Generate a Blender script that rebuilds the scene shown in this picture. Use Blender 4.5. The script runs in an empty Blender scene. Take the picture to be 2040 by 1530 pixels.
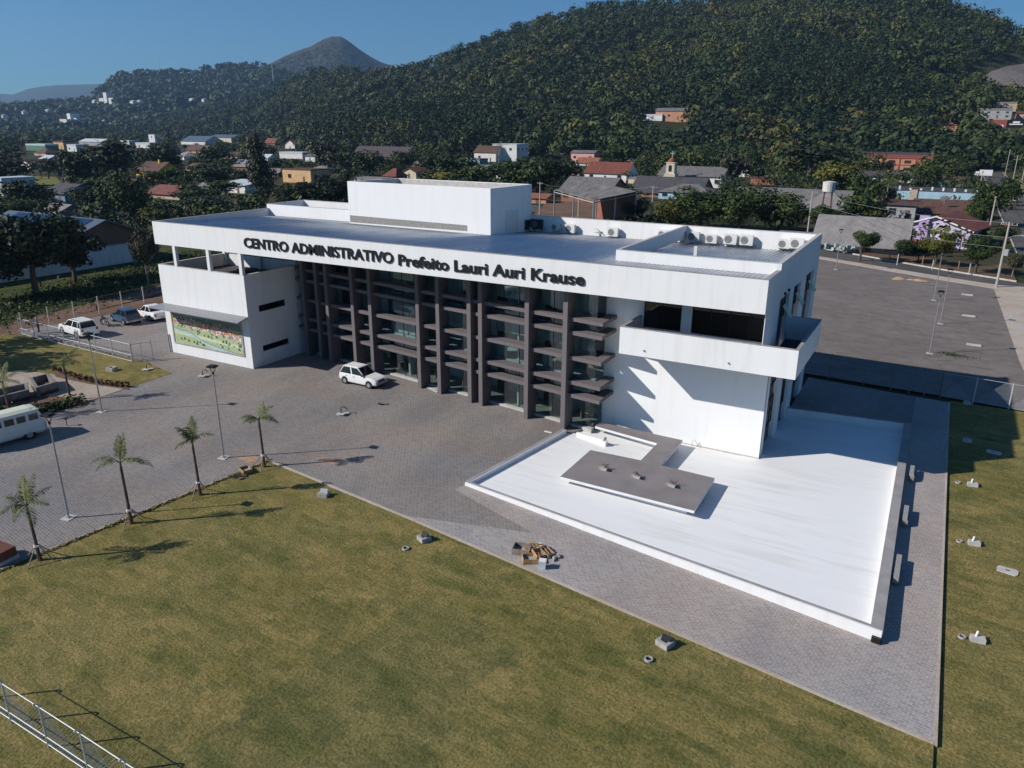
import bpy, math, random
import numpy as np
from mathutils import Vector, Matrix

R = math.radians
scene = bpy.context.scene
COL = scene.collection
random.seed(11)
rng = np.random.default_rng(11)

# ------------------------------------------------------------------ camera
F_PX, W_PX, H_PX = 1516.4, 2040.0, 1530.0
CAM = np.array([57.6466, -41.4694, 18.9517])
YAW, PIT, ROL = 0.5099475, -0.3270517, 0.0052272
_fw = np.array([-math.sin(YAW)*math.cos(PIT), math.cos(YAW)*math.cos(PIT), math.sin(PIT)])
_rt = np.cross(_fw, [0, 0, 1]); _rt /= np.linalg.norm(_rt)
_up = np.cross(_rt, _fw)
_c, _s = math.cos(ROL), math.sin(ROL)
RT, UP = _c*_rt + _s*_up, -_s*_rt + _c*_up
cam_data = bpy.data.cameras.new("camera")
cam_data.sensor_width = 36.0
cam_data.lens = 36.0*F_PX/W_PX
cam_data.clip_start = 0.5
cam_data.clip_end = 60000
cam = bpy.data.objects.new("camera", cam_data)
COL.objects.link(cam)
m = Matrix.Identity(4)
for i in range(3):
    m[i][0], m[i][1], m[i][2], m[i][3] = RT[i], UP[i], -_fw[i], CAM[i]
cam.matrix_world = m
scene.camera = cam

def ray(px, py):
    d = RT*((px-1020)/F_PX) - UP*((py-765)/F_PX) + _fw
    return d

def gz(x):
    """height of the site: level forecourt, falling slightly towards the right-hand side"""
    return -0.35*min(max((x-36.0)/22.0, 0.0), 1.0)

def G(px, py, dz=0.0):
    """point of the surveyed ground seen at a photograph position"""
    d = ray(px, py); z = dz
    for _ in range(6):
        t = (z-CAM[2])/d[2]; p = CAM+d*t
        z = gz(p[0])+dz
    return (float(p[0]), float(p[1]), float(z))

def depth(p):
    return float(np.dot(np.array(p)-CAM, _fw))

# ------------------------------------------------------------------ mesh helper
class MB:
    def __init__(s):
        s.v, s.f, s.mi, s.cur = [], [], [], 0
    def add(s, vs, fs):
        o = len(s.v); s.v.extend([tuple(map(float, p)) for p in vs])
        for f in fs:
            s.f.append(tuple(o+i for i in f)); s.mi.append(s.cur)
        return s
    def box(s, x0, y0, z0, x1, y1, z1):
        if x0 > x1: x0, x1 = x1, x0
        if y0 > y1: y0, y1 = y1, y0
        if z0 > z1: z0, z1 = z1, z0
        return s.add([(x0,y0,z0),(x1,y0,z0),(x1,y1,z0),(x0,y1,z0),(x0,y0,z1),(x1,y0,z1),(x1,y1,z1),(x0,y1,z1)],
              [(0,3,2,1),(4,5,6,7),(0,1,5,4),(1,2,6,5),(2,3,7,6),(3,0,4,7)])
    def boxr(s, c, size, rz=0, tilt=None):
        hx, hy, hz = size[0]/2, size[1]/2, size[2]/2
        M = Matrix.Rotation(rz, 3, 'Z')
        if tilt: M = M @ Matrix.Rotation(tilt[0], 3, 'X') @ Matrix.Rotation(tilt[1], 3, 'Y')
        vs = []
        for z in (-hz, hz):
            for x, y in ((-hx,-hy),(hx,-hy),(hx,hy),(-hx,hy)):
                vs.append(M @ Vector((x,y,z)) + Vector(c))
        return s.add(vs, [(0,3,2,1),(4,5,6,7),(0,1,5,4),(1,2,6,5),(2,3,7,6),(3,0,4,7)])
    def wedge_box(s, b4, t4):
        return s.add(list(b4)+list(t4), [(0,3,2,1),(4,5,6,7),(0,1,5,4),(1,2,6,5),(2,3,7,6),(3,0,4,7)])
    def quad(s, a, b, c, d):
        return s.add([a,b,c,d], [(0,1,2,3)])
    def prism(s, poly, z0, z1):
        n = len(poly)
        f0 = z0 if callable(z0) else (lambda x, y: z0)
        f1 = z1 if callable(z1) else (lambda x, y: z1)
        area = sum(poly[i][0]*poly[(i+1)%n][1]-poly[(i+1)%n][0]*poly[i][1] for i in range(n))
        if area < 0: poly = poly[::-1]
        vs = [(x,y,f0(x,y)) for x,y in poly]+[(x,y,f1(x,y)) for x,y in poly]
        fs = [tuple(range(n-1,-1,-1)), tuple(range(n,2*n))]
        fs += [(i,(i+1)%n,n+(i+1)%n,n+i) for i in range(n)]
        return s.add(vs, fs)
    def tube(s, p0, p1, r0, r1=None, n=8):
        r1 = r0 if r1 is None else r1
        p0, p1 = Vector(p0), Vector(p1); d = (p1-p0)
        if d.length < 1e-9: return s
        d.normalize(); a = d.orthogonal().normalized(); b = d.cross(a)
        vs = []
        for p, r in ((p0,r0),(p1,r1)):
            for i in range(n):
                t = 2*math.pi*i/n; vs.append(p+(a*math.cos(t)+b*math.sin(t))*r)
        fs = [(i,(i+1)%n,n+(i+1)%n,n+i) for i in range(n)]+[tuple(range(n-1,-1,-1)), tuple(range(n,2*n))]
        return s.add(vs, fs)
    def path(s, pts, rs, n=6):
        pts = [Vector(p) for p in pts]
        if not hasattr(rs, '__len__'): rs = [rs]*len(pts)
        vs = []; prev = None
        for k, p in enumerate(pts):
            d = (pts[min(k+1,len(pts)-1)]-pts[max(k-1,0)]).normalized()
            if prev is None: a = d.orthogonal().normalized()
            else: a = (prev-d*prev.dot(d)).normalized()
            prev = a; b = d.cross(a)
            for i in range(n):
                t = 2*math.pi*i/n; vs.append(p+(a*math.cos(t)+b*math.sin(t))*rs[k])
        fs = []
        for k in range(len(pts)-1):
            for i in range(n):
                fs.append((k*n+i, k*n+(i+1)%n, (k+1)*n+(i+1)%n, (k+1)*n+i))
        fs += [tuple(range(n-1,-1,-1)), tuple(range((len(pts)-1)*n, len(pts)*n))]
        return s.add(vs, fs)
    def disc(s, c, nrm, r, n=16):
        nrm = Vector(nrm).normalized(); a = nrm.orthogonal().normalized(); b = nrm.cross(a)
        return s.add([Vector(c)+(a*math.cos(2*math.pi*i/n)+b*math.sin(2*math.pi*i/n))*r for i in range(n)], [tuple(range(n))])
    def ring(s, c, r0, r1, h, n=18):
        vs = []
        for z, r in ((0,r1),(h,r1),(h,r0),(0,r0)):
            for i in range(n):
                t = 2*math.pi*i/n; vs.append((c[0]+r*math.cos(t), c[1]+r*math.sin(t), c[2]+z))
        fs = []
        for k in range(4):
            for i in range(n):
                fs.append((k*n+i, k*n+(i+1)%n, ((k+1)%4)*n+(i+1)%n, ((k+1)%4)*n+i))
        return s.add(vs, fs)
    def build(s, name, mats, parent=None, smooth=False, loc=None):
        me = bpy.data.meshes.new(name)
        me.from_pydata(s.v, [], s.f)
        mats = mats if isinstance(mats, (list, tuple)) else [mats]
        for mm in mats: me.materials.append(mm)
        if len(mats) > 1: me.polygons.foreach_set('material_index', s.mi)
        if smooth: me.polygons.foreach_set('use_smooth', [True]*len(s.f))
        me.update()
        o = bpy.data.objects.new(name, me); COL.objects.link(o)
        if parent: o.parent = parent
        if loc: o.location = loc
        return o

def tag(o, label=None, cat=None, group=None, kind=None):
    if label: o['label'] = label
    if cat: o['category'] = cat
    if group: o['group'] = group
    if kind: o['kind'] = kind
    return o

def thing(name, label, cat, loc=(0,0,0), rz=0, group=None, scale=None):
    o = bpy.data.objects.new(name, None); COL.objects.link(o)
    o.empty_display_size = 0.3
    o.location = loc; o.rotation_euler = (0,0,rz)
    if scale: o.scale = scale if hasattr(scale, '__len__') else (scale,)*3
    return tag(o, label, cat, group)

def dup(root, loc=None, rz=None, label=None, parent=None):
    c = root.copy(); COL.objects.link(c)
    if parent: c.parent = parent
    if loc is not None: c.location = loc
    if rz is not None: c.rotation_euler = (0,0,rz)
    if label: c['label'] = label
    for ch in root.children: dup(ch, parent=c)
    return c

# ------------------------------------------------------------------ materials
def new_mat(name):
    mt = bpy.data.materials.new(name); mt.use_nodes = True
    nt = mt.node_tree; b = nt.nodes['Principled BSDF']
    return mt, nt, b

def N(nt, typ, **kw):
    n = nt.nodes.new(typ)
    for k, v in kw.items(): setattr(n, k, v)
    return n

def setin(n, **kw):
    for k, v in kw.items(): n.inputs[k.replace('_', ' ')].default_value = v

def c4(c): return (c[0], c[1], c[2], 1.0)

def mixc(nt, fac, a, b, blend='MIX'):
    n = N(nt, 'ShaderNodeMix', data_type='RGBA', blend_type=blend)
    for i, x in ((0, fac), (6, a), (7, b)):
        if hasattr(x, 'is_output'): nt.links.new(x, n.inputs[i])
        else: n.inputs[i].default_value = c4(x) if i else x
    return n.outputs[2]

def noise(nt, vec, scale, detail=4, rough=.55):
    n = N(nt, 'ShaderNodeTexNoise'); setin(n, Scale=scale, Detail=detail, Roughness=rough)
    if vec is not None: nt.links.new(vec, n.inputs['Vector'])
    return n.outputs['Fac']

def ramp(nt, fac, p0, p1, c0=(0,0,0), c1=(1,1,1)):
    n = N(nt, 'ShaderNodeValToRGB')
    n.color_ramp.elements[0].position = p0; n.color_ramp.elements[1].position = p1
    n.color_ramp.elements[0].color = c4(c0); n.color_ramp.elements[1].color = c4(c1)
    nt.links.new(fac, n.inputs[0]); return n.outputs[0]

def objco(nt, rz=0, scale=(1,1,1)):
    t = N(nt, 'ShaderNodeTexCoord'); mp = N(nt, 'ShaderNodeMapping')
    mp.inputs['Rotation'].default_value = (0,0,rz); mp.inputs['Scale'].default_value = scale
    nt.links.new(t.outputs['Object'], mp.inputs['Vector']); return mp.outputs['Vector']

def bump(nt, b, h, strength=.3, dist=.02):
    n = N(nt, 'ShaderNodeBump'); setin(n, Strength=strength, Distance=dist)
    nt.links.new(h, n.inputs['Height']); nt.links.new(n.outputs['Normal'], b.inputs['Normal'])

_M = {}
def pm(name, col, rough=.75, metal=0.0, var=.12, scale=1.5, col2=None, bmp=0.0, spec=.35, stretch=(1,1,1), lo=.35, hi=.65):
    if name in _M: return _M[name]
    mt, nt, b = new_mat(name)
    setin(b, Roughness=rough, Metallic=metal); b.inputs['Specular IOR Level'].default_value = spec
    v = objco(nt, 0, stretch)
    f = noise(nt, v, scale)
    a = tuple(x*(1-var) for x in col); c = col2 or tuple(min(1, x*(1+var)) for x in col)
    nt.links.new(ramp(nt, f, lo, hi, a, c), b.inputs['Base Color'])
    if bmp:
        bump(nt, b, noise(nt, v, scale*14, 3), bmp, .02)
    _M[name] = mt; return mt

def glass_mat(name, tint=(.42,.48,.48), refl=1.5, rough=.02, gcol=(.9,.95,1)):
    mt = bpy.data.materials.new(name); mt.use_nodes = True; nt = mt.node_tree; nt.nodes.clear()
    out = N(nt, 'ShaderNodeOutputMaterial'); mx = N(nt, 'ShaderNodeMixShader')
    tr = N(nt, 'ShaderNodeBsdfTransparent'); gl = N(nt, 'ShaderNodeBsdfGlossy'); fr = N(nt, 'ShaderNodeLayerWeight'); fr.inputs['Blend'].default_value = .5
    tr.inputs[0].default_value = c4(tint); gl.inputs['Color'].default_value = c4(gcol); gl.inputs['Roughness'].default_value = rough
    f0 = ((refl-1)/(refl+1))**2
    pw = N(nt, 'ShaderNodeMath', operation='POWER'); nt.links.new(fr.outputs['Facing'], pw.inputs[0]); pw.inputs[1].default_value = 5.0
    ma = N(nt, 'ShaderNodeMath', operation='MULTIPLY_ADD'); nt.links.new(pw.outputs[0], ma.inputs[0]); ma.inputs[1].default_value = 1-f0; ma.inputs[2].default_value = f0
    nt.links.new(ma.outputs[0], mx.inputs[0]); nt.links.new(tr.outputs[0], mx.inputs[1]); nt.links.new(gl.outputs[0], mx.inputs[2])
    nt.links.new(mx.outputs[0], out.inputs['Surface']); return mt

def white_wall(name, base=.80, dirt=.10, warm=(1,1,1)):
    mt, nt, b = new_mat(name)
    setin(b, Roughness=.72); b.inputs['Specular IOR Level'].default_value = .25
    v = objco(nt); vs = objco(nt, 0, (1.2,1.2,.12))
    f1 = ramp(nt, noise(nt, v, .35, 5), .38, .72)
    f2 = ramp(nt, noise(nt, vs, 1.6, 4), .5, .8)
    c = mixc(nt, f1, tuple(base*w for w in warm), tuple(base*(1-dirt*.5)*w for w in warm))
    c2 = mixc(nt, f2, c, tuple(base*(1-dirt*1.4)*w for w in (1,.985,.96)))
    nt.links.new(c2, b.inputs['Base Color'])
    bump(nt, b, noise(nt, v, 30, 2), .15, .01)
    return mt

def membrane(name):
    mt, nt, b = new_mat(name)
    setin(b, Roughness=.6); b.inputs['Specular IOR Level'].default_value = .3
    v = objco(nt)
    st = ramp(nt, noise(nt, objco(nt, R(6), (.10,1.3,1)), 1.6, 6, .7), .48, .74)
    area = ramp(nt, noise(nt, v, .11, 3), .42, .60)
    k = N(nt, 'ShaderNodeMath', operation='MULTIPLY'); nt.links.new(st, k.inputs[0]); nt.links.new(area, k.inputs[1])
    c = mixc(nt, mult(nt, k.outputs[0], .75), (.80,.80,.795), (.60,.565,.53))
    c = mixc(nt, mult(nt, ramp(nt, noise(nt, v, 2.5, 5, .7), .60, .75), .35), c, (.66,.64,.61))
    nt.links.new(c, b.inputs['Base Color'])
    bump(nt, b, noise(nt, v, 5, 3), .1, .02); return mt

def paving_mat(name='interlocking_paving', p1=(.18,.166,.157), p2=(.246,.228,.216), pm_=(.34,.315,.29)):
    mt, nt, b = new_mat(name)
    setin(b, Roughness=.8); b.inputs['Specular IOR Level'].default_value = .3
    v = objco(nt, R(8.8))
    br = N(nt, 'ShaderNodeTexBrick')
    setin(br, Scale=1.0, Color1=c4(p1), Color2=c4(p2), Mortar=c4(pm_))
    br.inputs['Mortar Size'].default_value = .016; br.inputs['Mortar Smooth'].default_value = .3
    br.inputs['Brick Width'].default_value = .27; br.inputs['Row Height'].default_value = .145
    br.inputs['Bias'].default_value = -.1
    nt.links.new(v, br.inputs['Vector'])
    # laid in broad batches of greyer and redder pavers
    va = objco(nt, R(22), (.16,.07,1)); vb = objco(nt, R(8.8), (.09,.22,1))
    g1 = ramp(nt, noise(nt, va, 1.0, 3), .42, .60)
    g2 = ramp(nt, noise(nt, vb, 1.0, 4), .40, .62)
    c = mixc(nt, g1, br.outputs['Color'], (.78,.80,.84), 'MULTIPLY')
    c = mixc(nt, g2, c, (1.06,.97,.91), 'MULTIPLY')
    fine = ramp(nt, noise(nt, v, 9, 2), .3, .7, (.86,.86,.86), (1.1,1.1,1.1))
    c = mixc(nt, 1.0, c, fine, 'MULTIPLY')
    dust = ramp(nt, noise(nt, objco(nt), .7, 6, .7), .58, .78)
    c = mixc(nt, mult(nt, dust, .35), c, (.36,.31,.27))
    nt.links.new(c, b.inputs['Base Color'])
    bump(nt, b, br.outputs['Fac'], -.35, .01)
    return mt

def mult(nt, x, k):
    n = N(nt, 'ShaderNodeMath', operation='MULTIPLY'); nt.links.new(x, n.inputs[0]); n.inputs[1].default_value = k
    return n.outputs[0]

def lawn_mat(name, a=(.158,.142,.043), bcol=(.215,.182,.068), dry=(.285,.23,.105), grn=(.090,.108,.028), sod=True):
    mt, nt, b = new_mat(name)
    setin(b, Roughness=.9); b.inputs['Specular IOR Level'].default_value = .12
    v = objco(nt, R(8.8))
    big = ramp(nt, noise(nt, v, .16, 5, .6), .36, .66)
    mid = ramp(nt, noise(nt, objco(nt, R(30), (.7,2.2,1)), .8, 5, .65), .35, .7)
    fine = noise(nt, v, 9, 4, .75)
    c = mixc(nt, big, a, bcol)
    c = mixc(nt, mult(nt, mid, .5), c, dry)
    gp = ramp(nt, noise(nt, objco(nt, R(8.8), (.35,.8,1)), .7, 4, .6), .54, .66)
    c = mixc(nt, mult(nt, gp, .6), c, grn)
    if sod:
        br = N(nt, 'ShaderNodeTexBrick')
        setin(br, Scale=1.0, Color1=(.72,.78,.74,1), Color2=(1.20,1.12,1.10,1), Mortar=(1.30,1.2,1.05,1))
        br.inputs['Mortar Size'].default_value = .012; br.inputs['Brick Width'].default_value = .62; br.inputs['Row Height'].default_value = .4
        wob = N(nt, 'ShaderNodeMix', data_type='VECTOR')
        nz = N(nt, 'ShaderNodeTexNoise'); setin(nz, Scale=1.3, Detail=3); nt.links.new(v, nz.inputs['Vector'])
        wob.inputs[0].default_value = .10
        nt.links.new(v, wob.inputs[4]); nt.links.new(nz.outputs['Color'], wob.inputs[5]); nt.links.new(wob.outputs[1], br.inputs['Vector'])
        c = mixc(nt, .8, c, br.outputs['Color'], 'MULTIPLY')
        b2 = N(nt, 'ShaderNodeTexBrick'); setin(b2, Scale=1.0, Color1=(.80,.86,.82,1), Color2=(1.16,1.10,1.12,1), Mortar=(.95,.95,.93,1))
        b2.inputs['Mortar Size'].default_value = .02; b2.inputs['Brick Width'].default_value = 4.2; b2.inputs['Row Height'].default_value = 1.25
        nt.links.new(wob.outputs[1], b2.inputs['Vector']); c = mixc(nt, .75, c, b2.outputs['Color'], 'MULTIPLY')
        # darker joints where the rolls of turf have not knitted together
        vo = N(nt, 'ShaderNodeTexNoise'); setin(vo, Scale=.5, Detail=2); nt.links.new(v, vo.inputs['Vector'])
        jm = ramp(nt, vo.outputs['Fac'], .50, .62)
        mj = N(nt, 'ShaderNodeMath', operation='MULTIPLY'); nt.links.new(jm, mj.inputs[0]); nt.links.new(br.outputs['Fac'], mj.inputs[1])
        c = mixc(nt, mult(nt, mj.outputs[0], .55), c, (.05,.05,.02))
    ff = ramp(nt, fine, .28, .72, (.42,.45,.42), (1.6,1.56,1.5))
    c = mixc(nt, 1.0, c, ff, 'MULTIPLY')
    nt.links.new(c, b.inputs['Base Color'])
    bump(nt, b, fine, .9, .08)
    return mt

def ground_mix(name, c1, c2, c3, s1=.05, s2=.8, rough=.95, bm=.4, streak=None):
    mt, nt, b = new_mat(name)
    setin(b, Roughness=rough); b.inputs['Specular IOR Level'].default_value = .15
    v = objco(nt)
    c = mixc(nt, ramp(nt, noise(nt, v, s1, 5, .6), .40, .62), c1, c2)
    c = mixc(nt, ramp(nt, noise(nt, v, s2, 5, .65), .48, .70), c, c3)
    if streak:
        st = ramp(nt, noise(nt, objco(nt, R(streak), (.5,1.1,1)), .8, 6, .7), .38, .68, (.86,.86,.86), (1.10,1.09,1.07))
        c = mixc(nt, 1.0, c, st, 'MULTIPLY')
    f = ramp(nt, noise(nt, v, 9, 3, .7), .25, .75, (.78,.78,.78), (1.2,1.2,1.2))
    c = mixc(nt, 1.0, c, f, 'MULTIPLY')
    nt.links.new(c, b.inputs['Base Color'])
    bump(nt, b, noise(nt, v, 6, 4, .7), bm, .08)
    return mt

def ribbed_mat(name, col, pitch=.18, rz=0, rough=.7, metal=0, var=.2, spec=.3):
    """corrugated sheets: the corrugation is real bump, the tone varies from sheet to sheet"""
    mt, nt, b = new_mat(name)
    setin(b, Roughness=rough, Metallic=metal); b.inputs['Specular IOR Level'].default_value = spec
    v = objco(nt, rz)
    f = ramp(nt, noise(nt, objco(nt, rz, (1,.25,1)), .9, 5, .7), .3, .72, tuple(x*(1-var) for x in col), tuple(min(1,x*(1+var)) for x in col))
    nt.links.new(f, b.inputs['Base Color'])
    w = N(nt, 'ShaderNodeTexWave', wave_type='BANDS', bands_direction='X'); setin(w, Scale=.314/pitch)
    nt.links.new(v, w.inputs['Vector'])
    bump(nt, b, w.outputs['Fac'], .6, .04)
    return mt

def leaf_mat(name, dark, mid, light, hue=None):
    mt, nt, b = new_mat(name)
    setin(b, Roughness=.6); b.inputs['Specular IOR Level'].default_value = .2
    at = N(nt, 'ShaderNodeAttribute', attribute_name='tint')
    r = N(nt, 'ShaderNodeValToRGB'); e = r.color_ramp.elements
    e[0].position, e[0].color = 0.0, c4(dark); e[1].position, e[1].color = 1.0, c4(light)
    x = e.new(.5); x.color = c4(mid)
    nt.links.new(at.outputs['Fac'], r.inputs[0]); c = r.outputs[0]
    oi = N(nt, 'ShaderNodeObjectInfo')
    k = ramp(nt, oi.outputs['Random'], 0, 1, (.78,.80,.8), (1.22,1.18,1.1))
    if hue:
        ah = N(nt, 'ShaderNodeAttribute', attribute_name='hue')
        hr = N(nt, 'ShaderNodeValToRGB'); h = hr.color_ramp.elements
        h[0].position, h[0].color = 0, c4(hue[0]); h[1].position, h[1].color = 1, c4(hue[-1])
        for i in range(1, len(hue)-1):
            q = h.new(i/(len(hue)-1)); q.color = c4(hue[i])
        nt.links.new(ah.outputs['Fac'], hr.inputs[0])
        c = mixc(nt, 1.0, c, hr.outputs[0], 'MULTIPLY')
    else:
        c = mixc(nt, 1.0, c, k, 'MULTIPLY')
    nt.links.new(c, b.inputs['Base Color'])
    return mt
# ------------------------------------------------------------------ light and air
SUN_EL, SUN_TRAVEL = 33.0, 40.3          # light travels towards +X/+Y at this azimuth
w = bpy.data.worlds.new("World"); scene.world = w; w.use_nodes = True
nt = w.node_tree; bg = nt.nodes['Background']
sky = nt.nodes.new('ShaderNodeTexSky'); sky.sky_type = 'NISHITA'; sky.sun_disc = False
sky.sun_elevation = R(SUN_EL)
# direction towards the sun, azimuth from +X
az = SUN_TRAVEL+180
sky.sun_rotation = R(90-az)              # sky measures clockwise from +Y
sky.air_density = 1.0; sky.dust_density = 0.05; sky.ozone_density = 4.0; sky.altitude = 50
tint = nt.nodes.new('ShaderNodeMix'); tint.data_type = 'RGBA'; tint.blend_type = 'MULTIPLY'; tint.inputs[0].default_value = 1.0
tint.inputs[7].default_value = (.41,.80,1.10,1)     # deep dry-season blue
nt.links.new(sky.outputs[0], tint.inputs[6]); nt.links.new(tint.outputs[2], bg.inputs['Color']); bg.inputs['Strength'].default_value = 0.060
sl = bpy.data.lights.new('sun', 'SUN'); sl.energy = 4.3; sl.angle = R(0.53); sl.color = (1.0, .95, .88)
so = bpy.data.objects.new('sun', sl); COL.objects.link(so)
td = Vector((math.cos(R(SUN_TRAVEL))*math.cos(R(SUN_EL)), math.sin(R(SUN_TRAVEL))*math.cos(R(SUN_EL)), -math.sin(R(SUN_EL))))
so.rotation_euler = td.to_track_quat('-Z', 'Y').to_euler(); so.location = (-40,-60,90)
scene.view_settings.view_transform = 'Standard'; scene.view_settings.look = 'None'
scene.view_settings.exposure = 0.27; scene.view_settings.gamma = 1
scene.render.engine = 'CYCLES'
cy = scene.cycles
cy.max_bounces = 6; cy.diffuse_bounces = 2; cy.glossy_bounces = 3; cy.transparent_max_bounces = 12; cy.transmission_bounces = 4
cy.volume_bounces = 0; cy.use_denoising = True
try: cy.denoiser = 'OPENIMAGEDENOISE'
except Exception: pass
cy.caustics_reflective = False; cy.caustics_refractive = False

# ------------------------------------------------------------------ palette
WHITE = white_wall('white_plaster', .79, .085)
WHITE_WORN = membrane('white_membrane')
WHITE_NEW = white_wall('fresh_white_paint', .87, .05)
CEMENT = pm('bare_cement', (.36,.34,.32), .85, var=.18, scale=2.5, bmp=.2)
CEMENT_LT = pm('pale_cement', (.47,.45,.42), .85, var=.12, scale=3, bmp=.2)
COPING = pm('cement_coping', (.30,.285,.28), .8, var=.12, scale=1.2, bmp=.1)
FINC = pm('brown_grey_textured_paint', (.142,.124,.127), .75, var=.08, scale=6, bmp=.15)
DARKFLOOR = pm('dark_floor', (.07,.065,.07), .8)
ROOFM = None
PANEL = pm('dark_clad_panel', (.085,.075,.085), .6)
BLACK = pm('black_paint', (.012,.012,.013), .45, var=.05)
ALU = pm('dark_window_frame', (.03,.032,.035), .4, .3, var=.05)
STEEL = pm('galvanised_steel', (.42,.44,.45), .45, .7, var=.1, scale=5)
STEEL_P = pm('painted_steel', (.50,.52,.52), .5, .2, var=.08, scale=5)
WOOD = pm('weathered_wood', (.30,.19,.10), .85, var=.3, scale=4, stretch=(1,1,6))
WOODB = pm('new_wood', (.42,.25,.12), .8, var=.25, scale=4)
RUST = pm('rust', (.16,.07,.04), .85, var=.3, scale=6, bmp=.2)
SOIL = pm('reddish_soil', (.13,.075,.05), .95, var=.3, scale=2, bmp=.3)
WHITEP = pm('white_plastic', (.72,.72,.70), .45, var=.04)
RUBBER = pm('black_rubber', (.018,.018,.018), .8, var=.1)
PAVE = paving_mat('interlocking_paving', (.180,.166,.157), (.246,.228,.216), (.34,.315,.29))
PAVE_L = paving_mat('pale_backscatter_paving', (.285,.262,.250), (.365,.338,.325), (.44,.41,.385))  # paler pavers, with the back-scatter of the sun painted into the colour
LAWN = lawn_mat('turf')
GLASS = glass_mat('curtain_glass', (.74,.82,.82), 1.7)
GLASSD = glass_mat('window_glass', (.34,.37,.39), 1.8)
BARK = pm('bark', (.10,.075,.055), .9, var=.3, scale=5, bmp=.4, stretch=(1,1,.3))
BARKG = pm('grey_bark', (.22,.19,.16), .9, var=.25, scale=5, bmp=.3, stretch=(1,1,.3))
ASPHALT = ground_mix('worn_asphalt', (.095,.088,.084), (.125,.115,.108), (.085,.08,.078), .08, .5, streak=60)
GRAVEL = ground_mix('grey_gravel', (.185,.160,.146), (.22,.19,.174), (.155,.135,.124), .10, .9, streak=15)
DIRT = ground_mix('bare_dirt', (.16,.095,.065), (.20,.13,.09), (.12,.08,.055), .2, 1.0)
SAND = ground_mix('beige_path', (.36,.29,.23), (.42,.36,.30), (.30,.24,.19), .3, 1.2)
SIDEWALK = ground_mix('concrete_sidewalk', (.42,.36,.30), (.46,.41,.36), (.40,.30,.20), .12, .5, bm=.1)
TOWNG = ground_mix('town_ground', (.040,.048,.018), (.075,.062,.036), (.03,.04,.014), .03, .3)
WEEDS = ground_mix('weedy_grass', (.045,.062,.017), (.075,.085,.022), (.03,.045,.012), .3, 1.1, bm=.8)
L_DENSE = leaf_mat('dense_leaves', (.012,.022,.006), (.030,.052,.012), (.075,.098,.022))
L_DARK = leaf_mat('dark_leaves', (.010,.016,.007), (.022,.033,.012), (.05,.062,.02))
L_YEL = leaf_mat('yellowish_leaves', (.030,.038,.007), (.075,.083,.014), (.15,.14,.024))
L_GREY = leaf_mat('greyish_leaves', (.030,.032,.018), (.062,.062,.034), (.115,.105,.06))
L_PALM = leaf_mat('palm_leaves', (.05,.07,.02), (.11,.135,.04), (.21,.21,.08))
FOREST = leaf_mat('forest_leaves', (.012,.019,.007), (.032,.045,.014), (.068,.084,.024),
                  hue=((.55,.72,.80),(.95,1.08,.95),(1.55,1.45,1.15),(2.1,1.7,1.15),(2.5,1.75,1.1),(2.1,1.45,1.6)))
# ------------------------------------------------------------------ the administrative building
def roof_metal():
    mt, nt, b = new_mat('zinc_roof_sheet')
    setin(b, Metallic=.75, Roughness=.36)
    v = objco(nt)
    f = ramp(nt, noise(nt, objco(nt, 0, (1,.15,1)), .8, 5, .6), .3, .7, (.40,.43,.47), (.56,.59,.63))
    nt.links.new(f, b.inputs['Base Color'])
    rr = ramp(nt, noise(nt, v, .5, 4), .3, .7, (.26,.26,.26), (.42,.42,.42)); nt.links.new(rr, b.inputs['Roughness'])
    return mt
ROOFM = roof_metal()

B = thing('administrative_building', 'white three storey office building with dark brown fins and black lettering', 'office building', (0,0,0))
ZT, ZB, ZP, LX, WY = 11.27, 9.41, 11.66, 50.0, 18.2
YW = 3.2                                    # plane of the right-hand front wall
def yf(x): return 2.87-0.1553*(x-24.89)     # oblique line of the fins
def yg(x): return yf(x)+1.25                # curtain wall behind them

# fascia band with side bands and inner faces
mb = MB()
mb.box(0, 0, ZB, LX, .25, ZT)
mb.box(0, .25, ZB, .25, 12.7, ZT)
mb.box(LX-.25, .25, ZB, LX, 3.3, ZT)
mb.build('fascia', WHITE, B)
mb = MB().box(.25, .25, ZB, LX-.25, 17.5, ZB+.25)
mb.build('soffit', WHITE, B)
mb = MB(); mb.box(0,-.004,ZT,LX-.004,.26,ZT+.02); mb.box(-.004,.26,ZT,.26,12.7,ZT+.02); mb.box(LX-.26,.26,ZT,LX+.004,3.3,ZT+.02)
mb.build('fascia_coping', COPING, B)

# ribbed metal roof, falling to the back gutter
mb = MB(); pitch = .30; x = .25; prof = []
while x < LX-.3:
    prof += [(x,0),(x+pitch*.70,0),(x+pitch*.78,.045),(x+pitch*.92,.045)]; x += pitch
prof.append((LX-.25,0))
vs = []; 
for (y, z) in ((.25,11.10),(17.5,10.33)):
    for px_, h in prof: vs.append((px_, y, z+h))
n = len(prof); mb.add(vs, [(i,i+1,n+i+1,n+i) for i in range(n-1)])
mb.build('metal_roof', ROOFM, B)

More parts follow.
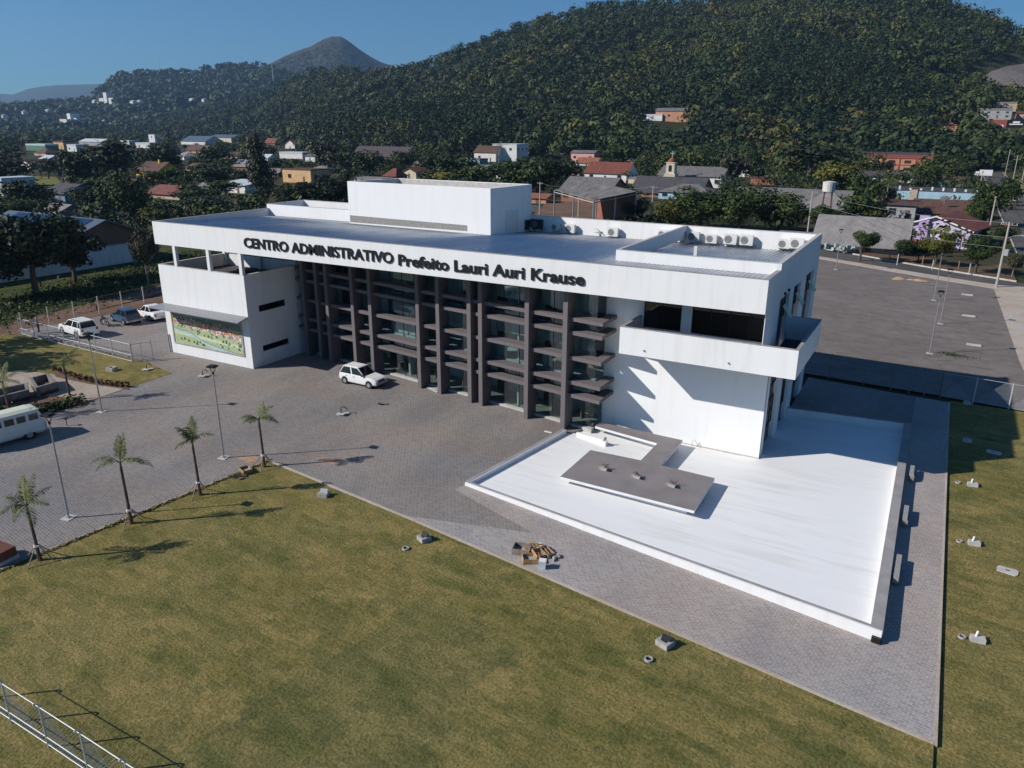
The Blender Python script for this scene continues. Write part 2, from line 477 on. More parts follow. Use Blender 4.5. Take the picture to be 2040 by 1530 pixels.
# high parapets: right side, back, the L round the corner roof and the rear left tray
mb = MB()
mb.box(LX-.25, 3.3, ZB, LX, WY, ZP)
mb.build('side_parapet', WHITE, B)
mb = MB(); mb.box(24.5, 17.5, ZB, LX-.25, 17.75, ZP); mb.box(0, 17.5, ZB, 12.5, 17.75, ZP)
mb.build('back_parapet', white_wall('whiter_parapet_paint', .85, .10, (1,.99,.98)), B)  # whiter, cleaner paint than the fascia
mb = MB()
mb.box(40.0, 3.3, 10.98, LX-.25, 3.5, ZP); mb.box(40.0, 3.5, 10.72, 40.2, 17.5, ZP)
mb.box(40.0, 3.3, 10.80, 40.25, 3.55, 10.98)
mb.build('corner_parapet', WHITE_NEW, B)
mb = MB(); mb.box(0, 12.7, 10.6, 11.4, 12.9, ZP); mb.box(0, 12.9, ZB, .2, 17.5, ZP)
mb.build('tray_parapet', WHITE_NEW, B)
mb = MB()
mb.box(LX-.26,3.3,ZP,LX+.005,WY+.01,ZP+.02); mb.box(24.5,17.49,ZP,LX-.26,17.76,ZP+.02); mb.box(0,17.49,ZP,12.5,17.76,ZP+.02)
mb.box(39.99,3.29,ZP,LX-.26,3.51,ZP+.015); mb.box(39.99,3.51,ZP,40.21,17.49,ZP+.015); mb.box(-.005,12.69,ZP,11.4,12.91,ZP+.015); mb.box(-.005,12.91,ZP,.205,17.49,ZP+.015)
mb.build('parapet_coping', CEMENT_LT, B)
mb = MB().box(43.2, 9.3, 10.7, 43.42, 9.5, 11.35); mb.build('roof_vent', WHITEP, B)

# machine room on the roof: an open-topped box
bx = [(11.15,11.75),(25.95,11.55),(26.5,17.48),(12.4,17.48)]
zt, zb = 14.26, 10.35
def inset(poly, d):
    cx = sum(p[0] for p in poly)/4; cy = sum(p[1] for p in poly)/4
    return [(p[0]+(d if p[0]<cx else -d), p[1]+(d if p[1]<cy else -d)) for p in poly]
inn = inset(bx, .2)
mb = MB()
for i in range(4):
    j = (i+1)%4
    a,b_,c,d = bx[i],bx[j],inn[j],inn[i]
    mb.wedge_box([(a[0],a[1],zb),(b_[0],b_[1],zb),(c[0],c[1],zb),(d[0],d[1],zb)],[(a[0],a[1],zt),(b_[0],b_[1],zt),(c[0],c[1],zt),(d[0],d[1],zt)])
mroom = mb.build('machine_room', WHITE_NEW, B)
inn2 = inset(bx, .204); inn3 = inset(bx, .23)
mb = MB()
for i in range(4):
    j = (i+1)%4
    a,b_,c,d = inn2[i],inn2[j],inn3[j],inn3[i]
    mb.wedge_box([(a[0],a[1],zt-.9),(b_[0],b_[1],zt-.9),(c[0],c[1],zt-.9),(d[0],d[1],zt-.9)],[(a[0],a[1],zt-.03),(b_[0],b_[1],zt-.03),(c[0],c[1],zt-.03),(d[0],d[1],zt-.03)])
mb.prism(inn3, zt-1.0, zt-.9)
mb.build('inner_lining', CEMENT_LT, mroom)
def onf(t, z, off=-.004):   # front face of the machine room
    return (bx[0][0]+(bx[1][0]-bx[0][0])*t, bx[0][1]+(bx[1][1]-bx[0][1])*t+off, z)
MOTTLE = pm('unpainted_plaster', (.30,.29,.275), .9, var=.35, scale=9, bmp=.4, lo=.25, hi=.75)
mb = MB(); mb.quad(onf(.005,10.72), onf(.85,10.78), onf(.85,11.25), onf(.005,11.33))
mb.build('unpainted_strip', MOTTLE, mroom)
d0 = lambda t: (bx[1][0]+(bx[2][0]-bx[1][0])*t+.004, bx[1][1]+(bx[2][1]-bx[1][1])*t)
p, q = d0(.34), d0(.66)
mb = MB(); mb.wedge_box([(p[0]-.02,p[1],10.6),(p[0]+.02,p[1],10.6),(q[0]+.02,q[1],10.55),(q[0]-.02,q[1],10.55)],[(p[0]-.02,p[1],12.35),(p[0]+.02,p[1],12.35),(q[0]+.02,q[1],12.35),(q[0]-.02,q[1],12.35)])
mb.build('service_door', WHITEP, mroom)

# left block: two storeys with an open terrace on top
X1, ZW = 10.22, 7.68
yc = yg(X1)                     # where the curtain wall starts
slots = [(1.22,4.15,4.5,5.05),(1.2,4.2,1.17,1.67)]
mb = MB()
mb.box(0,0,-.3,X1,.22,ZW)
mb.box(0,.22,-.3,.22,7.2,ZW)
mb.box(.22,7.0,-.3,X1-.22,7.2,ZW)
ys = [.22,1.21,4.17,yc+.1]
zs = [-.3,1.17,1.67,4.5,5.05,ZW]
for i in range(3):
    for j in range(5):
        if i == 1 and j in (1,3): continue
        mb.box(X1-.22, ys[i], zs[j], X1, ys[i+1], zs[j+1])
mb.build('left_block', WHITE, B)
mb = MB(); mb.box(-.004,-.004,ZW,X1+.004,.23,ZW+.02); mb.box(-.004,.23,ZW,.23,7.2,ZW+.02); mb.box(.23,6.99,ZW,X1+.004,7.21,ZW+.02); mb.box(X1-.23,.23,ZW,X1+.004,6.99,ZW+.02)
mb.build('block_coping', CEMENT_LT, B)
MB().box(.22,.22,6.5,X1-.22,7.0,6.66).build('terrace_floor', DARKFLOOR, B)
for y0,y1,z0,z1 in slots:
    w_ = MB().box(X1-.16,y0,z0,X1-.12,y1,z1).build('slot_window', GLASSD, B)
    fr = MB()
    fr.box(X1-.2,y0,z0,X1-.17,y1,z0+.05); fr.box(X1-.2,y0,z1-.05,X1-.17,y1,z1)
    for k in range(5):
        yy = y0+(y1-y0)*k/4; fr.box(X1-.2,yy-.025,z0+.05,X1-.17,yy+.025,z1-.05)
    fr.build('frame', ALU, w_)
for cx_ in (2.25, 6.3, 9.95): 
    MB().box(cx_-.16,.02,ZW+.02,cx_+.16,.30,ZB).build('column', WHITE, B)
for cx_ in (.2, 4.7, 9.0):
    MB().box(cx_-.14,6.75,6.66,cx_+.14,7.0,ZB).build('column', WHITE, B)
# terrace back rooms seen between the columns
mb = MB(); mb.box(10.0,7.25,6.66,30,7.4,ZB); mb.box(9.99,6.2,6.66,10.2,7.25,ZB)
mb.build('terrace_back_wall', WHITE, B)
mb = MB()
for k in range(5):
    x0 = 10.3+k*.95; mb.box(x0,7.18,6.7,x0+.9,7.22,8.9)
mb.build('terrace_glass_door', GLASSD, B)
mb = MB(); mb.box(6.9,3.2,6.66,7.6,5.2,7.06); mb.box(4.2,4.6,6.66,6.6,5.3,6.95)
mb.build('covered_equipment', pm('dark_tarpaulin', (.03,.035,.045), .6), B)

# sloping awning over the mural
mb = MB()
mb.wedge_box([(0,0,4.30),(X1,0,4.30),(X1+.55,-1.55,4.22),(.05,-1.55,4.22)],[(0,0,4.36),(X1,0,4.36),(X1+.55,-1.55,4.28),(.05,-1.55,4.28)])
mb.build('awning', pm('grey_polycarbonate', (.26,.26,.27), .5, var=.1, scale=3), B)

# painted tile mural of a town by a river, built as flat tile patches
def mural():
    fr = MB(); x0,x1,z0,z1 = .88,9.25,1.02,3.72
    fr.box(x0-.12,-.06,z0-.12,x1+.16,-.003,z0); fr.box(x0-.12,-.06,z1,x1+.16,-.003,z1+.1)
    fr.box(x0-.12,-.06,z0,x0,-.003,z1); fr.box(x1,-.06,z0,x1+.16,-.003,z1)
    f = fr.build('mural_frame', CEMENT, B)
    rr = random.Random(5)
    cols = dict(sky=(.25,.36,.42), hill=(.10,.19,.15), hill2=(.17,.23,.13), grass=(.40,.48,.27), pale=(.58,.62,.44), river=(.42,.56,.60), road=(.55,.58,.52),
                red=(.55,.13,.07), orange=(.65,.27,.13), cream=(.72,.66,.50), white=(.75,.76,.74), tree=(.05,.12,.05), blue=(.2,.32,.5))
    keys = list(cols); mats = [pm('tile_'+k, v, .35, var=.12, scale=5, spec=.5) for k, v in cols.items()]
    mb = MB(); W_, H_ = x1-x0, z1-z0
    def pt(u, v_, l): return (x0+u*W_, -.02-.0015*l, z0+v_*H_)
    def poly(pts, k, l): mb.cur = keys.index(k); mb.add([pt(u,v_,l) for u,v_ in pts], [tuple(range(len(pts)))])
    def strip(lo, hi, k, l, n=36):
        for i in range(n):
            u0,u1 = i/n,(i+1)/n
            poly([(u0,lo(u0)),(u1,lo(u1)),(u1,hi(u1)),(u0,hi(u0))], k, l)
    strip(lambda u:0, lambda u:1, 'grass', 0, 1)
    strip(lambda u:.80-.05*u, lambda u:1, 'hill', 1)
    strip(lambda u:.93-.03*math.sin(6*u), lambda u:1, 'sky', 2)
    strip(lambda u:.80-.1*u+.03*math.sin(9*u), lambda u:.87-.06*u+.03*math.sin(7*u+1), 'hill2', 3)
    strip(lambda u:.30-.12*u, lambda u:.40-.12*u, 'pale', 1)
    riv = lambda u: .50*(1-u)**1.7-.02+.10*math.exp(-((u-.25)/.12)**2)
    strip(lambda u:max(0,riv(u)-.05-.05*u), lambda u:max(.001,riv(u)+.02), 'river', 2)
    strip(lambda u:max(.001,riv(u)+.02), lambda u:max(.002,riv(u)+.035), 'tree', 2)
    for i in range(420):
        u = rr.random()*.97+.01; v_ = .70-.18*u+rr.gauss(0,.075)
        if v_ < riv(u)+.08: continue
        w_, h_ = rr.uniform(.010,.024), rr.uniform(.03,.06); l = 4+i*.02
        c = rr.choice(['cream','white','cream','blue','orange']) ; r2 = rr.choice(['red','orange','red'])
        poly([(u,v_),(min(1,u+w_),v_),(min(1,u+w_),v_+h_),(u,v_+h_)], c, l)
        poly([(max(0,u-.003),v_+h_),(min(1,u+w_+.003),v_+h_),(min(1,u+w_*.8),v_+h_*1.7),(u+w_*.2,v_+h_*1.7)], r2, l+.01)
    for i in range(90):
        u = rr.random()*.97+.01; top = rr.random() < .4
        v_ = (.80-.06*u+rr.gauss(0,.02)) if top else rr.uniform(.02,.62-.2*u)
        if not top and abs(v_-riv(u)) < .07: continue
        s_ = rr.uniform(.006,.014)
        poly([(max(0,u-s_),v_),(min(1,u+s_),v_),(min(1,u+s_*1.1),v_+s_*4),(u,v_+s_*7),(max(0,u-s_*1.1),v_+s_*4)], rr.choice(['tree','hill','tree','hill2']), 10+i*.01)
    MB.build(mb, 'mural_panel', mats, B)
mural()
MB().tube((.12,-.1,0),(.08,-.1,1.62),.07,n=10).build('downpipe', CEMENT, B)

# right-hand front wall, dark windows of the top floor
z0w, z1w = 7.0, 9.30
wins = [(42.1,44.5),(45.15,49.72)]
mb = MB()
mb.box(39.55,YW,-.6,50,YW+.2,z0w)
for a,b_ in ((39.55,42.1),(44.5,45.15)): mb.box(a,YW,z0w,b_,YW+.2,ZB)
for a,b_ in wins: mb.box(a,YW,z1w,b_,YW+.2,ZB)
mb.build('front_wall', WHITE_NEW, B)
MB().box(39.55,YW-.03,-.6,50.02,YW-.003,-.22).build('plinth', CEMENT_LT, B)
for (a,b_),k in zip(wins,(2,4)):
    fr = MB(); 
    fr.box(a,YW+.05,z0w,b_,YW+.12,z0w+.07); fr.box(a,YW+.05,z1w-.07,b_,YW+.12,z1w)
    for i in range(k+1):
        xx = a+(b_-a)*i/k; fr.box(max(a,xx-.035),YW+.05,z0w+.07,min(b_,xx+.035),YW+.12,z1w-.07)
    f = fr.build('window_frame', ALU, B)
    MB().box(a,YW+.08,z0w+.07,b_,YW+.09,z1w-.07).build('pane', GLASSD, f)
# wing wall that carries the fascia at the corner, thin at its front edge
mb = MB(); mb.wedge_box([(49.96,.26,6.06),(50,.26,6.06),(50,YW,6.06),(49.72,YW,6.06)],[(49.96,.26,ZB),(50,.26,ZB),(50,YW,ZB),(49.72,YW,ZB)])
mb.build('wing_wall', WHITE, B)

# balcony that wraps round the corner
XE, YBK, ZB0, ZB1 = 51.96, 7.87, 6.06, 7.70
mb = MB()
mb.box(41.82,-.07,ZB0,XE,.11,ZB1); mb.box(XE-.17,.11,ZB0,XE,YBK,ZB1); mb.box(50.0,YBK-.17,ZB0,XE-.17,YBK,ZB1); mb.box(41.82,.11,ZB0,42.0,YW,ZB1)
balc = mb.build('balcony', WHITE, B)
mb = MB(); mb.box(42.0,.11,ZB0+.02,49.7,YW,ZB0+.2); mb.box(49.7,.11,ZB0+.02,XE-.17,YW,ZB0+.2); mb.box(50.0,YW,ZB0+.02,XE-.17,YBK-.17,ZB0+.2)
mb.build('balcony_floor', DARKFLOOR, balc)
mb = MB(); mb.box(41.81,-.08,ZB1,XE+.01,.12,ZB1+.025); mb.box(XE-.18,.12,ZB1,XE+.01,YBK,ZB1+.025); mb.box(50.0,YBK-.18,ZB1,XE-.18,YBK+.01,ZB1+.025); mb.box(41.81,.12,ZB1,42.01,YW-.003,ZB1+.025)
mb.build('balcony_coping', COPING, balc)
for xx in (43.39,48.35):
    MB().tube((xx,-.14,6.45),(xx,0,6.47),.05,n=8).build('drain_spout', COPING, balc)

# right-hand side: pillars, dark panels and windows
mb = MB(); mb.box(49.5,YW+.2,-.8,49.72,WY,ZB)
mb.build('side_wall', PANEL, B)
for a,b_ in ((YW,4.15),(7.15,8.6),(11.2,13.1),(16.4,18.2)):
    MB().box(49.72,a+.004,-.8,50.0,b_,ZB-.003).build('side_pillar', WHITE, B)
for a,b_ in ((4.15,7.15),(8.6,11.2),(13.1,16.4)):
    for z0,z1,dark in ((7.9,9.35,0),(3.6,5.4,1),(.9,2.7,1)):
        fr = MB(); x_ = 49.75
        fr.box(x_,a+.5,z0,x_+.06,b_-.02,z0+.06); fr.box(x_,a+.5,z1-.06,x_+.06,b_-.02,z1)
        for k in range(4):
            yy = a+.5+(b_-.02-a-.5)*k/3; fr.box(x_,min(yy,b_-.08),z0+.06,x_+.06,min(yy,b_-.08)+.06,z1-.06)
        fr.box(x_,a+.56,(z0+z1)/2-.03,x_+.05,b_-.08,(z0+z1)/2+.03)
        f = fr.build('side_window', ALU, B)
        MB().box(x_+.01,a+.5,z0,x_+.02,b_-.02,z1).build('pane', GLASSD, f)
        if z0 > 7:
            # tilted sash standing open
            t = MB(); y_ = (a+b_)/2+.2
            t.wedge_box([(x_+.10,y_,8.72),(x_+.14,y_,8.72),(x_+.14,y_+.95,8.72),(x_+.10,y_+.95,8.72)],[(x_+.62,y_,7.98),(x_+.66,y_,7.98),(x_+.66,y_+.95,7.98),(x_+.62,y_+.95,7.98)])
            t.build('open_sash', glass_mat('sash_glass_%d'%int(a), (.50,.50,.46), 1.45, .15, (.8,.78,.72)), f)
for yy in (5.2,6.4):
    MB().tube((50.0,yy,9.62),(50.12,yy,9.62),.09,n=10).build('wall_spot', BLACK, B)
mb = MB(); mb.box(.2,17.2,-.8,49.5,17.5,ZB); mb.box(0,7.2,-.3,.2,17.5,ZB)
mb.build('rear_wall', WHITE, B)

# curtain wall, floors and rooms behind it
XG0, XG1 = X1, 39.55
def ob(m_, xa, xb, o0, o1, z0, z1):     # box along the oblique front, offsets from the curtain wall line
    m_.wedge_box([(xa,yg(xa)+o0,z0),(xb,yg(xb)+o0,z0),(xb,yg(xb)+o1,z0),(xa,yg(xa)+o1,z0)],[(xa,yg(xa)+o0,z1),(xb,yg(xb)+o0,z1),(xb,yg(xb)+o1,z1),(xa,yg(xa)+o1,z1)])
    return m_
fins = [11.45,13.22,14.50,17.61,19.67,24.80,26.82,29.78,30.80,34.77,37.77]
FW = .17
edges = [X1]+fins+[39.55]
for a,b_ in zip(edges[:-1], edges[1:]):
    ob(MB(), a, b_, 0, .012, .12, ZB).build('glass_panel', GLASS, B)
mb = MB().quad((39.55,yg(39.55),.0),(39.62,YW,-.1),(39.62,YW,ZB),(39.55,yg(39.55),ZB)); mb.build('glass_panel', GLASS, B)
mb = MB()
for a,b_ in zip(edges[:-1], edges[1:]):
    k = max(1, round((b_-a)/1.4))
    for i in range(1, k):
        xx = a+(b_-a)*i/k; ob(mb, xx-.02, xx+.02, -.02, .05, .12, ZB)
for z in (2.36,3.25,4.87,6.52,7.42): ob(mb, XG0, XG1, -.015, .06, z-.03, z+.03)
mb.build('mullions', ALU, B)
ob(MB(), XG0, XG1+.02, -.32, .1, -.5, .12).build('glass_sill', CEMENT_LT, B)
INNER = pm('office_wall', (.74,.77,.78), .8, var=.05)
mb = MB()
for z0,z1 in ((3.05,3.45),(6.35,6.75)): ob(mb, XG0, XG1, .06, .30, z0, z1); ob(mb, XG0, XG1, .30, 7.0, z0+.05, z1-.05)
mb.build('floor_slab', pm('slab_edge', (.55,.57,.58), .8), B)
mb = MB(); ob(mb, XG0, XG1, 2.6, 2.75, .0, ZB)
for xx in (16.1,22.2,28.3,33.0,37.0): mb.box(xx,yg(xx)+.5,.0,xx+.15,yg(xx)+2.6,ZB)
mb.box(39.58,YW+.22,-.5,39.66,9,ZB)
mb.build('office_partition', INNER, B)
MB().prism([(XG0,yg(XG0)+.1),(XG1,yg(XG1)+.1),(XG1,9),(XG0,13)], -.1, .05).build('lobby_floor', pm('lobby_tiles', (.42,.38,.34), .35), B)
DOOR = pm('brown_door', (.10,.055,.04), .6)
mb = MB()
for z in (.05,3.45,6.75):
    for xx in (12.5,15.2,18.3,20.9,23.6,26.6,29.9,31.7,34.2,36.1,38.1):
        ob(mb, xx, xx+.95, 2.55, 2.595, z, z+2.1)
mb.build('office_doors', DOOR, B)
mb = MB()
for xx in (13.0,17.0,20.5,23.0,27.4,32.6,35.6,38.0):
    y = yg(xx)+1.0; mb.box(xx,y,.72,xx+1.5,y+.7,.76); mb.box(xx+.05,y+.05,.05,xx+.1,y+.65,.72); mb.box(xx+1.4,y+.05,.05,xx+1.45,y+.65,.72)
    mb.box(xx,y,4.17,xx+1.5,y+.7,4.21); mb.box(xx+.05,y+.6,3.45,xx+1.45,y+.64,4.17)
mb.build('office_desks', pm('desk_board', (.45,.36,.27), .6), B)

CURT_FILL = pm('curtain_and_fill_tone', (.50,.55,.57), .85, var=.25, scale=7, stretch=(1,1,.05))  # a few curtains, plus added panels imitating pale lit walls of the rooms
for xa,xb,z0,z1 in ((20.6,22.4,3.5,4.75),(22.5,24.5,3.5,4.75),(20.8,23.9,5.15,5.9),(27.1,28.3,5.2,6.3),(31.2,34.4,5.3,6.3),(35.1,37.4,5.3,6.3),(38.0,39.3,5.2,6.3),(17.9,19.3,3.5,4.7),(31.3,32.2,3.5,4.75),(35.2,36.0,3.5,4.75),(20.3,24.4,7.75,9.2),(27.2,29.4,7.75,9.2),(31.2,34.3,7.75,9.2),(35.1,37.4,7.75,9.2),(38.1,39.4,7.75,9.2)):
    ob(MB(), xa, xb, .32, .345, z0, z1).build('curtain_and_fill', CURT_FILL, B)
# fins and shelves
for i, xc in enumerate(fins):
    if i == 0: continue
    d = 1.22
    mb = MB(); xa, xb = xc-FW, xc+FW
    mb.wedge_box([(xa,yf(xa),-.3),(xb,yf(xb),-.3),(xb,yf(xb)+d,-.3),(xa,yf(xa)+d,-.3)],[(xa,yf(xa),ZB),(xb,yf(xb),ZB),(xb,yf(xb)+d,ZB),(xa,yf(xa)+d,ZB)])
    mb.build('fin', FINC, B)
xc = fins[0]
mb = MB(); xa, xb = xc-.2, xc+.2
mb.wedge_box([(xa,yf(xa),-.3),(xb,yf(xb),-.3),(xb,yf(xb)+1.22,-.3),(xa,yf(xa)+1.22,-.3)],[(xa,yf(xa),ZB),(xb,yf(xb),ZB),(xb,yf(xb)+1.22,ZB),(xa,yf(xa)+1.22,ZB)])
mb.build('fin', FINC, B)
lev = [2.23,3.13,4.77,6.43,7.31]
for i,(a,b_) in enumerate(zip(edges[:-1], edges[1:])):
    xa = a+(FW if i else 0.003); xb = b_-FW
    for z in lev:
        mb = MB()
        if i == len(edges)-2:      # the last bay turns the corner and runs back to the wall
            xe = 40.36
            pts = [(xa,yf(xa)+.30),(xe,yf(xe)+.30),(xe-.02,YW-.004),(39.72,YW-.004),(39.70,yg(39.6)-.03),(xa,yg(xa)-.03)]
            mb.prism(pts, z, z+.24)
        else:
            ob(mb, xa, xb, -.95, -.03, z, z+.24)
        mb.build('shelf', FINC, B)

# raised lettering on the fascia
def letters(txt, x0, x1, z0, z1, ext=.05, off=.022, gap=.10):
    cu = bpy.data.curves.new('lettering', 'FONT'); cu.body = txt; cu.extrude = ext; cu.offset = off; cu.size = 1.0
    cu.resolution_u = 3
    t = bpy.data.objects.new('tmp_text', cu); COL.objects.link(t)
    bpy.context.view_layer.update()
    dg = bpy.context.evaluated_depsgraph_get()
    me = bpy.data.meshes.new_from_object(t.evaluated_get(dg))
    bpy.data.objects.remove(t)
    co = np.empty(len(me.vertices)*3); me.vertices.foreach_get('co', co); co = co.reshape(-1,3)
    mn, mx = co.min(0), co.max(0)
    out = np.empty_like(co)
    out[:,0] = x0+(co[:,0]-mn[0])/(mx[0]-mn[0])*(x1-x0)
    out[:,2] = z0+(co[:,1]-mn[1])/(mx[1]-mn[1])*(z1-z0)
    out[:,1] = -gap-co[:,2]
    me.vertices.foreach_set('co', out.ravel()); me.materials.clear(); me.materials.append(BLACK); me.update()
    o = bpy.data.objects.new('lettering', me); COL.objects.link(o); o.parent = B
    return o
letters('CENTRO ADMINISTRATIVO', 10.72, 25.12, 9.95, 10.73, off=.024, ext=.03, gap=.05)
letters('Prefeito Lauri Auri Krause', 25.55, 39.42, 9.88, 10.66, off=.027, ext=.03, gap=.05)

# ------------------------------------------------------------------ air conditioners on the back parapet
FANG = pm('fan_grille', (.16,.16,.165), .6, var=.1)
def ac_unit(x, z, s, label, dark=False):
    t = thing('air_conditioner', label, 'air conditioner', (x,17.5,z), 0, 'outdoor units along the roof parapet', s)
    m_ = BLACK if dark else WHITEP
    MB().box(-.45,-.48,-.33,.45,-.14,.35).build('casing', m_, t)
    g = MB(); g.cur = 0; g.disc((-.12,-.486,.0),(0,-1,0),.27,20)
    fg = g.build('fan_grille', FANG, t)
    r_ = MB()
    for k in range(1,4):
        n_ = 20
        for i in range(n_):
            a0,a1 = 2*math.pi*i/n_,2*math.pi*(i+1)/n_; rr = .075*k
            r_.tube((-.12+rr*math.cos(a0),-.494,rr*math.sin(a0)),(-.12+rr*math.cos(a1),-.494,rr*math.sin(a1)),.007,n=4)
    r_.build('guard_rings', m_, fg)
    b_ = MB()
    for sx in (-.32,.32): b_.box(sx-.025,-.52,-.39,sx+.025,-.003,-.34); b_.box(sx-.025,-.05,-.62,sx+.025,-.003,-.39)
    b_.build('bracket', STEEL, t)
    MB().path([(.46,-.25,-.2),(.58,-.2,-.2),(.6,-.05,-.35),(.6,-.05,-.6)], .03, 6).build('pipe', WHITEP, t)
    return t
acs = [(28.95,10.86,.8,'small outdoor unit beside the two dark units, left of the bare bracket'),
       (30.35,10.83,1.0,'second white outdoor unit right of the two dark ones'),
       (34.2,10.80,1.0,'white outdoor unit standing alone right of the bare pipe bracket'),
       (38.4,10.92,.9,'outdoor unit half hidden behind the left end of the sloping parapet'),
       (39.4,10.74,.95,'outdoor unit just left of where the corner parapet meets the back wall'),
       (40.85,10.92,1.05,'outdoor unit just right of where the corner parapet meets the back wall'),
       (42.25,10.84,.95,'smaller outdoor unit inside the corner roof, second from the parapet end'),
       (43.7,10.92,1.08,'left one of the pair of large outdoor units in the middle of the corner roof'),
       (44.9,10.94,1.08,'right one of the pair of large outdoor units in the middle of the corner roof'),
       (47.6,10.86,.95,'left one of the last two outdoor units at the far right corner'),
       (48.5,10.96,1.05,'last outdoor unit touching the right-hand parapet corner')]
for a in acs: ac_unit(*a)
ac_unit(26.95+.25,11.0,1.15,'right one of the two dark caged outdoor units by the machine room',True)
ac_unit(26.1-.05+.0,10.95,1.15,'dark caged outdoor unit against the machine room wall',True).location = (27.05-1.05+.2,17.0,10.95)
t = thing('pipe_bracket', 'bare pipe bracket without a unit on the back parapet', 'bracket', (32.85,17.5,10.75), 0)
m_ = MB(); m_.box(-.2,-.45,-.1,-.15,-.003,-.05); m_.box(.15,-.45,-.1,.2,-.003,-.05); m_.build('arms', STEEL, t)
MB().path([(.05,-.05,-.5),(.05,-.1,.0),(0,-.25,.15),(-.3,-.3,.25)], .04, 6).build('pipe', WHITEP, t)
# ------------------------------------------------------------------ ground, paving, lawns, streets
def sheet(name, poly, mat, dz, thick=0.0, label=None, sub=2.0, kind='structure', edge=None):
    """flat sheet following the site fall; split in strips along X so that it bends with the ground"""
    mb = MB()
    def clip(pl, xlo, xhi):
        for s, lim in ((1,xlo),(-1,xhi)):
            out = []
            for i in range(len(pl)):
                a, b = pl[i], pl[(i+1)%len(pl)]
                ia, ib = s*(a[0]-lim) >= -1e-9, s*(b[0]-lim) >= -1e-9
                if ia: out.append(a)
                if ia != ib:
                    t = (lim-a[0])/(b[0]-a[0]); out.append((lim, a[1]+(b[1]-a[1])*t))
            pl = out
            if len(pl) < 3: return []
        return pl
    polys = poly if hasattr(poly[0][0], '__len__') else [poly]
    jobs = []
    for poly_ in polys:
        x0, x1 = min(p[0] for p in poly_), max(p[0] for p in poly_)
        cuts = [x0]+[x for x in (36.0,58.0) if x0+.2 < x < x1-.2]+[x1]
        jobs += [(poly_, a, b, len(cuts) == 2) for a, b in zip(cuts[:-1], cuts[1:])]
    for poly_, a, b, whole in jobs:
        pl = poly_ if whole else clip(poly_, a, b)
        if len(pl) >= 3:
            if thick: mb.prism(pl, lambda x,y: gz(x)+dz-thick, lambda x,y: gz(x)+dz)
            else:
                area = sum(pl[i][0]*pl[(i+1)%len(pl)][1]-pl[(i+1)%len(pl)][0]*pl[i][1] for i in range(len(pl)))
                if area < 0: pl = pl[::-1]
                mb.add([(x,y,gz(x)+dz) for x,y in pl], [tuple(range(len(pl)))])
    o = mb.build(name, mat); tag(o, label, None, None, kind); return o

# base ground out to the horizon
mb = MB(); xs = [-9000,-400,36,58,400,9000]; ysn = [-3000,-60,120,700,14000]
for i in range(5):
    for j in range(4):
        mb.quad(*[(x,y,gz(x)-.22) for x,y in ((xs[i],ysn[j]),(xs[i+1],ysn[j]),(xs[i+1],ysn[j+1]),(xs[i],ysn[j+1]))])
tag(mb.build('ground', TOWNG), 'dark earth and grass ground under the town', kind='structure')

# forecourt paving (its left edge, lawn corner and right end as surveyed)
PCOR, PFR = (24.66,-12.23), (60.10,-17.0)
yfr = lambda x: PCOR[1]+(PFR[1]-PCOR[1])*(x-PCOR[0])/(PFR[0]-PCOR[0])
pave = [[(-19.0,-2.9),(0.6,-2.9),(5.5,-4.05),(5.7,-8.4),(6.0,-11.4),(5.0,-34.0),(22.4,-34.0),PCOR,(36.0,yfr(36)),(36.0,8.0),(20.0,12.0),(-16.0,12.0)],
        [(36.0,yfr(36)),(58.08,yfr(58.08)),(58.08,-12.32),(36.69,-9.31),(36.0,-9.31)],
        [(36.0,-9.31),(36.69,-9.31),(38.0,.55),(38.6,.9),(39.6,3.2),(36.0,8.0)],
        [(58.08,yfr(58.08)),PFR,(60.0,20.8),(57.84,20.95),(57.84,13.0),(58.08,-12.32)],
        [(57.84,13.0),(57.84,20.95),(50.0,21.4),(50.0,12.2)]]
qa, qb = G(905,975)[:2], G(1062,1062)[:2]          # darker pavers end here; the paler side has sun back-scatter in its colour
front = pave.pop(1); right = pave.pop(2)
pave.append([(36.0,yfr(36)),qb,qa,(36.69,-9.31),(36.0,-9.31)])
sheet('pavement', pave, PAVE, 0.0, .5, 'grey and reddish interlocking paving round the building')
sheet('pavement', [[(36.0,yfr(36)),(58.08,yfr(58.08)),(58.08,-12.32),(36.69,-9.31),qa,qb], right], PAVE_L, 0.0, .5, 'pale paving with sun back-scatter in its colour along the front and right of the white terrace')
sheet('turf_patch', [G(*q)[:2] for q in ((372,1486),(470,1420),(560,1366),(640,1322),(700,1288),(772,1235),(845,1188),(930,1222),(1045,1298),(985,1335),(930,1372),(905,1452),(830,1545),(300,1545))], lawn_mat('darker_turf',(.128,.128,.042),(.172,.158,.060),(.24,.20,.095),(.080,.100,.028)), -.0165, 0, 'darker greener batch of turf in the front lawn')
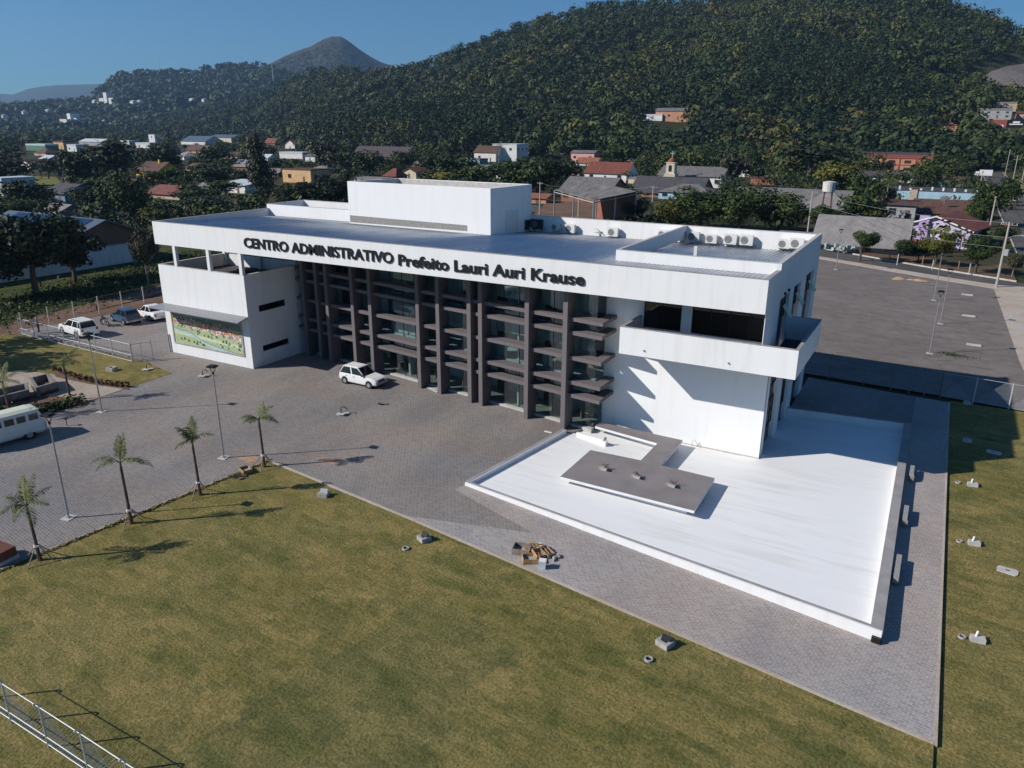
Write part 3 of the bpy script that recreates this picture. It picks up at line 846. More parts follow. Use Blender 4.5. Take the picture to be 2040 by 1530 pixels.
# concrete edging strips
mb = MB()
def strip(mb, a, b, w, z0, z1):
    a, b = Vector((*a,0)), Vector((*b,0)); d = (b-a).normalized(); nrm = Vector((-d.y,d.x,0))*w
    n = 6
    for i in range(n):
        p, q = a.lerp(b,i/n), a.lerp(b,(i+1)/n)
        mb.wedge_box([(p.x,p.y,gz(p.x)+z0),(q.x,q.y,gz(q.x)+z0),((q+nrm).x,(q+nrm).y,gz(q.x)+z0),((p+nrm).x,(p+nrm).y,gz(p.x)+z0)],
                     [(p.x,p.y,gz(p.x)+z1),(q.x,q.y,gz(q.x)+z1),((q+nrm).x,(q+nrm).y,gz(q.x)+z1),((p+nrm).x,(p+nrm).y,gz(p.x)+z1)])
strip(mb, PCOR, PFR, -.12, -.4, .012)
strip(mb, PCOR, (22.4,-34.0), .12, -.4, .012)
strip(mb, (PFR[0],PFR[1]-.12), (60.0,20.8), -.10, -.5, .015)
tag(mb.build('kerb_strip', SIDEWALK), 'pale concrete edging between the paving and the turf', kind='structure')

lawn_front = [(22.2,-34.0),(24.55,-12.35),(60.1,-17.12),(60.1,-45),(22.2,-45)]
sheet('lawn', [(22.2,-45)]+[(22.4,-34.0),(24.54,-12.4),(60.1,-17.15),(60.1,-45)], LAWN, -.02, 0, 'olive green turf laid in strips in front of the forecourt')
sheet('lawn', [(60.1,-45),(60.1,21.6),(66.3,21.6),(66.3,-45)], LAWN, -.12, 0, 'turf strip on the right of the paving')
sheet('lawn', [(-60,-40),(5.0,-34),(6.0,-11.4),(5.7,-8.4),(5.5,-4.05),(0.6,-3.1),(-17,-3.4),(-40,-7)], LAWN, .015, 0, 'turf bed on the left behind the palms')
# beige path through the left garden
pth = [(5.69,-8.5),(3.2,-8.75),(1.4,-8.85),(-1.0,-8.95),(-2.8,-9.1),(-5.0,-9.6),(-9.0,-12.0),(-12,-15),(-9,-18),(-3.0,-14.8),(0.2,-13.2),(3.2,-11.9),(6.0,-11.3)]
sheet('path', pth, SAND, .03, 0, 'beige unpaved path through the left garden')
sheet('soil_bed', [(6.02,-11.3),(3.2,-11.9),(0.2,-13.2),(-3,-14.8),(-9,-18),(-9,-19.5),(-2,-17.2),(2,-17),(5.6,-19.5)], SOIL, .036, 0, 'strip of dark soil under the hedge')
# lane and weeds on the left
sheet('dirt_lane', [(-16.6,-3.2),(-19.2,-2.6),(-21.5,17),(-40,60),(-46,60),(-25,16),(-22.5,-2),(-40,-12),(-60,-26),(-60,-30),(-38,-15)], DIRT, .02, 0, 'reddish dirt lane beyond the car park fence')
sheet('dirt_lane', [(-16.0,12.0),(-18.9,-2.9),(-19.4,-2.5),(-20.6,13),(-30,60),(0,60),(20,22.6)], DIRT, .012, 0, 'reddish bare earth behind the car park')
sheet('weed_strip', [(-22.6,-2),(-25,16),(-46,60),(-80,60),(-80,-40),(-60,-26)], WEEDS, .025, 0, 'weedy grass strip in front of the long white wall')

# gravel yard behind and to the right of the building
lot = [(20,22.9),(60.05,22.4),(66.0,21.7),(65.3,36),(64.4,72.2),(42.0,83.2),(12,97.5)]
sheet('gravel_yard', lot, GRAVEL, -.06, 0, 'empty grey gravel yard behind the building')
sheet('sidewalk', [(66.0,21.7),(65.3,36),(64.4,72.2),(42.0,83.2),(12,97.5),(12.6,99.2),(42.7,85.2),(65.2,75.0),(68.6,75.5),(68.8,21.6)], SIDEWALK, -.02, .2, 'pale concrete sidewalk along two sides of the gravel yard')
sheet('sidewalk', [(66.3,-45),(68.8,-45),(68.8,21.6),(66.3,21.6)], SIDEWALK, -.02, .2, 'pale concrete sidewalk along the right street')
# cross street (oblique) and the street leading away on the right
def lerp2(a,b,t): return (a[0]+(b[0]-a[0])*t, a[1]+(b[1]-a[1])*t)
sheet('street', [(-60,136),(12.6,99.3),(42.7,85.3),(65.2,75.1),(68.85,75.6),(68.85,78.2),(41.2,94.2),(11,110.5),(-58,146)], ASPHALT, -.14, 0, 'asphalt cross street behind the gravel yard')
sheet('street', [(68.85,-45),(77.2,-45),(77.2,420),(68.85,420)], ASPHALT, -.142, 0, 'asphalt street running away on the right')
mb = MB()
strip(mb, (67.2,79.6), (41.2,94.4), -.16, -.2, .0)
strip(mb, (41.2,94.4), (11,110.7), -.16, -.2, .0)
strip(mb, (77.2,96), (77.2,419), -.18, -.2, .0); strip(mb, (68.6,101), (68.6,419), -.16, -.2, .0)
tag(mb.build('kerb', pm('whitewashed_kerb', (.46,.44,.41), .8, var=.15)), 'whitewashed kerb stones along the streets', kind='structure')
sheet('soil_verge', [(67.2,79.9),(41.2,94.7),(11,111),(-10,121.5),(-8,126),(12,118),(41,101.5),(52,97.5),(64,90.5),(67.2,97)], ground_mix('verge_soil', (.15,.085,.055), (.12,.085,.05), (.08,.085,.03), .25, 1.0), -.03, 0, 'reddish soil verge under the street trees')
sheet('grass_verge', [(77.4,96),(84,96),(84,330),(77.4,330)], lawn_mat('verge_grass', sod=False), -.03, 0, 'green verge along the right street')
sheet('football_field', [G(60,372)[:2], G(130,372)[:2], G(112,352)[:2], G(62,350)[:2]], lawn_mat('bright_grass', (.12,.14,.03), (.16,.17,.045), sod=False), -.1, 0, 'bright green playing field between dark trees')

# orange sand stains, yellow kerb paint
for (px,py,sx,sy) in ((1812,556,6.0,1.4),):
    p = G(px,py); mb = MB(); rr = random.Random(3)
    for k in range(7):
        cx_, cy_ = p[0]+rr.uniform(-2.4,2.4), p[1]+rr.uniform(-.5,.5)-(.45*rr.uniform(-2.4,2.4)); r_ = rr.uniform(.35,.8)
        n_ = 12; base = gz(p[0])-.03
        vs = [(cx_+r_*(1+.2*rr.random())*math.cos(2*math.pi*i/n_), cy_+.7*r_*(1+.2*rr.random())*math.sin(2*math.pi*i/n_), base) for i in range(n_)]+[(cx_,cy_,base+.28*r_)]
        mb.add(vs, [(i,(i+1)%n_,n_) for i in range(n_)])
    tag(mb.build('sand_heap', pm('orange_sand', (.44,.29,.16), .95, var=.15, scale=3)), 'low heap of orange sand on the sidewalk edge behind the yard', 'sand heap')
def patch(name, cx_, cy_, r_, mat, dz, label, seed, asp=(1,1), rz=0):
    rr = random.Random(seed); n_ = 28; vs = []
    for i in range(n_):
        a = 2*math.pi*i/n_; q = r_*(.75+.5*rr.random())
        x_, y_ = q*asp[0]*math.cos(a), q*asp[1]*math.sin(a)
        X, Y = cx_+x_*math.cos(rz)-y_*math.sin(rz), cy_+x_*math.sin(rz)+y_*math.cos(rz)
        vs.append((X,Y,gz(X)+dz))
    o = MB().add(vs, [tuple(range(n_))]).build(name, mat); tag(o, label, None, None, 'structure'); return o
STAIN = pm('brick_dust', (.36,.23,.155), .95, var=.2, scale=3)
p = G(657,918); patch('brick_dust_stain', p[0], p[1], .65, STAIN, .004, 'orange dust stain on the paving', 2, (1.3,.5))
p = G(497,915); patch('brick_dust_stain', p[0], p[1], .7, STAIN, .004, 'orange dust stain beside the lamp', 4, (1,.6))
LIME = pm('lime_splash', (.46,.45,.44), .9, var=.2, scale=8)
rr = random.Random(8)
for k in range(46):
    t = rr.random(); p = G(1800+t*55+rr.gauss(0,5), 1125+t*35+rr.gauss(0,7))
    patch('lime_splash', p[0], p[1], rr.uniform(.012,.055)*(1.2-t*.6), LIME, .0045+.0001*k, 'white lime splashes on the paving by the terrace wall', 50+k)
for k in range(60):
    t = rr.random(); p = G(1000+t*700+rr.gauss(0,6), 1010+t*262+8+abs(rr.gauss(0,6)))
    patch('lime_splash', p[0], p[1], rr.uniform(.01,.032), LIME, .0045+.0001*k, 'mortar crumbs along the terrace wall', 150+k)

# tyre scuffs and weeds on the gravel yard
SC = pm('damp_gravel', (.115,.105,.10), .95, var=.2, scale=2)
rr = random.Random(21)
for k in range(26):
    px, py = rr.uniform(1660,1990), rr.uniform(560,735); p = G(px,py)
    patch('gravel_scuff', p[0], p[1], rr.uniform(.15,.5), SC, -.0565+.0001*k, 'darker scuff in the gravel', 300+k, (rr.uniform(1,2.6),.35), rr.uniform(-.5,.5))
p = G(1900,707)
mb = MB()
for k in range(260):
    a, r_ = rr.random()*6.28, abs(rr.gauss(0,.75)); x_, y_ = p[0]+r_*math.cos(a)*1.3, p[1]+r_*math.sin(a)*.7; h_ = rr.uniform(.06,.2); z_ = gz(x_)-.06
    mb.add([(x_-.03,y_,z_),(x_+.03,y_+.02,z_),(x_+rr.uniform(-.1,.1),y_,z_+h_)], [(0,1,2)])
tag(mb.build('weed_tuft', pm('weed_green', (.06,.085,.02), .9)), 'small patch of weeds growing in the gravel', 'weeds', kind='stuff')

# ------------------------------------------------------------------ low white roof terrace in front
TF = [(36.69,-9.31),(58.08,-12.32),(57.84,13.09),(50.0,12.2),(50.0,3.2),(39.62,3.2),(38.6,.9),(38.0,.55)]
T = thing('low_roof_terrace', 'flat white low roof with a grey kerb parapet in front of the right wing', 'roof terrace', (0,0,0))
zp = .17
flo = {0:-.08,1:-.26,2:-.34,3:-.34,4:-.34,5:-.22,6:-.14,7:-.10}
mb = MB(); vs = [(x,y,flo[i]) for i,(x,y) in enumerate(TF)]
cxy = (48.0,-4.0,-.26); vs.append(cxy)
mb.add(vs, [(i,(i+1)%8,8) for i in range(8)])
mb.build('terrace_floor', WHITE_WORN, T)
def wall_strip(mb, a, b, w, z0, z1, w2=None):
    a, b = Vector((*a,0)), Vector((*b,0)); d = (b-a).normalized(); nr = Vector((-d.y,d.x,0))*w
    P_ = [a, b, b+nr, a+nr]
    mb.wedge_box([(p.x,p.y,z0) for p in P_], [(p.x,p.y,z1) for p in P_])
mb = MB()
wall_strip(mb, TF[0], TF[1], .24, -.8, zp)
wall_strip(mb, (TF[1][0]-.0,TF[1][1]+.27), TF[2], .42, -.8, zp-.003)
wall_strip(mb, (57.41,13.05), (50.0,12.2), .2, -.8, zp-.006)
wall_strip(mb, TF[7], (TF[0][0]-.03,TF[0][1]+.24), .26, -.8, zp-.004)
wall_strip(mb, (39.0,.45), (41.0,.12), .16, -.6, zp+.0)
mb.build('parapet', WHITE, T)
mb = MB()
wall_strip(mb, (TF[0][0]-.01,TF[0][1]+.09), (TF[1][0],TF[1][1]+.09), .17, zp, zp+.014)
wall_strip(mb, (TF[1][0]+.02,TF[1][1]+.27), (TF[2][0]+.02,TF[2][1]), .46, zp, zp+.016)
wall_strip(mb, (57.41,13.09), (50.0,12.24), .24, zp-.006, zp+.012)
wall_strip(mb, (TF[7][0]-.02,TF[7][1]), (TF[0][0]-.05,TF[0][1]+.27), .22, zp-.004, zp+.013)
mb.build('coping', COPING, T)
mb = MB().boxr((57.93,-12.28,-.22),(.34,.34,.24),R(-8)); mb.build('drain_opening', BLACK, T)
for k, py in enumerate(((1808,960),(1797,1035),(1781,1140))):
    p = (58.16, (5.2,-.75,-6.6)[k]); mb = MB(); mb.boxr((p[0]+.12,p[1],-.03),(.22,(1.3,1.7,2.2)[k],.30),0); 
    mb.boxr((p[0]+.16,p[1]-.6,-.1),(.18,.5,.3),R(8)); mb.build('wall_stub', MOTTLE, T)

# L-shaped grey platform on the terrace
S = thing('concrete_platform', 'raised grey L-shaped slab with white edge on the white terrace', 'platform', (0,0,0))
mb = MB()
slab = [(41.08,-6.25),(48.80,-6.45),(48.68,-2.12),(45.50,-1.97),(45.46,2.30),(39.75,2.55),(39.75,1.75),(44.25,1.02),(44.25,-1.90),(41.06,-2.0)]
mb.prism(slab, .15, .30); mb.build('slab', white_wall('slab_edge_paint', .74, .12), S)
mb = MB().prism(slab, .30, .312); mb.build('slab_top', pm('dark_cement_top', (.215,.195,.195), .8, var=.1, scale=.8, bmp=.1), S)
mb = MB(); mb.prism([(41.5,-5.8),(48.3,-6.0),(48.2,-2.6),(41.5,-2.4)], -.4, .15); mb.prism([(44.5,-1.6),(45.2,-1.6),(45.2,2.2),(44.5,1.4)], -.4, .15); mb.prism([(40.2,2.3),(44.4,1.5),(44.4,2.2),(40.2,2.45)], -.4, .15)
mb.build('support', WHITE_WORN, S)
for k,(x_,y_) in enumerate(((42.89,-4.18),(44.9,-4.23),(46.94,-4.29))):
    t = thing('anchor_footing', ('left','middle','right')[k]+' concrete footing with bare reinforcement bars on the grey platform', 'footing', (x_,y_,.312), R(-8), 'footings on the platform')
    MB().boxr((0,0,.07),(.42,.30,.14)).boxr((-.28,-.02,.04),(.20,.22,.08),.3).build('block', CEMENT, t)
    MB().disc((.36,.02,.004),(0,0,1),.13,10).build('hole', BLACK, t)
    rr = random.Random(k)
    r_ = MB()
    for i in range(9):
        a = rr.uniform(-.25,.25); r_.tube((rr.uniform(-.18,.18),rr.uniform(-.12,.12),.1),(rr.uniform(-.25,.25),rr.uniform(-.2,.2),.36),.012,n=5)
    r_.build('rebar', RUST, t)
t = thing('loose_wire', 'thin bent wire sticking out of the white terrace by the wall', 'wire', G(1378,886,.02))
MB().path([(0,0,-.1),(.02,0,.25),(.15,.05,.35),(.3,.1,.1),(.4,.1,-.1)], .018, 5).build('strand', STEEL, t)
t = thing('wall_end_block', 'small white block at the end of the low wall by the entrance', 'block', (41.05,.15,0), 0)
MB().boxr((0,0,-.06),(.42,.30,.36),R(-8)).build('block', WHITE_WORN, t); MB().boxr((.05,.05,.24),(.16,.12,.22),.4,(.4,.3)).build('rag', CEMENT, t)

# ------------------------------------------------------------------ fences
SHADED_STEEL = pm('shaded_grey_steel', (.20,.21,.22), .6, .2, var=.1)  # steel colour darkened to imitate the shade these fences stand in
def fence(label, pts, h, rails, name='mesh_fence', wire=.11, wr=.004, pr_=.035, rr_=None, mesh=True, diag=False, mat=None, dzf=0, group=None, cap=False, post='fence'):
    mat = mat or STEEL_P
    o = pts[0]; t = thing(name, label, 'fence', (o[0],o[1],gz(o[0])+dzf), 0, group)
    def loc(p, z): return (p[0]-o[0], p[1]-o[1], gz(p[0])-gz(o[0])+z)
    for p in pts:
        m_ = MB(); m_.tube(loc(p,-.3), loc(p,h), pr_, n=8)
        if cap: m_.path([loc(p,h), loc((p[0],p[1]-.07),h+.10), loc((p[0],p[1]-.16),h+.13)], pr_*.8, 6)
        m_.build('post', mat, t)
    for z in rails:
        m_ = MB()
        for a,b_ in zip(pts[:-1],pts[1:]): m_.tube(loc(a,z), loc(b_,z), rr_ or pr_*.62, n=6)
        m_.build('rail', mat, t)
    if mesh:
        m_ = MB()
        for a,b_ in zip(pts[:-1],pts[1:]):
            L_ = math.dist(a,b_); n_ = max(2,int(L_/wire)); zl, zh = rails[-1], rails[0]
            for i in range(n_):
                u = i/n_; q = lerp2(a,b_,u)
                if diag:
                    du = (zh-zl)/L_
                    for sgn in (1,-1):
                        u1 = u+sgn*du; q1 = lerp2(a,b_,min(max(u1,0),1)); zz = zl+(zh-zl)*((min(max(u1,0),1)-u)/(sgn*du))
                        m_.tube(loc(q,zl), loc(q1,zz), wr, n=3)
                else: m_.tube(loc(q,zl), loc(q,zh), wr, n=3)
        m_.build('wire_mesh', mat, t)
    return t
fence('galvanised mesh fence with double lower rail crossing the near lawn corner', [(31.0+2.14*i,-31.76-.02*i) for i in range(8)], 1.66, (1.58,.42,.12), diag=True, wire=.14, cap=True, rr_=.017)
fence('white metal fence along the left lawn by the car park', [(-17.0,-3.35),(-14.6,-3.4),(-12.2,-3.45),(-9.8,-3.5),(-7.4,-3.55),(-5.0,-3.6),(-2.6,-3.68),(0.05,-3.75)], 1.72, (1.55,.62,.08), wire=.3, wr=.004, pr_=.045, rr_=.02, diag=True)
fence('fence of bare white posts along the dirt lane', [(-18.0,-2.6),(-18.15,.1),(-18.3,2.8),(-18.5,5.6),(-18.7,8.4),(-18.9,11.2),(-19.1,14.0),(-19.3,16.9),(-19.6,20)], 1.85, (1.75,.9,.1), wire=.35, wr=.003, pr_=.06, rr_=.006, mat=pm('whitish_concrete_post', (.5,.48,.45), .85))
fence('grey mesh fence in the shade between the paving and the gravel yard', [(44.0,22.75),(46.4,22.7),(48.9,22.65),(51.4,22.55),(54.0,22.45),(56.0,22.35)], 1.9, (1.85,1.0,.08), wire=.12, pr_=.04, mat=SHADED_STEEL, rr_=.014, wr=.003)
fence('sunlit zigzag mesh fence at the right end of the turf', [(59.4,22.2),(61.6,22.0),(63.85,21.7),(66.1,21.5)], 1.95, (1.9,.08), wire=.12, wr=.006, pr_=.05, rr_=.018, diag=True, dzf=-.1)
fence('metal gate between two fences in the shade behind the paving', [(56.0,22.35),(57.3,22.3),(58.35,22.25),(59.4,22.2)], 1.9, (1.82,.12), name='metal_gate', wire=.16, pr_=.05, mat=SHADED_STEEL, rr_=.02)
# gate leaf left open at the car park
t = thing('mesh_gate', 'open mesh gate leaf hanging at the end of the white fence', 'gate', (0.05,-3.75,0), R(60))
m_ = MB(); m_.tube((0,0,.1),(1.6,0,.1),.03); m_.tube((0,0,1.55),(1.6,0,1.55),.03); m_.tube((0.04,0,.1),(0.04,0,1.55),.03); m_.tube((1.6,0,0),(1.6,0,1.75),.045); m_.tube((.8,0,.1),(.8,0,1.55),.02)
m_.build('gate_frame', STEEL_P, t)
m_ = MB()
for i in range(14): m_.tube((.1+.11*i,0,.1),(.1+.11*i,0,1.55),.005,n=3)
m_.build('wire_mesh', STEEL_P, t)

# ------------------------------------------------------------------ street lamps
def lamp(px, py, h, label, group, rz=0, dz=0, base=True):
    p = G(px,py,dz); t = thing('street_lamp', label, 'street lamp', p, rz, group)
    m_ = MB(); m_.tube((0,0,-.3),(0,0,h*.5),.055,.05,10); m_.tube((0,0,h*.5),(0,0,h-.45),.042,.034,10); m_.tube((0,0,h*.5-.05),(0,0,h*.5+.02),.06,.06,10)
    m_.build('pole', STEEL, t)
    if base:
        m_ = MB(); m_.boxr((0,0,.01),(.55,.55,.05)); m_.build('footing', CEMENT_LT, t)
        m_ = MB(); m_.boxr((0,0,.045),(.22,.22,.03)); m_.build('base_plate', STEEL, t)
    m_ = MB(); m_.tube((0,0,h-.48),(0,0,h-.34),.06,.06,8)
    m_.path([(0,0,h-.38),(-.14,0,h-.26),(-.2,0,h-.06)], .022, 6); m_.path([(0,0,h-.38),(.14,0,h-.26),(.2,0,h-.06)], .022, 6)
    m_.build('yoke', BLACK, t)
    m_ = MB(); m_.wedge_box([(-.24,-.2,h-.06),(.24,-.2,h-.06),(.24,.2,h-.06),(-.24,.2,h-.06)],[(-.28,-.24,h+.02),(.28,-.24,h+.02),(.28,.24,h+.02),(-.28,.24,h+.02)])
    m_.boxr((0,0,h+.045),(.40,.34,.05)); m_.build('lamp_head', BLACK, t)
    return t
lamp(446,912,5.75,'thin grey lamp post on the paving left of the corner palm','lamps on the forecourt', R(10))
lamp(137,1032,5.6,'thin grey lamp post nearest to the viewer beside the white van','lamps on the forecourt', R(10))
lamp(203,820,5.6,'thin grey lamp post at the paving edge by the left flower bed','lamps on the forecourt', R(10))
lamp(1852,704,5.7,'lamp post in the gravel yard nearest to the building','lamps in the gravel yard',0,-.06)
lamp(1873,645,5.7,'second lamp post in the gravel yard, behind the nearest one','lamps in the gravel yard',0,-.06)
lamp(1860,598,5.7,'third lamp post in the gravel yard, half way to the street','lamps in the gravel yard',0,-.06)
lamp(1665,537,5.6,'lamp post at the back edge of the yard beside the building corner','lamps in the gravel yard',0,-.06)
# ------------------------------------------------------------------ vehicles
CARGLASS = pm('car_glass', (.012,.016,.018), .08, var=.02, spec=.6)
CHROME = pm('wheel_rim', (.45,.46,.47), .35, .6, var=.05)
LAMPC = pm('headlight_glass', (.55,.58,.58), .15, var=.05, spec=.6)
REDL = pm('red_tail_light', (.35,.015,.012), .25, var=.05)
PLATE = pm('number_plate', (.40,.41,.42), .5, var=.05)
def paint(name, c): return pm(name, c, .28, var=.03, spec=.55)
P_WHITE = paint('white_car_paint', (.78,.78,.77)); P_BLUE = paint('blue_car_paint', (.030,.075,.14)); P_SILVER = paint('silver_car_paint', (.36,.38,.40))

def loft(mb, secs):
    n = len(secs[0]); vs = [p for s in secs for p in s]; fs = []
    for k in range(len(secs)-1):
        for i in range(n):
            fs.append((k*n+i, k*n+(i+1)%n, (k+1)*n+(i+1)%n, (k+1)*n+i))
    fs.append(tuple(range(n-1,-1,-1))); fs.append(tuple(range((len(secs)-1)*n, len(secs)*n)))
    return mb.add(vs, fs)

def wheels(t, xf, xr, w, r, y_out=0.012):
    for x in (xf, xr):
        for s in (1,-1):
            y0 = s*(w-.19); y1 = s*(w+y_out)
            a = MB(); a.tube((x,s*(w-.25),r+.02),(x,s*(w+.004),r+.02),r+.055,n=18); a.build('wheel_arch', BLACK, t, loc=None)
            wh = MB(); wh.tube((x,y0,r),(x,y1,r),r,n=20); wo = wh.build('wheel', RUBBER, t)
            rm = MB(); rm.tube((x,y1-s*.02,r),(x,y1+s*.012,r),r*.64,r*.60,n=14); rm.build('rim', CHROME, wo)

def car(name, label, cat, loc, rz, L, Wd, H, col, kind, group=None, wb=None, r=.29):
    """x forward; body lofted from cross-sections, cabin of glass panes between painted pillars"""
    t = thing(name, label, cat, loc, rz, group)
    w = Wd/2; hl = L/2; zb = .20
    belt = {'hatch':.86,'sedan':.86,'suv':1.0}[kind]; hood = belt-.10
    if kind == 'hatch': st = [(-hl,.45,.80,.86),(-hl+.10,.30,belt,.95),(-hl*.5,zb,belt+.02,1),(hl*.25,zb,belt,1),(hl*.42,zb,belt-.01,1),(hl-.35,.22,hood,.97),(hl-.08,.30,hood-.08,.92),(hl,.36,.58,.86)]
    elif kind == 'sedan': st = [(-hl,.42,.82,.85),(-hl+.12,.28,.92,.94),(-hl*.55,zb,.93,1),(hl*.25,zb,belt,1),(hl*.42,zb,belt-.01,1),(hl-.35,.22,hood-.02,.96),(hl-.08,.28,hood-.12,.88),(hl,.36,.55,.80)]
    else: st = [(-hl,.50,.95,.88),(-hl+.12,.34,belt+.02,.96),(-hl*.5,.26,belt+.04,1),(hl*.25,.26,belt,1),(hl*.40,.26,belt-.02,1),(hl-.35,.28,belt-.08,.97),(hl-.08,.36,belt-.16,.90),(hl,.42,.70,.82)]
    secs = []
    for x,z0,z1,k in st:
        ww = w*k; zm = z0+(z1-z0)*.55
        secs.append([(x,-ww*.94,z0),(x,-ww,z0+.08),(x,-ww,zm),(x,-ww*.97,z1-.06),(x,-ww*.86,z1),(x,ww*.86,z1),(x,ww*.97,z1-.06),(x,ww,zm),(x,ww,z0+.08),(x,ww*.94,z0)])
    loft(MB(), secs).build('body', col, t)
    if kind == 'hatch': cab = (-hl+.08,-hl+.42,hl*.02,hl*.40)
    elif kind == 'sedan': cab = (-hl*.62,-hl*.36,hl*.05,hl*.42)
    else: cab = (-hl+.10,-hl+.40,hl*.08,hl*.42)
    x0,x1,x2,x3 = cab; zc = belt-.03; wb_, wt = w*.90, w*.74
    # roof + pillars
    bq = [(x0,-wb_,zc),(x3,-wb_,zc),(x3,wb_,zc),(x0,wb_,zc)]; tq = [(x1,-wt,H-.04),(x2,-wt,H-.04),(x2,wt,H-.04),(x1,wt,H-.04)]
    g = MB(); g.wedge_box(bq, tq); cabin = g.build('cabin', col, t)
    rf = MB(); rf.wedge_box([(x1-.03,-wt-.01,H-.045),(x2+.03,-wt-.01,H-.045),(x2+.03,wt+.01,H-.045),(x1-.03,wt+.01,H-.045)],[(x1+.12,-wt+.1,H),(x2-.12,-wt+.1,H),(x2-.12,wt-.1,H),(x1+.12,wt-.1,H)])
    rf.build('roof', col if kind != 'suv' or True else BLACK, t)
    def pane(nm, a,b,c,d, ins, off):
        a,b,c,d = map(Vector,(a,b,c,d)); cen = (a+b+c+d)/4
        nr = (b-a).cross(d-a).normalized()
        if nr.dot(cen-Vector((0,0,zc))) < 0: nr = -nr
        q = [p+(cen-p).normalized()*ins+nr*off for p in (a,b,c,d)]
        m_ = MB(); m_.add(q, [(0,1,2,3)]); m_.build(nm, CARGLASS, t)
    pane('windshield', bq[1],bq[2],tq[2],tq[1], .09, .006)
    pane('rear_window', bq[0],bq[3],tq[3],tq[0], .10, .006)
    for s in (0,1):
        b0,b1,t0,t1 = (bq[0],bq[1],tq[0],tq[1]) if s == 0 else (bq[3],bq[2],tq[3],tq[2])
        def L3(a,b_,u): return tuple(a[i]+(b_[i]-a[i])*u for i in range(3))
        cuts = [.0,.5,1.0] if kind == 'hatch' else [.0,.16,.54,1.0] if kind == 'suv' else [.0,.5,1.0]
        for u0,u1 in zip(cuts[:-1],cuts[1:]):
            pane('side_window', L3(b0,b1,u0),L3(b0,b1,u1),L3(t0,t1,u1),L3(t0,t1,u0), .065, .006)
    wheels(t, (wb or L*.63)/2+.02, -(wb or L*.63)/2, w, r)
    for s in (1,-1):
        k = st[-1][3]
        MB().boxr((hl-.015,s*w*k*.80,st[-1][2]-.02),(.10,.26,.15)).build('headlight', LAMPC, t)
        MB().boxr((-hl+.015,s*w*.76,st[0][2]-.12),(.06,.20,.24)).build('tail_light', REDL, t)
        MB().boxr((x3-.10,s*(wb_+.10),zc+.10),(.12,.16,.11)).build('mirror', BLACK, t)
        for u in (.42,.0):
            MB().boxr((x0+(x3-x0)*(.60 if u else .30),s*(w+.008),zc-.13),(.14,.02,.03)).build('door_handle', BLACK, t)
    MB().boxr((hl-.01,0,st[-1][2]-.02),(.06,w*.95,.12)).build('grille', BLACK, t)
    MB().boxr((hl+.01,0,.40),(.14,Wd*.92,.17)).build('bumper', pm('bumper_grey',(.30,.31,.31),.5) if kind=='hatch' else col, t)
    MB().boxr((-hl-.01,0,.43),(.14,Wd*.92,.17)).build('bumper', pm('bumper_grey',(.30,.31,.31),.5) if kind=='hatch' else col, t)
    MB().boxr((hl+.085,0,.42),(.01,.40,.12)).build('number_plate', PLATE, t)
    MB().boxr((-hl-.085,0,.46),(.01,.40,.12)).build('number_plate', PLATE, t)
    MB().boxr((0,0,.24),(L*.86,Wd*.84,.12)).build('underbody', BLACK, t)
    return t
car('parked_car','white boxy three door hatchback parked in front of the glass front','car',(20.35,1.62,0),R(-1),3.65,1.52,1.44,P_WHITE,'hatch',wb=2.36,r=.27)
car('parked_car','white sport utility car with roof bars behind the white fence','car',(-12.3,-.55,0),R(174),4.35,1.80,1.62,P_WHITE,'suv',wb=2.6,r=.35)
car('parked_car','dark blue hatchback between the motorcycle and the white sedan','car',(-12.9,4.75,0),R(170),3.75,1.62,1.48,P_BLUE,'hatch',wb=2.45,r=.29)
car('parked_car','white sedan seen from behind at the left corner of the building','car',(-12.1,7.15,0),R(170),4.3,1.70,1.46,P_WHITE,'sedan',wb=2.55,r=.29)
car('parked_car','red tailed car mostly hidden behind the left corner of the building','car',(-8.6,9.2,0),R(170),4.1,1.68,1.46,paint('red_car_paint',(.30,.02,.02)),'sedan',r=.29)
car('parked_car','silver car standing at the kerb of the right street far away','car',G(2022,402,-.14),R(90),4.2,1.7,1.46,P_SILVER,'sedan',r=.3)
car('parked_car','light car under the roof of the grey house behind the yard','car',(38.5,103.0,-.3),R(0),4.0,1.65,1.46,P_SILVER,'sedan',r=.3)
c = [o for o in bpy.data.objects if o.get('label','').startswith('white sport utility')][0]
m_ = MB()
for s in (1,-1): m_.tube((-1.5,s*.62,1.66),(.3,s*.62,1.66),.02,n=6); m_.tube((-1.5,s*.62,1.66),(-1.5,s*.62,1.58),.02,n=6); m_.tube((.3,s*.62,1.66),(.3,s*.62,1.58),.02,n=6)
m_.build('roof_bars', BLACK, c)

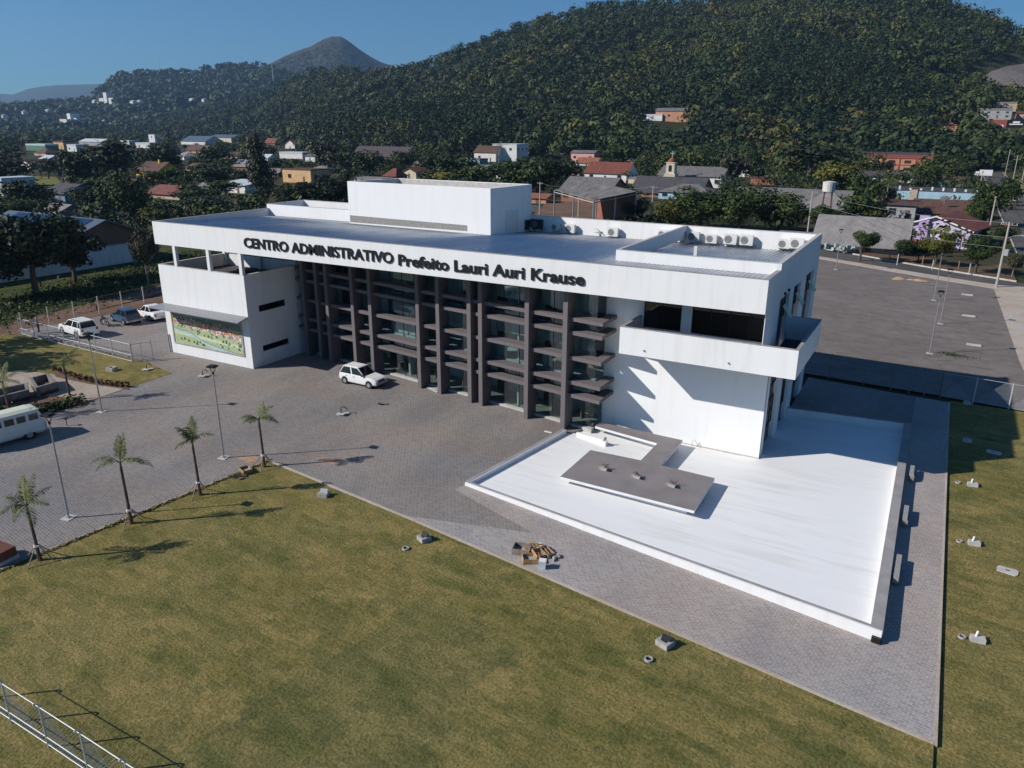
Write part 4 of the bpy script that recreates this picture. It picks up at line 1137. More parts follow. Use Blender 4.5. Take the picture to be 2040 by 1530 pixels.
# old rounded van on the left
CREAM = paint('cream_van_paint', (.72,.72,.66)); VROOF = paint('pale_yellow_roof', (.70,.70,.56))
def van():
    t = thing('old_van','rounded cream passenger van with pale roof parked at the left edge','van',(8.35,-18.55,0),R(-99))
    L, w = 4.5, .86; hl = L/2
    secs = []
    for x,k,z0,zt in ((-hl,.80,.42,1.05),(-hl+.07,.93,.32,1.10),(-hl+.3,1,.28,1.12),(hl-.45,1,.28,1.12),(hl-.15,.95,.30,1.10),(hl-.02,.84,.40,1.02)):
        ww = w*k; secs.append([(x,-ww*.92,z0),(x,-ww,z0+.15),(x,-ww*1.0,.85),(x,-ww*.97,zt),(x,ww*.97,zt),(x,ww,.85),(x,ww,z0+.15),(x,ww*.92,z0)])
    loft(MB(), secs).build('body', CREAM, t, smooth=False)
    secs = []
    for x0,x1,k in ((-hl+.03,-hl+.28,.9),(-hl+.12,-hl+.36,.97),(-hl+.4,-hl+.5,1),(hl-.5,hl-.75,1),(hl-.2,hl-.52,.97),(hl-.08,hl-.42,.9)):
        a,b_ = w*.965*k, w*.86*k
        secs.append([(x0,-a,1.09),(x1*.99,-b_,1.72),(x1,b_,1.72),(x0,a,1.09)])
    loft(MB(), secs).build('upper_body', CREAM, t)
    secs = []
    for x,k,h in ((-hl+.22,.80,1.80),(-hl+.34,.92,1.88),(-hl+.7,.97,1.93),(hl-1.0,.97,1.93),(hl-.62,.92,1.88),(hl-.46,.8,1.80)):
        a = w*.90*k; secs.append([(x,-a,1.70),(x,-a*.96,1.80),(x,-a*.55,h),(x,a*.55,h),(x,a*.96,1.80),(x,a,1.70)])
    loft(MB(), secs).build('roof', VROOF, t)
    for s in (1,-1):
        for k,(xa,xb) in enumerate(((-1.86,-1.32),(-1.14,-.62),(-.48,.06),(.22,.76),(.98,1.62))):
            lo, hi = 1.20, 1.60
            f = lambda x,z: (x, s*(w*.965+(w*.86-w*.965)*(z-1.09)/.63+.008), z)
            p = MB(); pts = [f(xa,lo),f(xb,lo),f(xb-(.12 if k==4 else 0),hi),f(xa,hi)]
            p.add(pts if s < 0 else pts[::-1], [(0,1,2,3)]); p.build('side_window', CARGLASS, t)
    for nm,xa,xb,sg in (('windshield',hl-.10,hl-.40,1),('rear_window',-hl+.04,-hl+.25,-1)):
        p = MB(); q = [(xa-(.05*sg),-.66,1.16),(xa-(.05*sg),.66,1.16),(xb-(.0*sg),.60,1.62),(xb-(.0*sg),-.60,1.62)]
        q = [(x+sg*.05,y,z) for x,y,z in q]
        p.add(q, [(0,1,2,3)]); p.build(nm, CARGLASS, t)
    wheels(t, 1.22, -1.18, w-.02, .31)
    for s in (1,-1):
        m_ = MB(); m_.tube((hl-.10,s*.58,.78),(hl+.02,s*.58,.78),.10,n=14); m_.build('headlight', LAMPC, t)
        MB().boxr((-hl+.02,s*.70,.72),(.06,.12,.30)).build('tail_light', REDL, t)
        MB().boxr((1.55,s*(w+.10),1.28),(.05,.16,.14)).build('mirror', BLACK, t)
    for sg in (1,-1): MB().boxr((sg*(hl+.02),0,.42),(.10,1.62,.14)).build('bumper', P_WHITE, t)
    MB().boxr((-hl-.03,0,.62),(.012,.40,.13)).build('number_plate', PLATE, t)
van()

def truck():
    p = G(1956,353,-.14); t = thing('box_truck','small white box truck at the far end of the right street','truck',p,R(180))
    m_ = MB(); m_.box(-3.5,-1.05,.75,1.2,1.05,3.0); m_.build('cargo_box', P_WHITE, t)
    m_ = MB(); m_.wedge_box([(1.3,-1,.5),(3.0,-1,.5),(3.0,1,.5),(1.3,1,.5)],[(1.3,-.95,2.3),(2.5,-.9,2.3),(2.5,.9,2.3),(1.3,.95,2.3)]); m_.build('cab', P_WHITE, t)
    wheels(t, 2.2, -2.0, 1.0, .42)
    m_ = MB(); m_.quad((2.83,-.8,1.35),(2.83,.8,1.35),(2.56,.8,2.15),(2.56,-.8,2.15)); m_.build('windshield', CARGLASS, t)
truck()

def motorcycle():
    t = thing('motorcycle','black motorcycle parked between the white and the blue car','motorcycle',(-13.3,2.75,0),R(172))
    for x in (.62,-.62):
        m_ = MB(); n_ = 16
        for i in range(n_):
            a0,a1 = 2*math.pi*i/n_,2*math.pi*(i+1)/n_; m_.tube((x+.25*math.cos(a0),0,.3+.25*math.sin(a0)),(x+.25*math.cos(a1),0,.3+.25*math.sin(a1)),.05,n=6)
        wo = m_.build('wheel', RUBBER, t); MB().tube((x,-.04,.3),(x,.04,.3),.10,n=10).build('hub', CHROME, wo)
    m_ = MB(); m_.path([(.62,.07,.3),(.45,.07,.75),(.38,.07,.98)],.025,6); m_.path([(.62,-.07,.3),(.45,-.07,.75),(.38,-.07,.98)],.025,6); m_.path([(.40,0,.8),(.1,0,.45),(-.3,0,.4),(-.62,0,.3)],.04,6)
    m_.build('frame', BLACK, t)
    MB().boxr((.0,0,.42),(.34,.22,.28)).build('engine', CHROME, t)
    secs = [[(x,-k,z-.1),(x,-k*.7,z+.06),(x,k*.7,z+.06),(x,k,z-.1)] for x,k,z in ((.32,.06,.78),(.18,.14,.82),(-.05,.12,.80),(-.18,.06,.74))]
    loft(MB(), secs).build('tank', BLACK, t)
    secs = [[(x,-k,z-.05),(x,-k*.8,z+.05),(x,k*.8,z+.05),(x,k,z-.05)] for x,k,z in ((-.12,.10,.76),(-.35,.14,.74),(-.65,.12,.80),(-.80,.06,.84))]
    loft(MB(), secs).build('seat', RUBBER, t)
    MB().path([(.30,-.36,1.02),(.40,-.15,1.0),(.40,.15,1.0),(.30,.36,1.02)],.02,6).build('handlebar', BLACK, t)
    MB().tube((.52,0,.82),(.60,0,.80),.09,n=10).build('headlight', LAMPC, t)
motorcycle()

# ------------------------------------------------------------------ person by the fence
def person():
    t = thing('person','person in a light blue shirt and dark trousers standing behind the white fence','person',(-16.0,-2.2,0.02),R(-40))
    SKIN = pm('skin', (.33,.18,.12), .6, var=.05); SH = pm('blue_shirt', (.16,.24,.33), .8); TR = pm('dark_trousers', (.03,.035,.05), .85); HR = pm('dark_hair', (.015,.012,.01), .7)
    # skeleton: pelvis root, legs, spine, head, arms
    P_ = [(0,0,.93,.13,.12),(0,.0,1.10,.14,.10),(0,0,1.30,.17,.11),(0,0,1.43,.12,.08),(0,.01,1.52,.055,.055),(0,.02,1.60,.085,.10),(0,.02,1.72,.075,.09),
          (.09,0,.86,.09,.095),(.10,.01,.48,.06,.065),(.10,-.01,.09,.042,.048),(.11,.13,.04,.04,.03),
          (-.09,0,.86,.09,.095),(-.11,.03,.48,.06,.065),(-.12,.0,.09,.042,.048),(-.13,.14,.04,.04,.03),
          (.20,0,1.40,.06,.06),(.24,-.01,1.12,.043,.045),(.22,.12,.90,.034,.034),(.21,.17,.82,.03,.04),
          (-.20,0,1.40,.06,.06),(-.25,-.01,1.12,.043,.045),(-.25,.10,.90,.034,.034),(-.25,.14,.82,.03,.04)]
    E_ = [(0,1),(1,2),(2,3),(3,4),(4,5),(5,6),(0,7),(7,8),(8,9),(9,10),(0,11),(11,12),(12,13),(13,14),(3,15),(15,16),(16,17),(17,18),(3,19),(19,20),(20,21),(21,22)]
    me = bpy.data.meshes.new('body'); me.from_pydata([p[:3] for p in P_], E_, []); o = bpy.data.objects.new('body', me); COL.objects.link(o)
    sk = o.modifiers.new('Skin','SKIN'); sb = o.modifiers.new('Sub','SUBSURF'); sb.levels = sb.render_levels = 2
    for i,p in enumerate(P_): me.skin_vertices[0].data[i].radius = p[3:5]; me.skin_vertices[0].data[i].use_root = (i == 0)
    bpy.context.view_layer.update()
    m2 = bpy.data.meshes.new_from_object(o.evaluated_get(bpy.context.evaluated_depsgraph_get()))
    bpy.data.objects.remove(o)
    for mm in (SH,TR,SKIN,HR): 
        if mm.name not in [x.name if x else '' for x in m2.materials]: m2.materials.append(mm)
    while len(m2.materials) > 4: m2.materials.pop(index=0)
    for f in m2.polygons:
        c = f.center; f.use_smooth = True
        if c.z > 1.62 and (c.y < .06 or c.z > 1.74): f.material_index = 3
        elif c.z > 1.49 or (abs(c.x) > .17 and c.z < 1.12): f.material_index = 2
        elif c.z > .92: f.material_index = 0
        else: f.material_index = 1
    b_ = bpy.data.objects.new('body', m2); COL.objects.link(b_); b_.parent = t
person()

# ------------------------------------------------------------------ inspection boxes, rings, debris
def insp(px, py, rz, label, dz=-.02, s=1.0, lid=0.5, hole=True, pale=False):
    p = G(px,py,dz); t = thing('inspection_box', label, 'inspection box', p, rz, 'concrete inspection boxes', s)
    m_ = MB()
    m_.boxr((0,-.24,.11),(.66,.16,.34)); m_.boxr((0,.24,.11),(.66,.16,.34)); m_.boxr((-.25,0,.11),(.16,.32,.34)); m_.boxr((.25,0,.11),(.16,.32,.34))
    m_.build('frame', CEMENT_LT if pale else CEMENT, t)
    MB().boxr((0,0,.16),(.34,.32,.02)).build('inside', BLACK, t)
    if lid: 
        MB().boxr((.02,.05,.36),(.46,.10,.30),.3,(R(-25),R(8))).build('lid', BLACK if lid < .6 else WHITEP, t)
    return t
insp(645,988,R(20),'concrete box with white pipe ends on the turf by the paving edge',lid=.9,s=.8)
insp(845,1076,R(-25),'concrete box with a raised black lid on the turf below the long shed of paving',lid=.5,s=.8)
insp(1325,1285,R(-20),'concrete box with dark lid nearest to the viewer on the front turf',lid=.5,s=.85)
insp(223,738,R(15),'flat concrete block on the left flower bed lawn',dz=.02,lid=0)
def ring(px, py, label, dz=-.02, r=.17):
    p = G(px,py,dz); t = thing('pipe_ring', label, 'pipe end', p, 0, 'pipe rings set in the turf')
    MB().ring((0,0,-.05),r*.66,r,.13).build('rim', CEMENT, t); MB().disc((0,0,.03),(0,0,1),r*.7,14).build('opening', BLACK, t)
ring(808,1094,'pipe ring in the turf beside the box with the raised black lid')
ring(1292,1315,'pipe ring in the turf beside the nearest concrete box')
for k,(bx_,by_,d) in enumerate((((1937,968),(1908,962),'first, nearest the building shadow'),((1940,1085),(1911,1079),'middle'),((1947,1277),(1916,1270),'last, nearest the viewer'))):
    p = G(*bx_,-.12); t = thing('inspection_box','pale box with white pipe stub on the right turf, '+d,'inspection box',p,R(8),'pale boxes along the right turf strip')
    m_ = MB(); m_.boxr((0,0,.08),(.52,.32,.22)); m_.build('box', CEMENT_LT, t)
    MB().tube((-.08,.02,.15),(-.02,.10,.40),.045,n=10).build('pipe_stub', WHITEP, t)
    ring(by_[0],by_[1],'pipe ring beside the '+('first','middle','last')[k]+' pale box of the right turf strip',-.12,.15)
for (px,py),d in (((2007,1138),'in the sun at the right edge'),((1980,902),'at the edge of the building shadow')):
    p = G(px,py,-.12); t = thing('concrete_cover','pale cover slab in the turf '+d,'cover slab',p,R(-10),'covers in the right turf')
    MB().prism([(-.40,-.26),(.34,-.30),(.42,-.2),(.42,.2),(.32,.28),(-.36,.26),(-.44,.1)],-.02,.05).build('slab', CEMENT_LT, t); MB().boxr((.0,0,.055),(.16,.07,.012)).build('slot', BLACK, t)
for (px,py),d in (((1926,805),'by the fence post'),((1926,880),'beside the shaded paving')):
    p = G(px,py,-.12); t = thing('inspection_box','small pale box in the building shadow '+d,'inspection box',p,R(8))
    MB().boxr((0,0,.08),(.5,.3,.2)).boxr((-.1,0,.2),(.15,.15,.1)).build('box', CEMENT_LT, t)
for (px,py),d in (((1930,630),'farther'),((1940,688),'nearer'),((1927,588),'farthest')):
    p = G(px,py,-.06); t = thing('cover_slab', d+' of the pale flat slabs lying in the gravel yard','cover slab',p,R(-4),'slabs in the gravel yard')
    MB().boxr((0,0,.05),(1.25,.42,.12)).build('slab', CEMENT_LT, t); MB().boxr((.45,.0,.13),(.2,.4,.05),.05).build('lid', CEMENT, t)
for (px,py),d in (((683,826),'on the paving in front of the white hatchback'),((406,750),'on the paving near the mural corner'),((294,737),'of white scraps on the left flower bed lawn')):
    p = G(px,py,.0); t = thing('debris_pit','open paving pit with broken concrete '+d,'open pit',p,R(10))
    MB().boxr((-.15,-.05,.03),(.55,.42,.07),.2).boxr((.22,.18,.05),(.3,.25,.1),.7).build('broken_concrete', CEMENT_LT, t)
    MB().boxr((.18,-.08,.02),(.55,.30,.05),.1).build('pit', BLACK, t)
    m_ = MB(); m_.path([(-.2,.1,.05),(-.25,.2,.4),(.05,.25,.5),(.25,.2,.35)],.035,6); m_.build('cable_loop', BLACK, t)
p = G(762,806); t = thing('broken_paver_hole','small hole with red broken pavers in the paving','hole',p,.1)
MB().boxr((0,0,.008),(.34,.26,.016)).build('hole', BLACK, t); MB().boxr((-.28,.0,.04),(.22,.18,.08),.5).boxr((.26,.12,.04),(.24,.12,.07),.2).build('pavers', RUST, t)
p = G(862,778); t = thing('loose_planks','pale boards lying between two fins at the glass front','boards',p,.0)
MB().boxr((0,0,.05),(1.3,.16,.05),R(-20)).boxr((.15,.15,.09),(1.1,.14,.05),R(-5)).boxr((-.2,.3,.05),(.7,.2,.06),R(30)).build('boards', CEMENT_LT, t)
p = G(1183-30,925-60); 
t = thing('paper_scrap','white scrap lying on the paving by the terrace corner','scrap',G(1092,861),.3)
MB().boxr((0,0,.02),(.55,.16,.03),R(-20)).build('scrap', WHITEP, t)

# building leftovers on the paving edge
def crate(px, py, sx, sy, h, rz, label, mat, tilt=None, dz=0):
    p = G(px,py); t = thing('wooden_crate', label, 'crate', (p[0],p[1],p[2]+dz), rz, 'open boards and crates of the rubbish heap')
    m_ = MB(); th = .03
    m_.box(-sx,-sy,0,sx,sy,th); m_.box(-sx,-sy,th,sx,-sy+th,h); m_.box(-sx,sy-th,th,sx,sy,h); m_.box(-sx,-sy+th,th,-sx+th,sy-th,h); m_.box(sx-th,-sy+th,th,sx,sy-th,h)
    m_.build('boards', mat, t)
    m_ = MB(); m_.box(-sx+th,-sy+th,th,sx-th,sy-th,th+.05); m_.build('mortar', CEMENT, t)
    if tilt: t.rotation_euler = (tilt[0],tilt[1],rz)
    return t
crate(1040,1100,.42,.34,.32,R(15),'grey weathered open crate at the left of the rubbish heap',pm('grey_wood',(.25,.20,.16),.85,var=.3,scale=4))
crate(1058,1118,.40,.30,.26,R(35),'orange wooden mortar box at the front of the rubbish heap',WOODB)
crate(1075,1108,.36,.26,.22,R(60),'tilted orange wooden box in the middle of the rubbish heap',WOODB,(R(14),R(10)),.06)
crate(1088,1104,.34,.24,.18,R(-20),'small brown wooden box at the right of the rubbish heap',WOOD,(R(-10),R(12)),.05)
p = G(1081,1131); t = thing('white_bucket','square pale bucket standing in front of the rubbish heap','bucket',p,.3)
m_ = MB(); m_.wedge_box([(-.14,-.14,0),(.14,-.14,0),(.14,.14,0),(-.14,.14,0)],[(-.17,-.17,.40),(.17,-.17,.40),(.17,.17,.40),(-.17,.17,.40)]); m_.build('body', pm('pale_plastic',(.55,.58,.62),.5), t)
MB().boxr((0,0,.402),(.28,.28,.012)).build('paint_inside', WHITEP, t)
p = G(1077,1093); t = thing('cement_bag','white crumpled cement bag on top of the rubbish heap','bag',p,.4)
secs = [[(x,-k,.0),(x,-k*1.05,h*.5),(x,-k*.5,h),(x,k*.5,h*1.05),(x,k*1.05,h*.5),(x,k,0)] for x,k,h in ((-.3,.08,.12),(-.2,.2,.2),(0,.22,.26),(.2,.2,.2),(.3,.1,.1))]
loft(MB(), secs).build('bag', WHITEP, t)
p = G(1010,1088); t = thing('steel_bars','bundle of thin grey steel bars on the paving left of the rubbish heap','steel bars',p,R(-8))
m_ = MB(); rr = random.Random(4)
for i in range(7): a = rr.uniform(-.04,.04); m_.tube((-1.3+rr.uniform(-.1,.1),-.1+.035*i,.03),(1.1+rr.uniform(-.2,.1),-.1+.035*i+a*3,.04),.012,n=5)
m_.build('bars', COPING, t)
p = G(1062,1097); t = thing('loose_boards','short splintered boards leaning on the rubbish heap','boards',p,.3)
m_ = MB()
for i in range(8): m_.boxr((rr.uniform(-.35,.45),rr.uniform(-.3,.3),rr.uniform(.05,.35)),(rr.uniform(.3,.7),.09,.03),rr.uniform(0,3),(rr.uniform(-.4,.4),rr.uniform(-.4,.4)))
m_.build('boards', WOODB, t)
p = G(1098,1110); t = thing('rubble_pieces','grey stone rubble at the right end of the rubbish heap','rubble',p,.0)
m_ = MB()
for i in range(12): m_.boxr((rr.uniform(-.4,.35),rr.uniform(-.3,.3),.06),(rr.uniform(.08,.2),rr.uniform(.08,.16),rr.uniform(.08,.14)),rr.uniform(0,3),(rr.uniform(-.3,.3),.2))
m_.build('pieces', CEMENT, t)
# crate and hole at the lawn corner
crate(490,940,.36,.27,.24,R(-20),'open wooden box at the corner of the front turf',WOOD)
p = G(474,950,-.02); t = thing('planting_pit','dark planting hole with loose earth by the open wooden box','pit',p,0)
MB().disc((0,0,.02),(0,0,1),.28,12).build('hole', BLACK, t); m_ = MB()
for i in range(16): a = rr.uniform(-.6,1.6); m_.boxr((.42*math.cos(a),.36*math.sin(a),.03),(.16,.14,.10),a,(.3,.2))
m_.build('earth', SOIL, t)
# rusty planter at the left edge
p = G(10,1112); t = thing('planter_box','rust brown rectangular planter on a pale base at the left edge','planter',(22.35,-26.35,0),R(4))
m_ = MB(); m_.box(-.6,-.45,.18,.6,.45,.62); m_.build('box', pm('rust_brown_paint',(.14,.05,.03),.6,var=.15), t); MB().box(-.65,-.5,-.05,.65,.5,.18).build('base', CEMENT_LT, t)

# raw concrete block planters in the left garden
def blockbox(pts, h, label, wall=.2):
    t = thing('block_planter', label, 'planter', (pts[0][0],pts[0][1],.03), 0, 'raw block planters')
    m_ = MB(); n_ = len(pts)
    for i in range(n_):
        a = (pts[i][0]-pts[0][0],pts[i][1]-pts[0][1]); b_ = (pts[(i+1)%n_][0]-pts[0][0],pts[(i+1)%n_][1]-pts[0][1])
        wall_strip(m_, a, b_, wall, -.1, h+.004*i)
    m_.build('block_wall', pm('concrete_blocks',(.20,.18,.165),.9,var=.25,scale=3,bmp=.3), t)
    MB().prism([(p_[0]-pts[0][0],p_[1]-pts[0][1]) for p_ in pts], -.05, h*.35).build('soil', SOIL, t)
P1 = [G(a,b_)[:2] for a,b_ in ((72,795),(117,778),(112,768),(66,784))]
blockbox([G(75,793)[:2],G(118,780)[:2],G(100,762)[:2],G(62,772)[:2]], .75, 'square raw concrete block planter on the beige path')
blockbox([G(-60,828)[:2],G(62,796)[:2],G(58,782)[:2],G(-60,806)[:2]], .75, 'long raw concrete block planter at the left edge')

# two small sign posts at the left hedge
p = G(99,842); t = thing('marker_post','short dark post beside the rear of the cream van','post',(9.1,-15.0,0),0)
MB().tube((0,0,-.1),(0,0,.5),.03,n=8).build('post', RUST, t); MB().boxr((0,0,.5),(.25,.2,.06)).build('cap', BLACK, t)
# ------------------------------------------------------------------ foliage
def cloud(name, pos, nrm, size, tint, mats, hue=None, extra=None, aspect=1.5, jitter=.55):
    """mesh of many leaf-shaped faces; extra = (verts, faces) of wood in the second material"""
    n = len(pos)
    nrm = nrm + rng.normal(0, jitter, (n,3)); nrm /= np.linalg.norm(nrm, axis=1, keepdims=True)
    r = rng.normal(0,1,(n,3)); u = np.cross(nrm, r); u /= np.linalg.norm(u, axis=1, keepdims=True); v = np.cross(nrm, u)
    s = size[:,None]
    a = pos-u*s*aspect*.5; b = pos-v*s*.5; c = pos+u*s*aspect*.5; d = pos+v*s*.5
    co = np.stack([a,b,c,d],1).reshape(-1,3)
    ev, ef = (np.array(extra[0], float).reshape(-1,3), extra[1]) if extra else (np.zeros((0,3)), [])
    me = bpy.data.meshes.new(name)
    me.vertices.add(len(co)+len(ev)); me.vertices.foreach_set('co', np.concatenate([co,ev]).astype(np.float32).ravel())
    loops = list(range(0)); ln = np.arange(len(co), dtype=np.int32)
    fl = [len(f) for f in ef]; el = np.array([i+len(co) for f in ef for i in f], dtype=np.int32)
    alll = np.concatenate([ln, el]); starts = np.concatenate([np.arange(n)*4, len(co)+np.concatenate([[0],np.cumsum(fl)[:-1]]) if ef else np.zeros(0)]).astype(np.int32)
    me.loops.add(len(alll)); me.loops.foreach_set('vertex_index', alll)
    me.polygons.add(n+len(ef)); me.polygons.foreach_set('loop_start', starts)
    for mm in mats: me.materials.append(mm)
    if ef: me.polygons.foreach_set('material_index', np.concatenate([np.zeros(n),np.ones(len(ef))]).astype(np.int32))
    me.update(calc_edges=True)
    at = me.attributes.new('tint','FLOAT','FACE'); at.data.foreach_set('value', np.concatenate([tint,np.zeros(len(ef))]).astype(np.float32))
    if hue is not None:
        ah = me.attributes.new('hue','FLOAT','FACE'); ah.data.foreach_set('value', np.concatenate([hue,np.zeros(len(ef))]).astype(np.float32))
    return me

def unit(n):
    d = rng.normal(0,1,(n,3)); return d/np.linalg.norm(d,axis=1,keepdims=True)

def crown_pts(kind, n):
    """unit tree: height 1, crown radius about 0.5"""
    K = dict(round=(.60,.50,.36,.20,18), dense=(.56,.52,.42,.19,22), tall=(.58,.40,.42,.15,26), umbrella=(.78,.55,.16,.17,20), loose=(.58,.48,.36,.15,20), street=(.66,.50,.30,.19,14), column=(.52,.32,.46,.14,26))[kind]
    zc, rx, rz, lr, nl = K
    c = unit(nl)*(rng.random((nl,1))**.5)*np.array([rx-lr*.6, rx-lr*.6, rz-lr*.5]); c[:,2] += zc
    rad = lr*rng.uniform(.65,1.25,nl)
    w = rad**2; k = rng.choice(nl, n, p=w/w.sum())
    d = unit(n); rr = rad[k]*(.55+.5*rng.random(n))
    pos = c[k]+d*rr[:,None]*np.array([1,1,.85])
    out = pos-np.array([0,0,zc-.1]); out /= np.linalg.norm(out,axis=1,keepdims=True)+1e-6
    lob = rng.normal(0,.16,nl)[k]
    tint = np.clip(.48+lob+rng.normal(0,.17,n), 0, 1)
    return pos, d*.6+out*.6, tint

def wood(kind, seed):
    rr = random.Random(seed); m_ = MB()
    h = dict(round=.42,dense=.40,tall=.75,umbrella=.66,loose=.5,street=.50,column=.7)[kind]
    tr = .022 if kind in ('tall','column') else .030
    pts = [(0,0,-.06),(rr.uniform(-.01,.01),rr.uniform(-.01,.01),h*.4),(rr.uniform(-.03,.03),rr.uniform(-.03,.03),h)]
    m_.path(pts, [tr*1.25,tr,tr*.6], 6)
    for i in range(6):
        a = i*1.05+rr.uniform(-.3,.3); z0 = h*rr.uniform(.55,1); L = rr.uniform(.2,.4)
        m_.path([(0,0,z0),(L*.5*math.cos(a),L*.5*math.sin(a),z0+.10),(L*math.cos(a),L*math.sin(a),z0+rr.uniform(.12,.28))],[tr*.5,tr*.35,tr*.15],5)
    return m_

PROTO = {}
def proto(kind, leaf, bark, n, ls, var):
    key = (kind, leaf.name, var, n)
    if key in PROTO: return PROTO[key]
    pos, nr, tint = crown_pts(kind, n); wd = wood(kind, var)
    size = ls*rng.uniform(.6,1.4,n)
    cr = cloud('crown', pos, nr, size, tint, [leaf])
    tr = bpy.data.meshes.new('trunk'); tr.from_pydata(wd.v,[],wd.f); tr.materials.append(bark); tr.update()
    one = cloud('tree', pos, nr, size, tint, [leaf,bark], extra=(wd.v, wd.f))
    PROTO[key] = (cr, tr, one); return PROTO[key]

def tree(name, label, p, h, w, kind='round', leaf=None, bark=None, near=False, n=None, ls=None, group=None, var=0, rz=None):
    leaf = leaf or L_DENSE; bark = bark or BARK
    n = n or (4200 if near else 1300); ls = ls or (.032 if near else .050)
    cr, tr, one = proto(kind, leaf, bark, n, ls, var)
    rz = random.uniform(0,6.28) if rz is None else rz
    if near:
        t = thing(name, label, 'tree', p, rz, group, (w,w,h))
        for nm, me in (('trunk',tr),('crown',cr)):
            o = bpy.data.objects.new(nm, me); COL.objects.link(o); o.parent = t
    else:
        t = bpy.data.objects.new(name, one); COL.objects.link(t); t.location = p; t.rotation_euler = (0,0,rz); t.scale = (w,w,h)
        tag(t, label, 'tree', group)
    return t

def tree_px(label, px, pyb, pyt, wpx, kind='round', leaf=None, near=False, name='tree', group=None, bark=None, var=0, n=None, ls=None, dz=-.2):
    p = G(px, pyb, dz); D = depth(p)
    return tree(name, label, p, (pyb-pyt)*D/(F_PX*.947), wpx*D/F_PX, kind, leaf, bark, near, n, ls, group, var)

# ------------------------------------------------------------------ palms
def palm(label, px, pyb, h, fronds, group, lean=(0,0), seed=0, stakes=True, fl=1.5, name='young_palm', tr_=.085, dz=-.02, bark=None, w0=1.0):
    """fronds: list of (azimuth deg, start elevation deg, droop, length)"""
    rr = random.Random(seed); p = G(px,pyb,dz); t = thing(name, label, 'palm', p, 0, group)
    m_ = MB(); k = 9
    pts = [(lean[0]*(i/k)**1.3, lean[1]*(i/k)**1.3, -.15+(h+.15)*i/k) for i in range(k+1)]
    m_.path(pts, [tr_*1.5,tr_*1.15]+[tr_*(1-.35*i/k)*(1.0+.10*(i%2)) for i in range(2,k+1)], 9); m_.build('trunk', bark or pm('palm_fibre',(.12,.07,.055),.95,var=.4,scale=9,stretch=(1,1,.5),bmp=.6), t)
    top = Vector(pts[-1])
    m_ = MB(); m_.path([top-Vector((0,0,.15)),top+Vector((0,0,.22)),top+Vector((.02,0,.45))],[tr_*.8,tr_*.55,tr_*.2],8); m_.build('crownshaft', pm('palm_shaft',(.10,.12,.04),.7), t)
    for az_,el,droop,L in fronds:
        a = R(az_); e = R(el); n_ = 16; pos = top+Vector((0,0,.25)); dirv = Vector((math.cos(a)*math.cos(e),math.sin(a)*math.cos(e),math.sin(e)))
        pl = [pos.copy()]
        for i in range(n_):
            dirv = (dirv+Vector((0,0,-droop/n_))).normalized(); pos = pos+dirv*L/n_; pl.append(pos.copy())
        m_ = MB(); m_.path(pl, [.022*(1-.85*i/n_) for i in range(n_+1)], 5)
        for i in range(3, n_+1):
            for q in (0,.5):
                if i+q > n_: continue
                c = pl[i] if q == 0 else (pl[i]+pl[min(i+1,n_)])/2
                d = (pl[min(i+1,n_)]-pl[i-1]).normalized(); side = d.cross(Vector((0,0,1)))
                if side.length < .05: side = Vector((math.cos(a+1.57),math.sin(a+1.57),0))
                side.normalize(); u = i/n_; ll = .37*w0*math.sin(math.pi*min(1,u*.82+.15))*rr.uniform(.8,1.15)
                for sg in (1,-1):
                    for lay in range(2):
                        o = (side*sg*(.72+.2*rr.random())+d*.55+Vector((0,0,rr.uniform(-1.0,.15)))).normalized()
                        tip = c+o*ll; md = c+o*ll*.5+Vector((0,0,.02)); wv = d.cross(o).cross(o); wv = d*.011
                        m_.add([c-wv,md-wv*1.4,tip,md+wv*1.4],[(0,1,2,3)])
        fo = m_.build('frond', L_PALM, t)
        at = fo.data.attributes.new('tint','FLOAT','FACE'); b0 = rr.uniform(.35,.7)
        at.data.foreach_set('value',[min(1,max(0,b0+rr.gauss(0,.2))) for _ in range(len(fo.data.polygons))])
    if stakes:
        zt_ = .78
        for i,a in enumerate((20,110,200,290)):
            a = R(a+rr.uniform(-12,12)); q = MB(); q.tube((.78*math.cos(a),.78*math.sin(a),-.05),(.09*math.cos(a),.09*math.sin(a),zt_),.026,n=6); q.build('stake', pm('stake_wood',(.34,.25,.17),.85,var=.25,scale=5), t)
        q = MB(); q.ring((0,0,zt_-.06),tr_*1.25,tr_*1.7,.09,10); q.build('tie_band', WHITEP, t)
    return t
GP = 'newly planted palms along the forecourt'
palm('palm with a bushy drooping crown nearest to the viewer at the turf edge',80,1116,2.45,[(100,75,.9,1.5),(60,62,1.3,1.4),(150,70,1.2,1.5),(20,55,1.8,1.35),(200,60,1.7,1.3),(250,52,2.1,1.3),(300,50,2.2,1.3),(340,42,2.4,1.5),(90,85,.5,1.6),(190,30,2.2,1.2)],GP,(-.12,0),1)
palm('palm with three wide arching fronds between the two bushy palms',262,1043,3.05,[(205,48,1.9,1.75),(32,44,1.9,1.8),(100,78,.7,1.5),(120,82,.6,1.4),(70,80,.8,1.35),(215,40,2.2,1.5),(20,52,1.9,1.5)],GP,(-.06,.0),2)
palm('palm with upright tied fronds, second from the turf corner',399,986,2.75,[(90,85,.4,1.5),(120,80,.6,1.45),(60,80,.7,1.4),(200,72,1.6,1.3),(30,66,2.0,1.5),(300,78,.9,1.2),(250,75,1.1,1.2),(210,45,2.4,1.2)],GP,(-.05,0),3)
palm('small palm at the turf corner with a light drooping crown',527,930,2.65,[(200,45,2.3,1.25),(30,48,2.1,1.3),(95,75,1.0,1.1),(60,70,1.6,1.2),(220,60,2.0,1.2),(15,60,1.9,1.15),(280,60,2.0,1.0)],GP,(-.05,0),4)
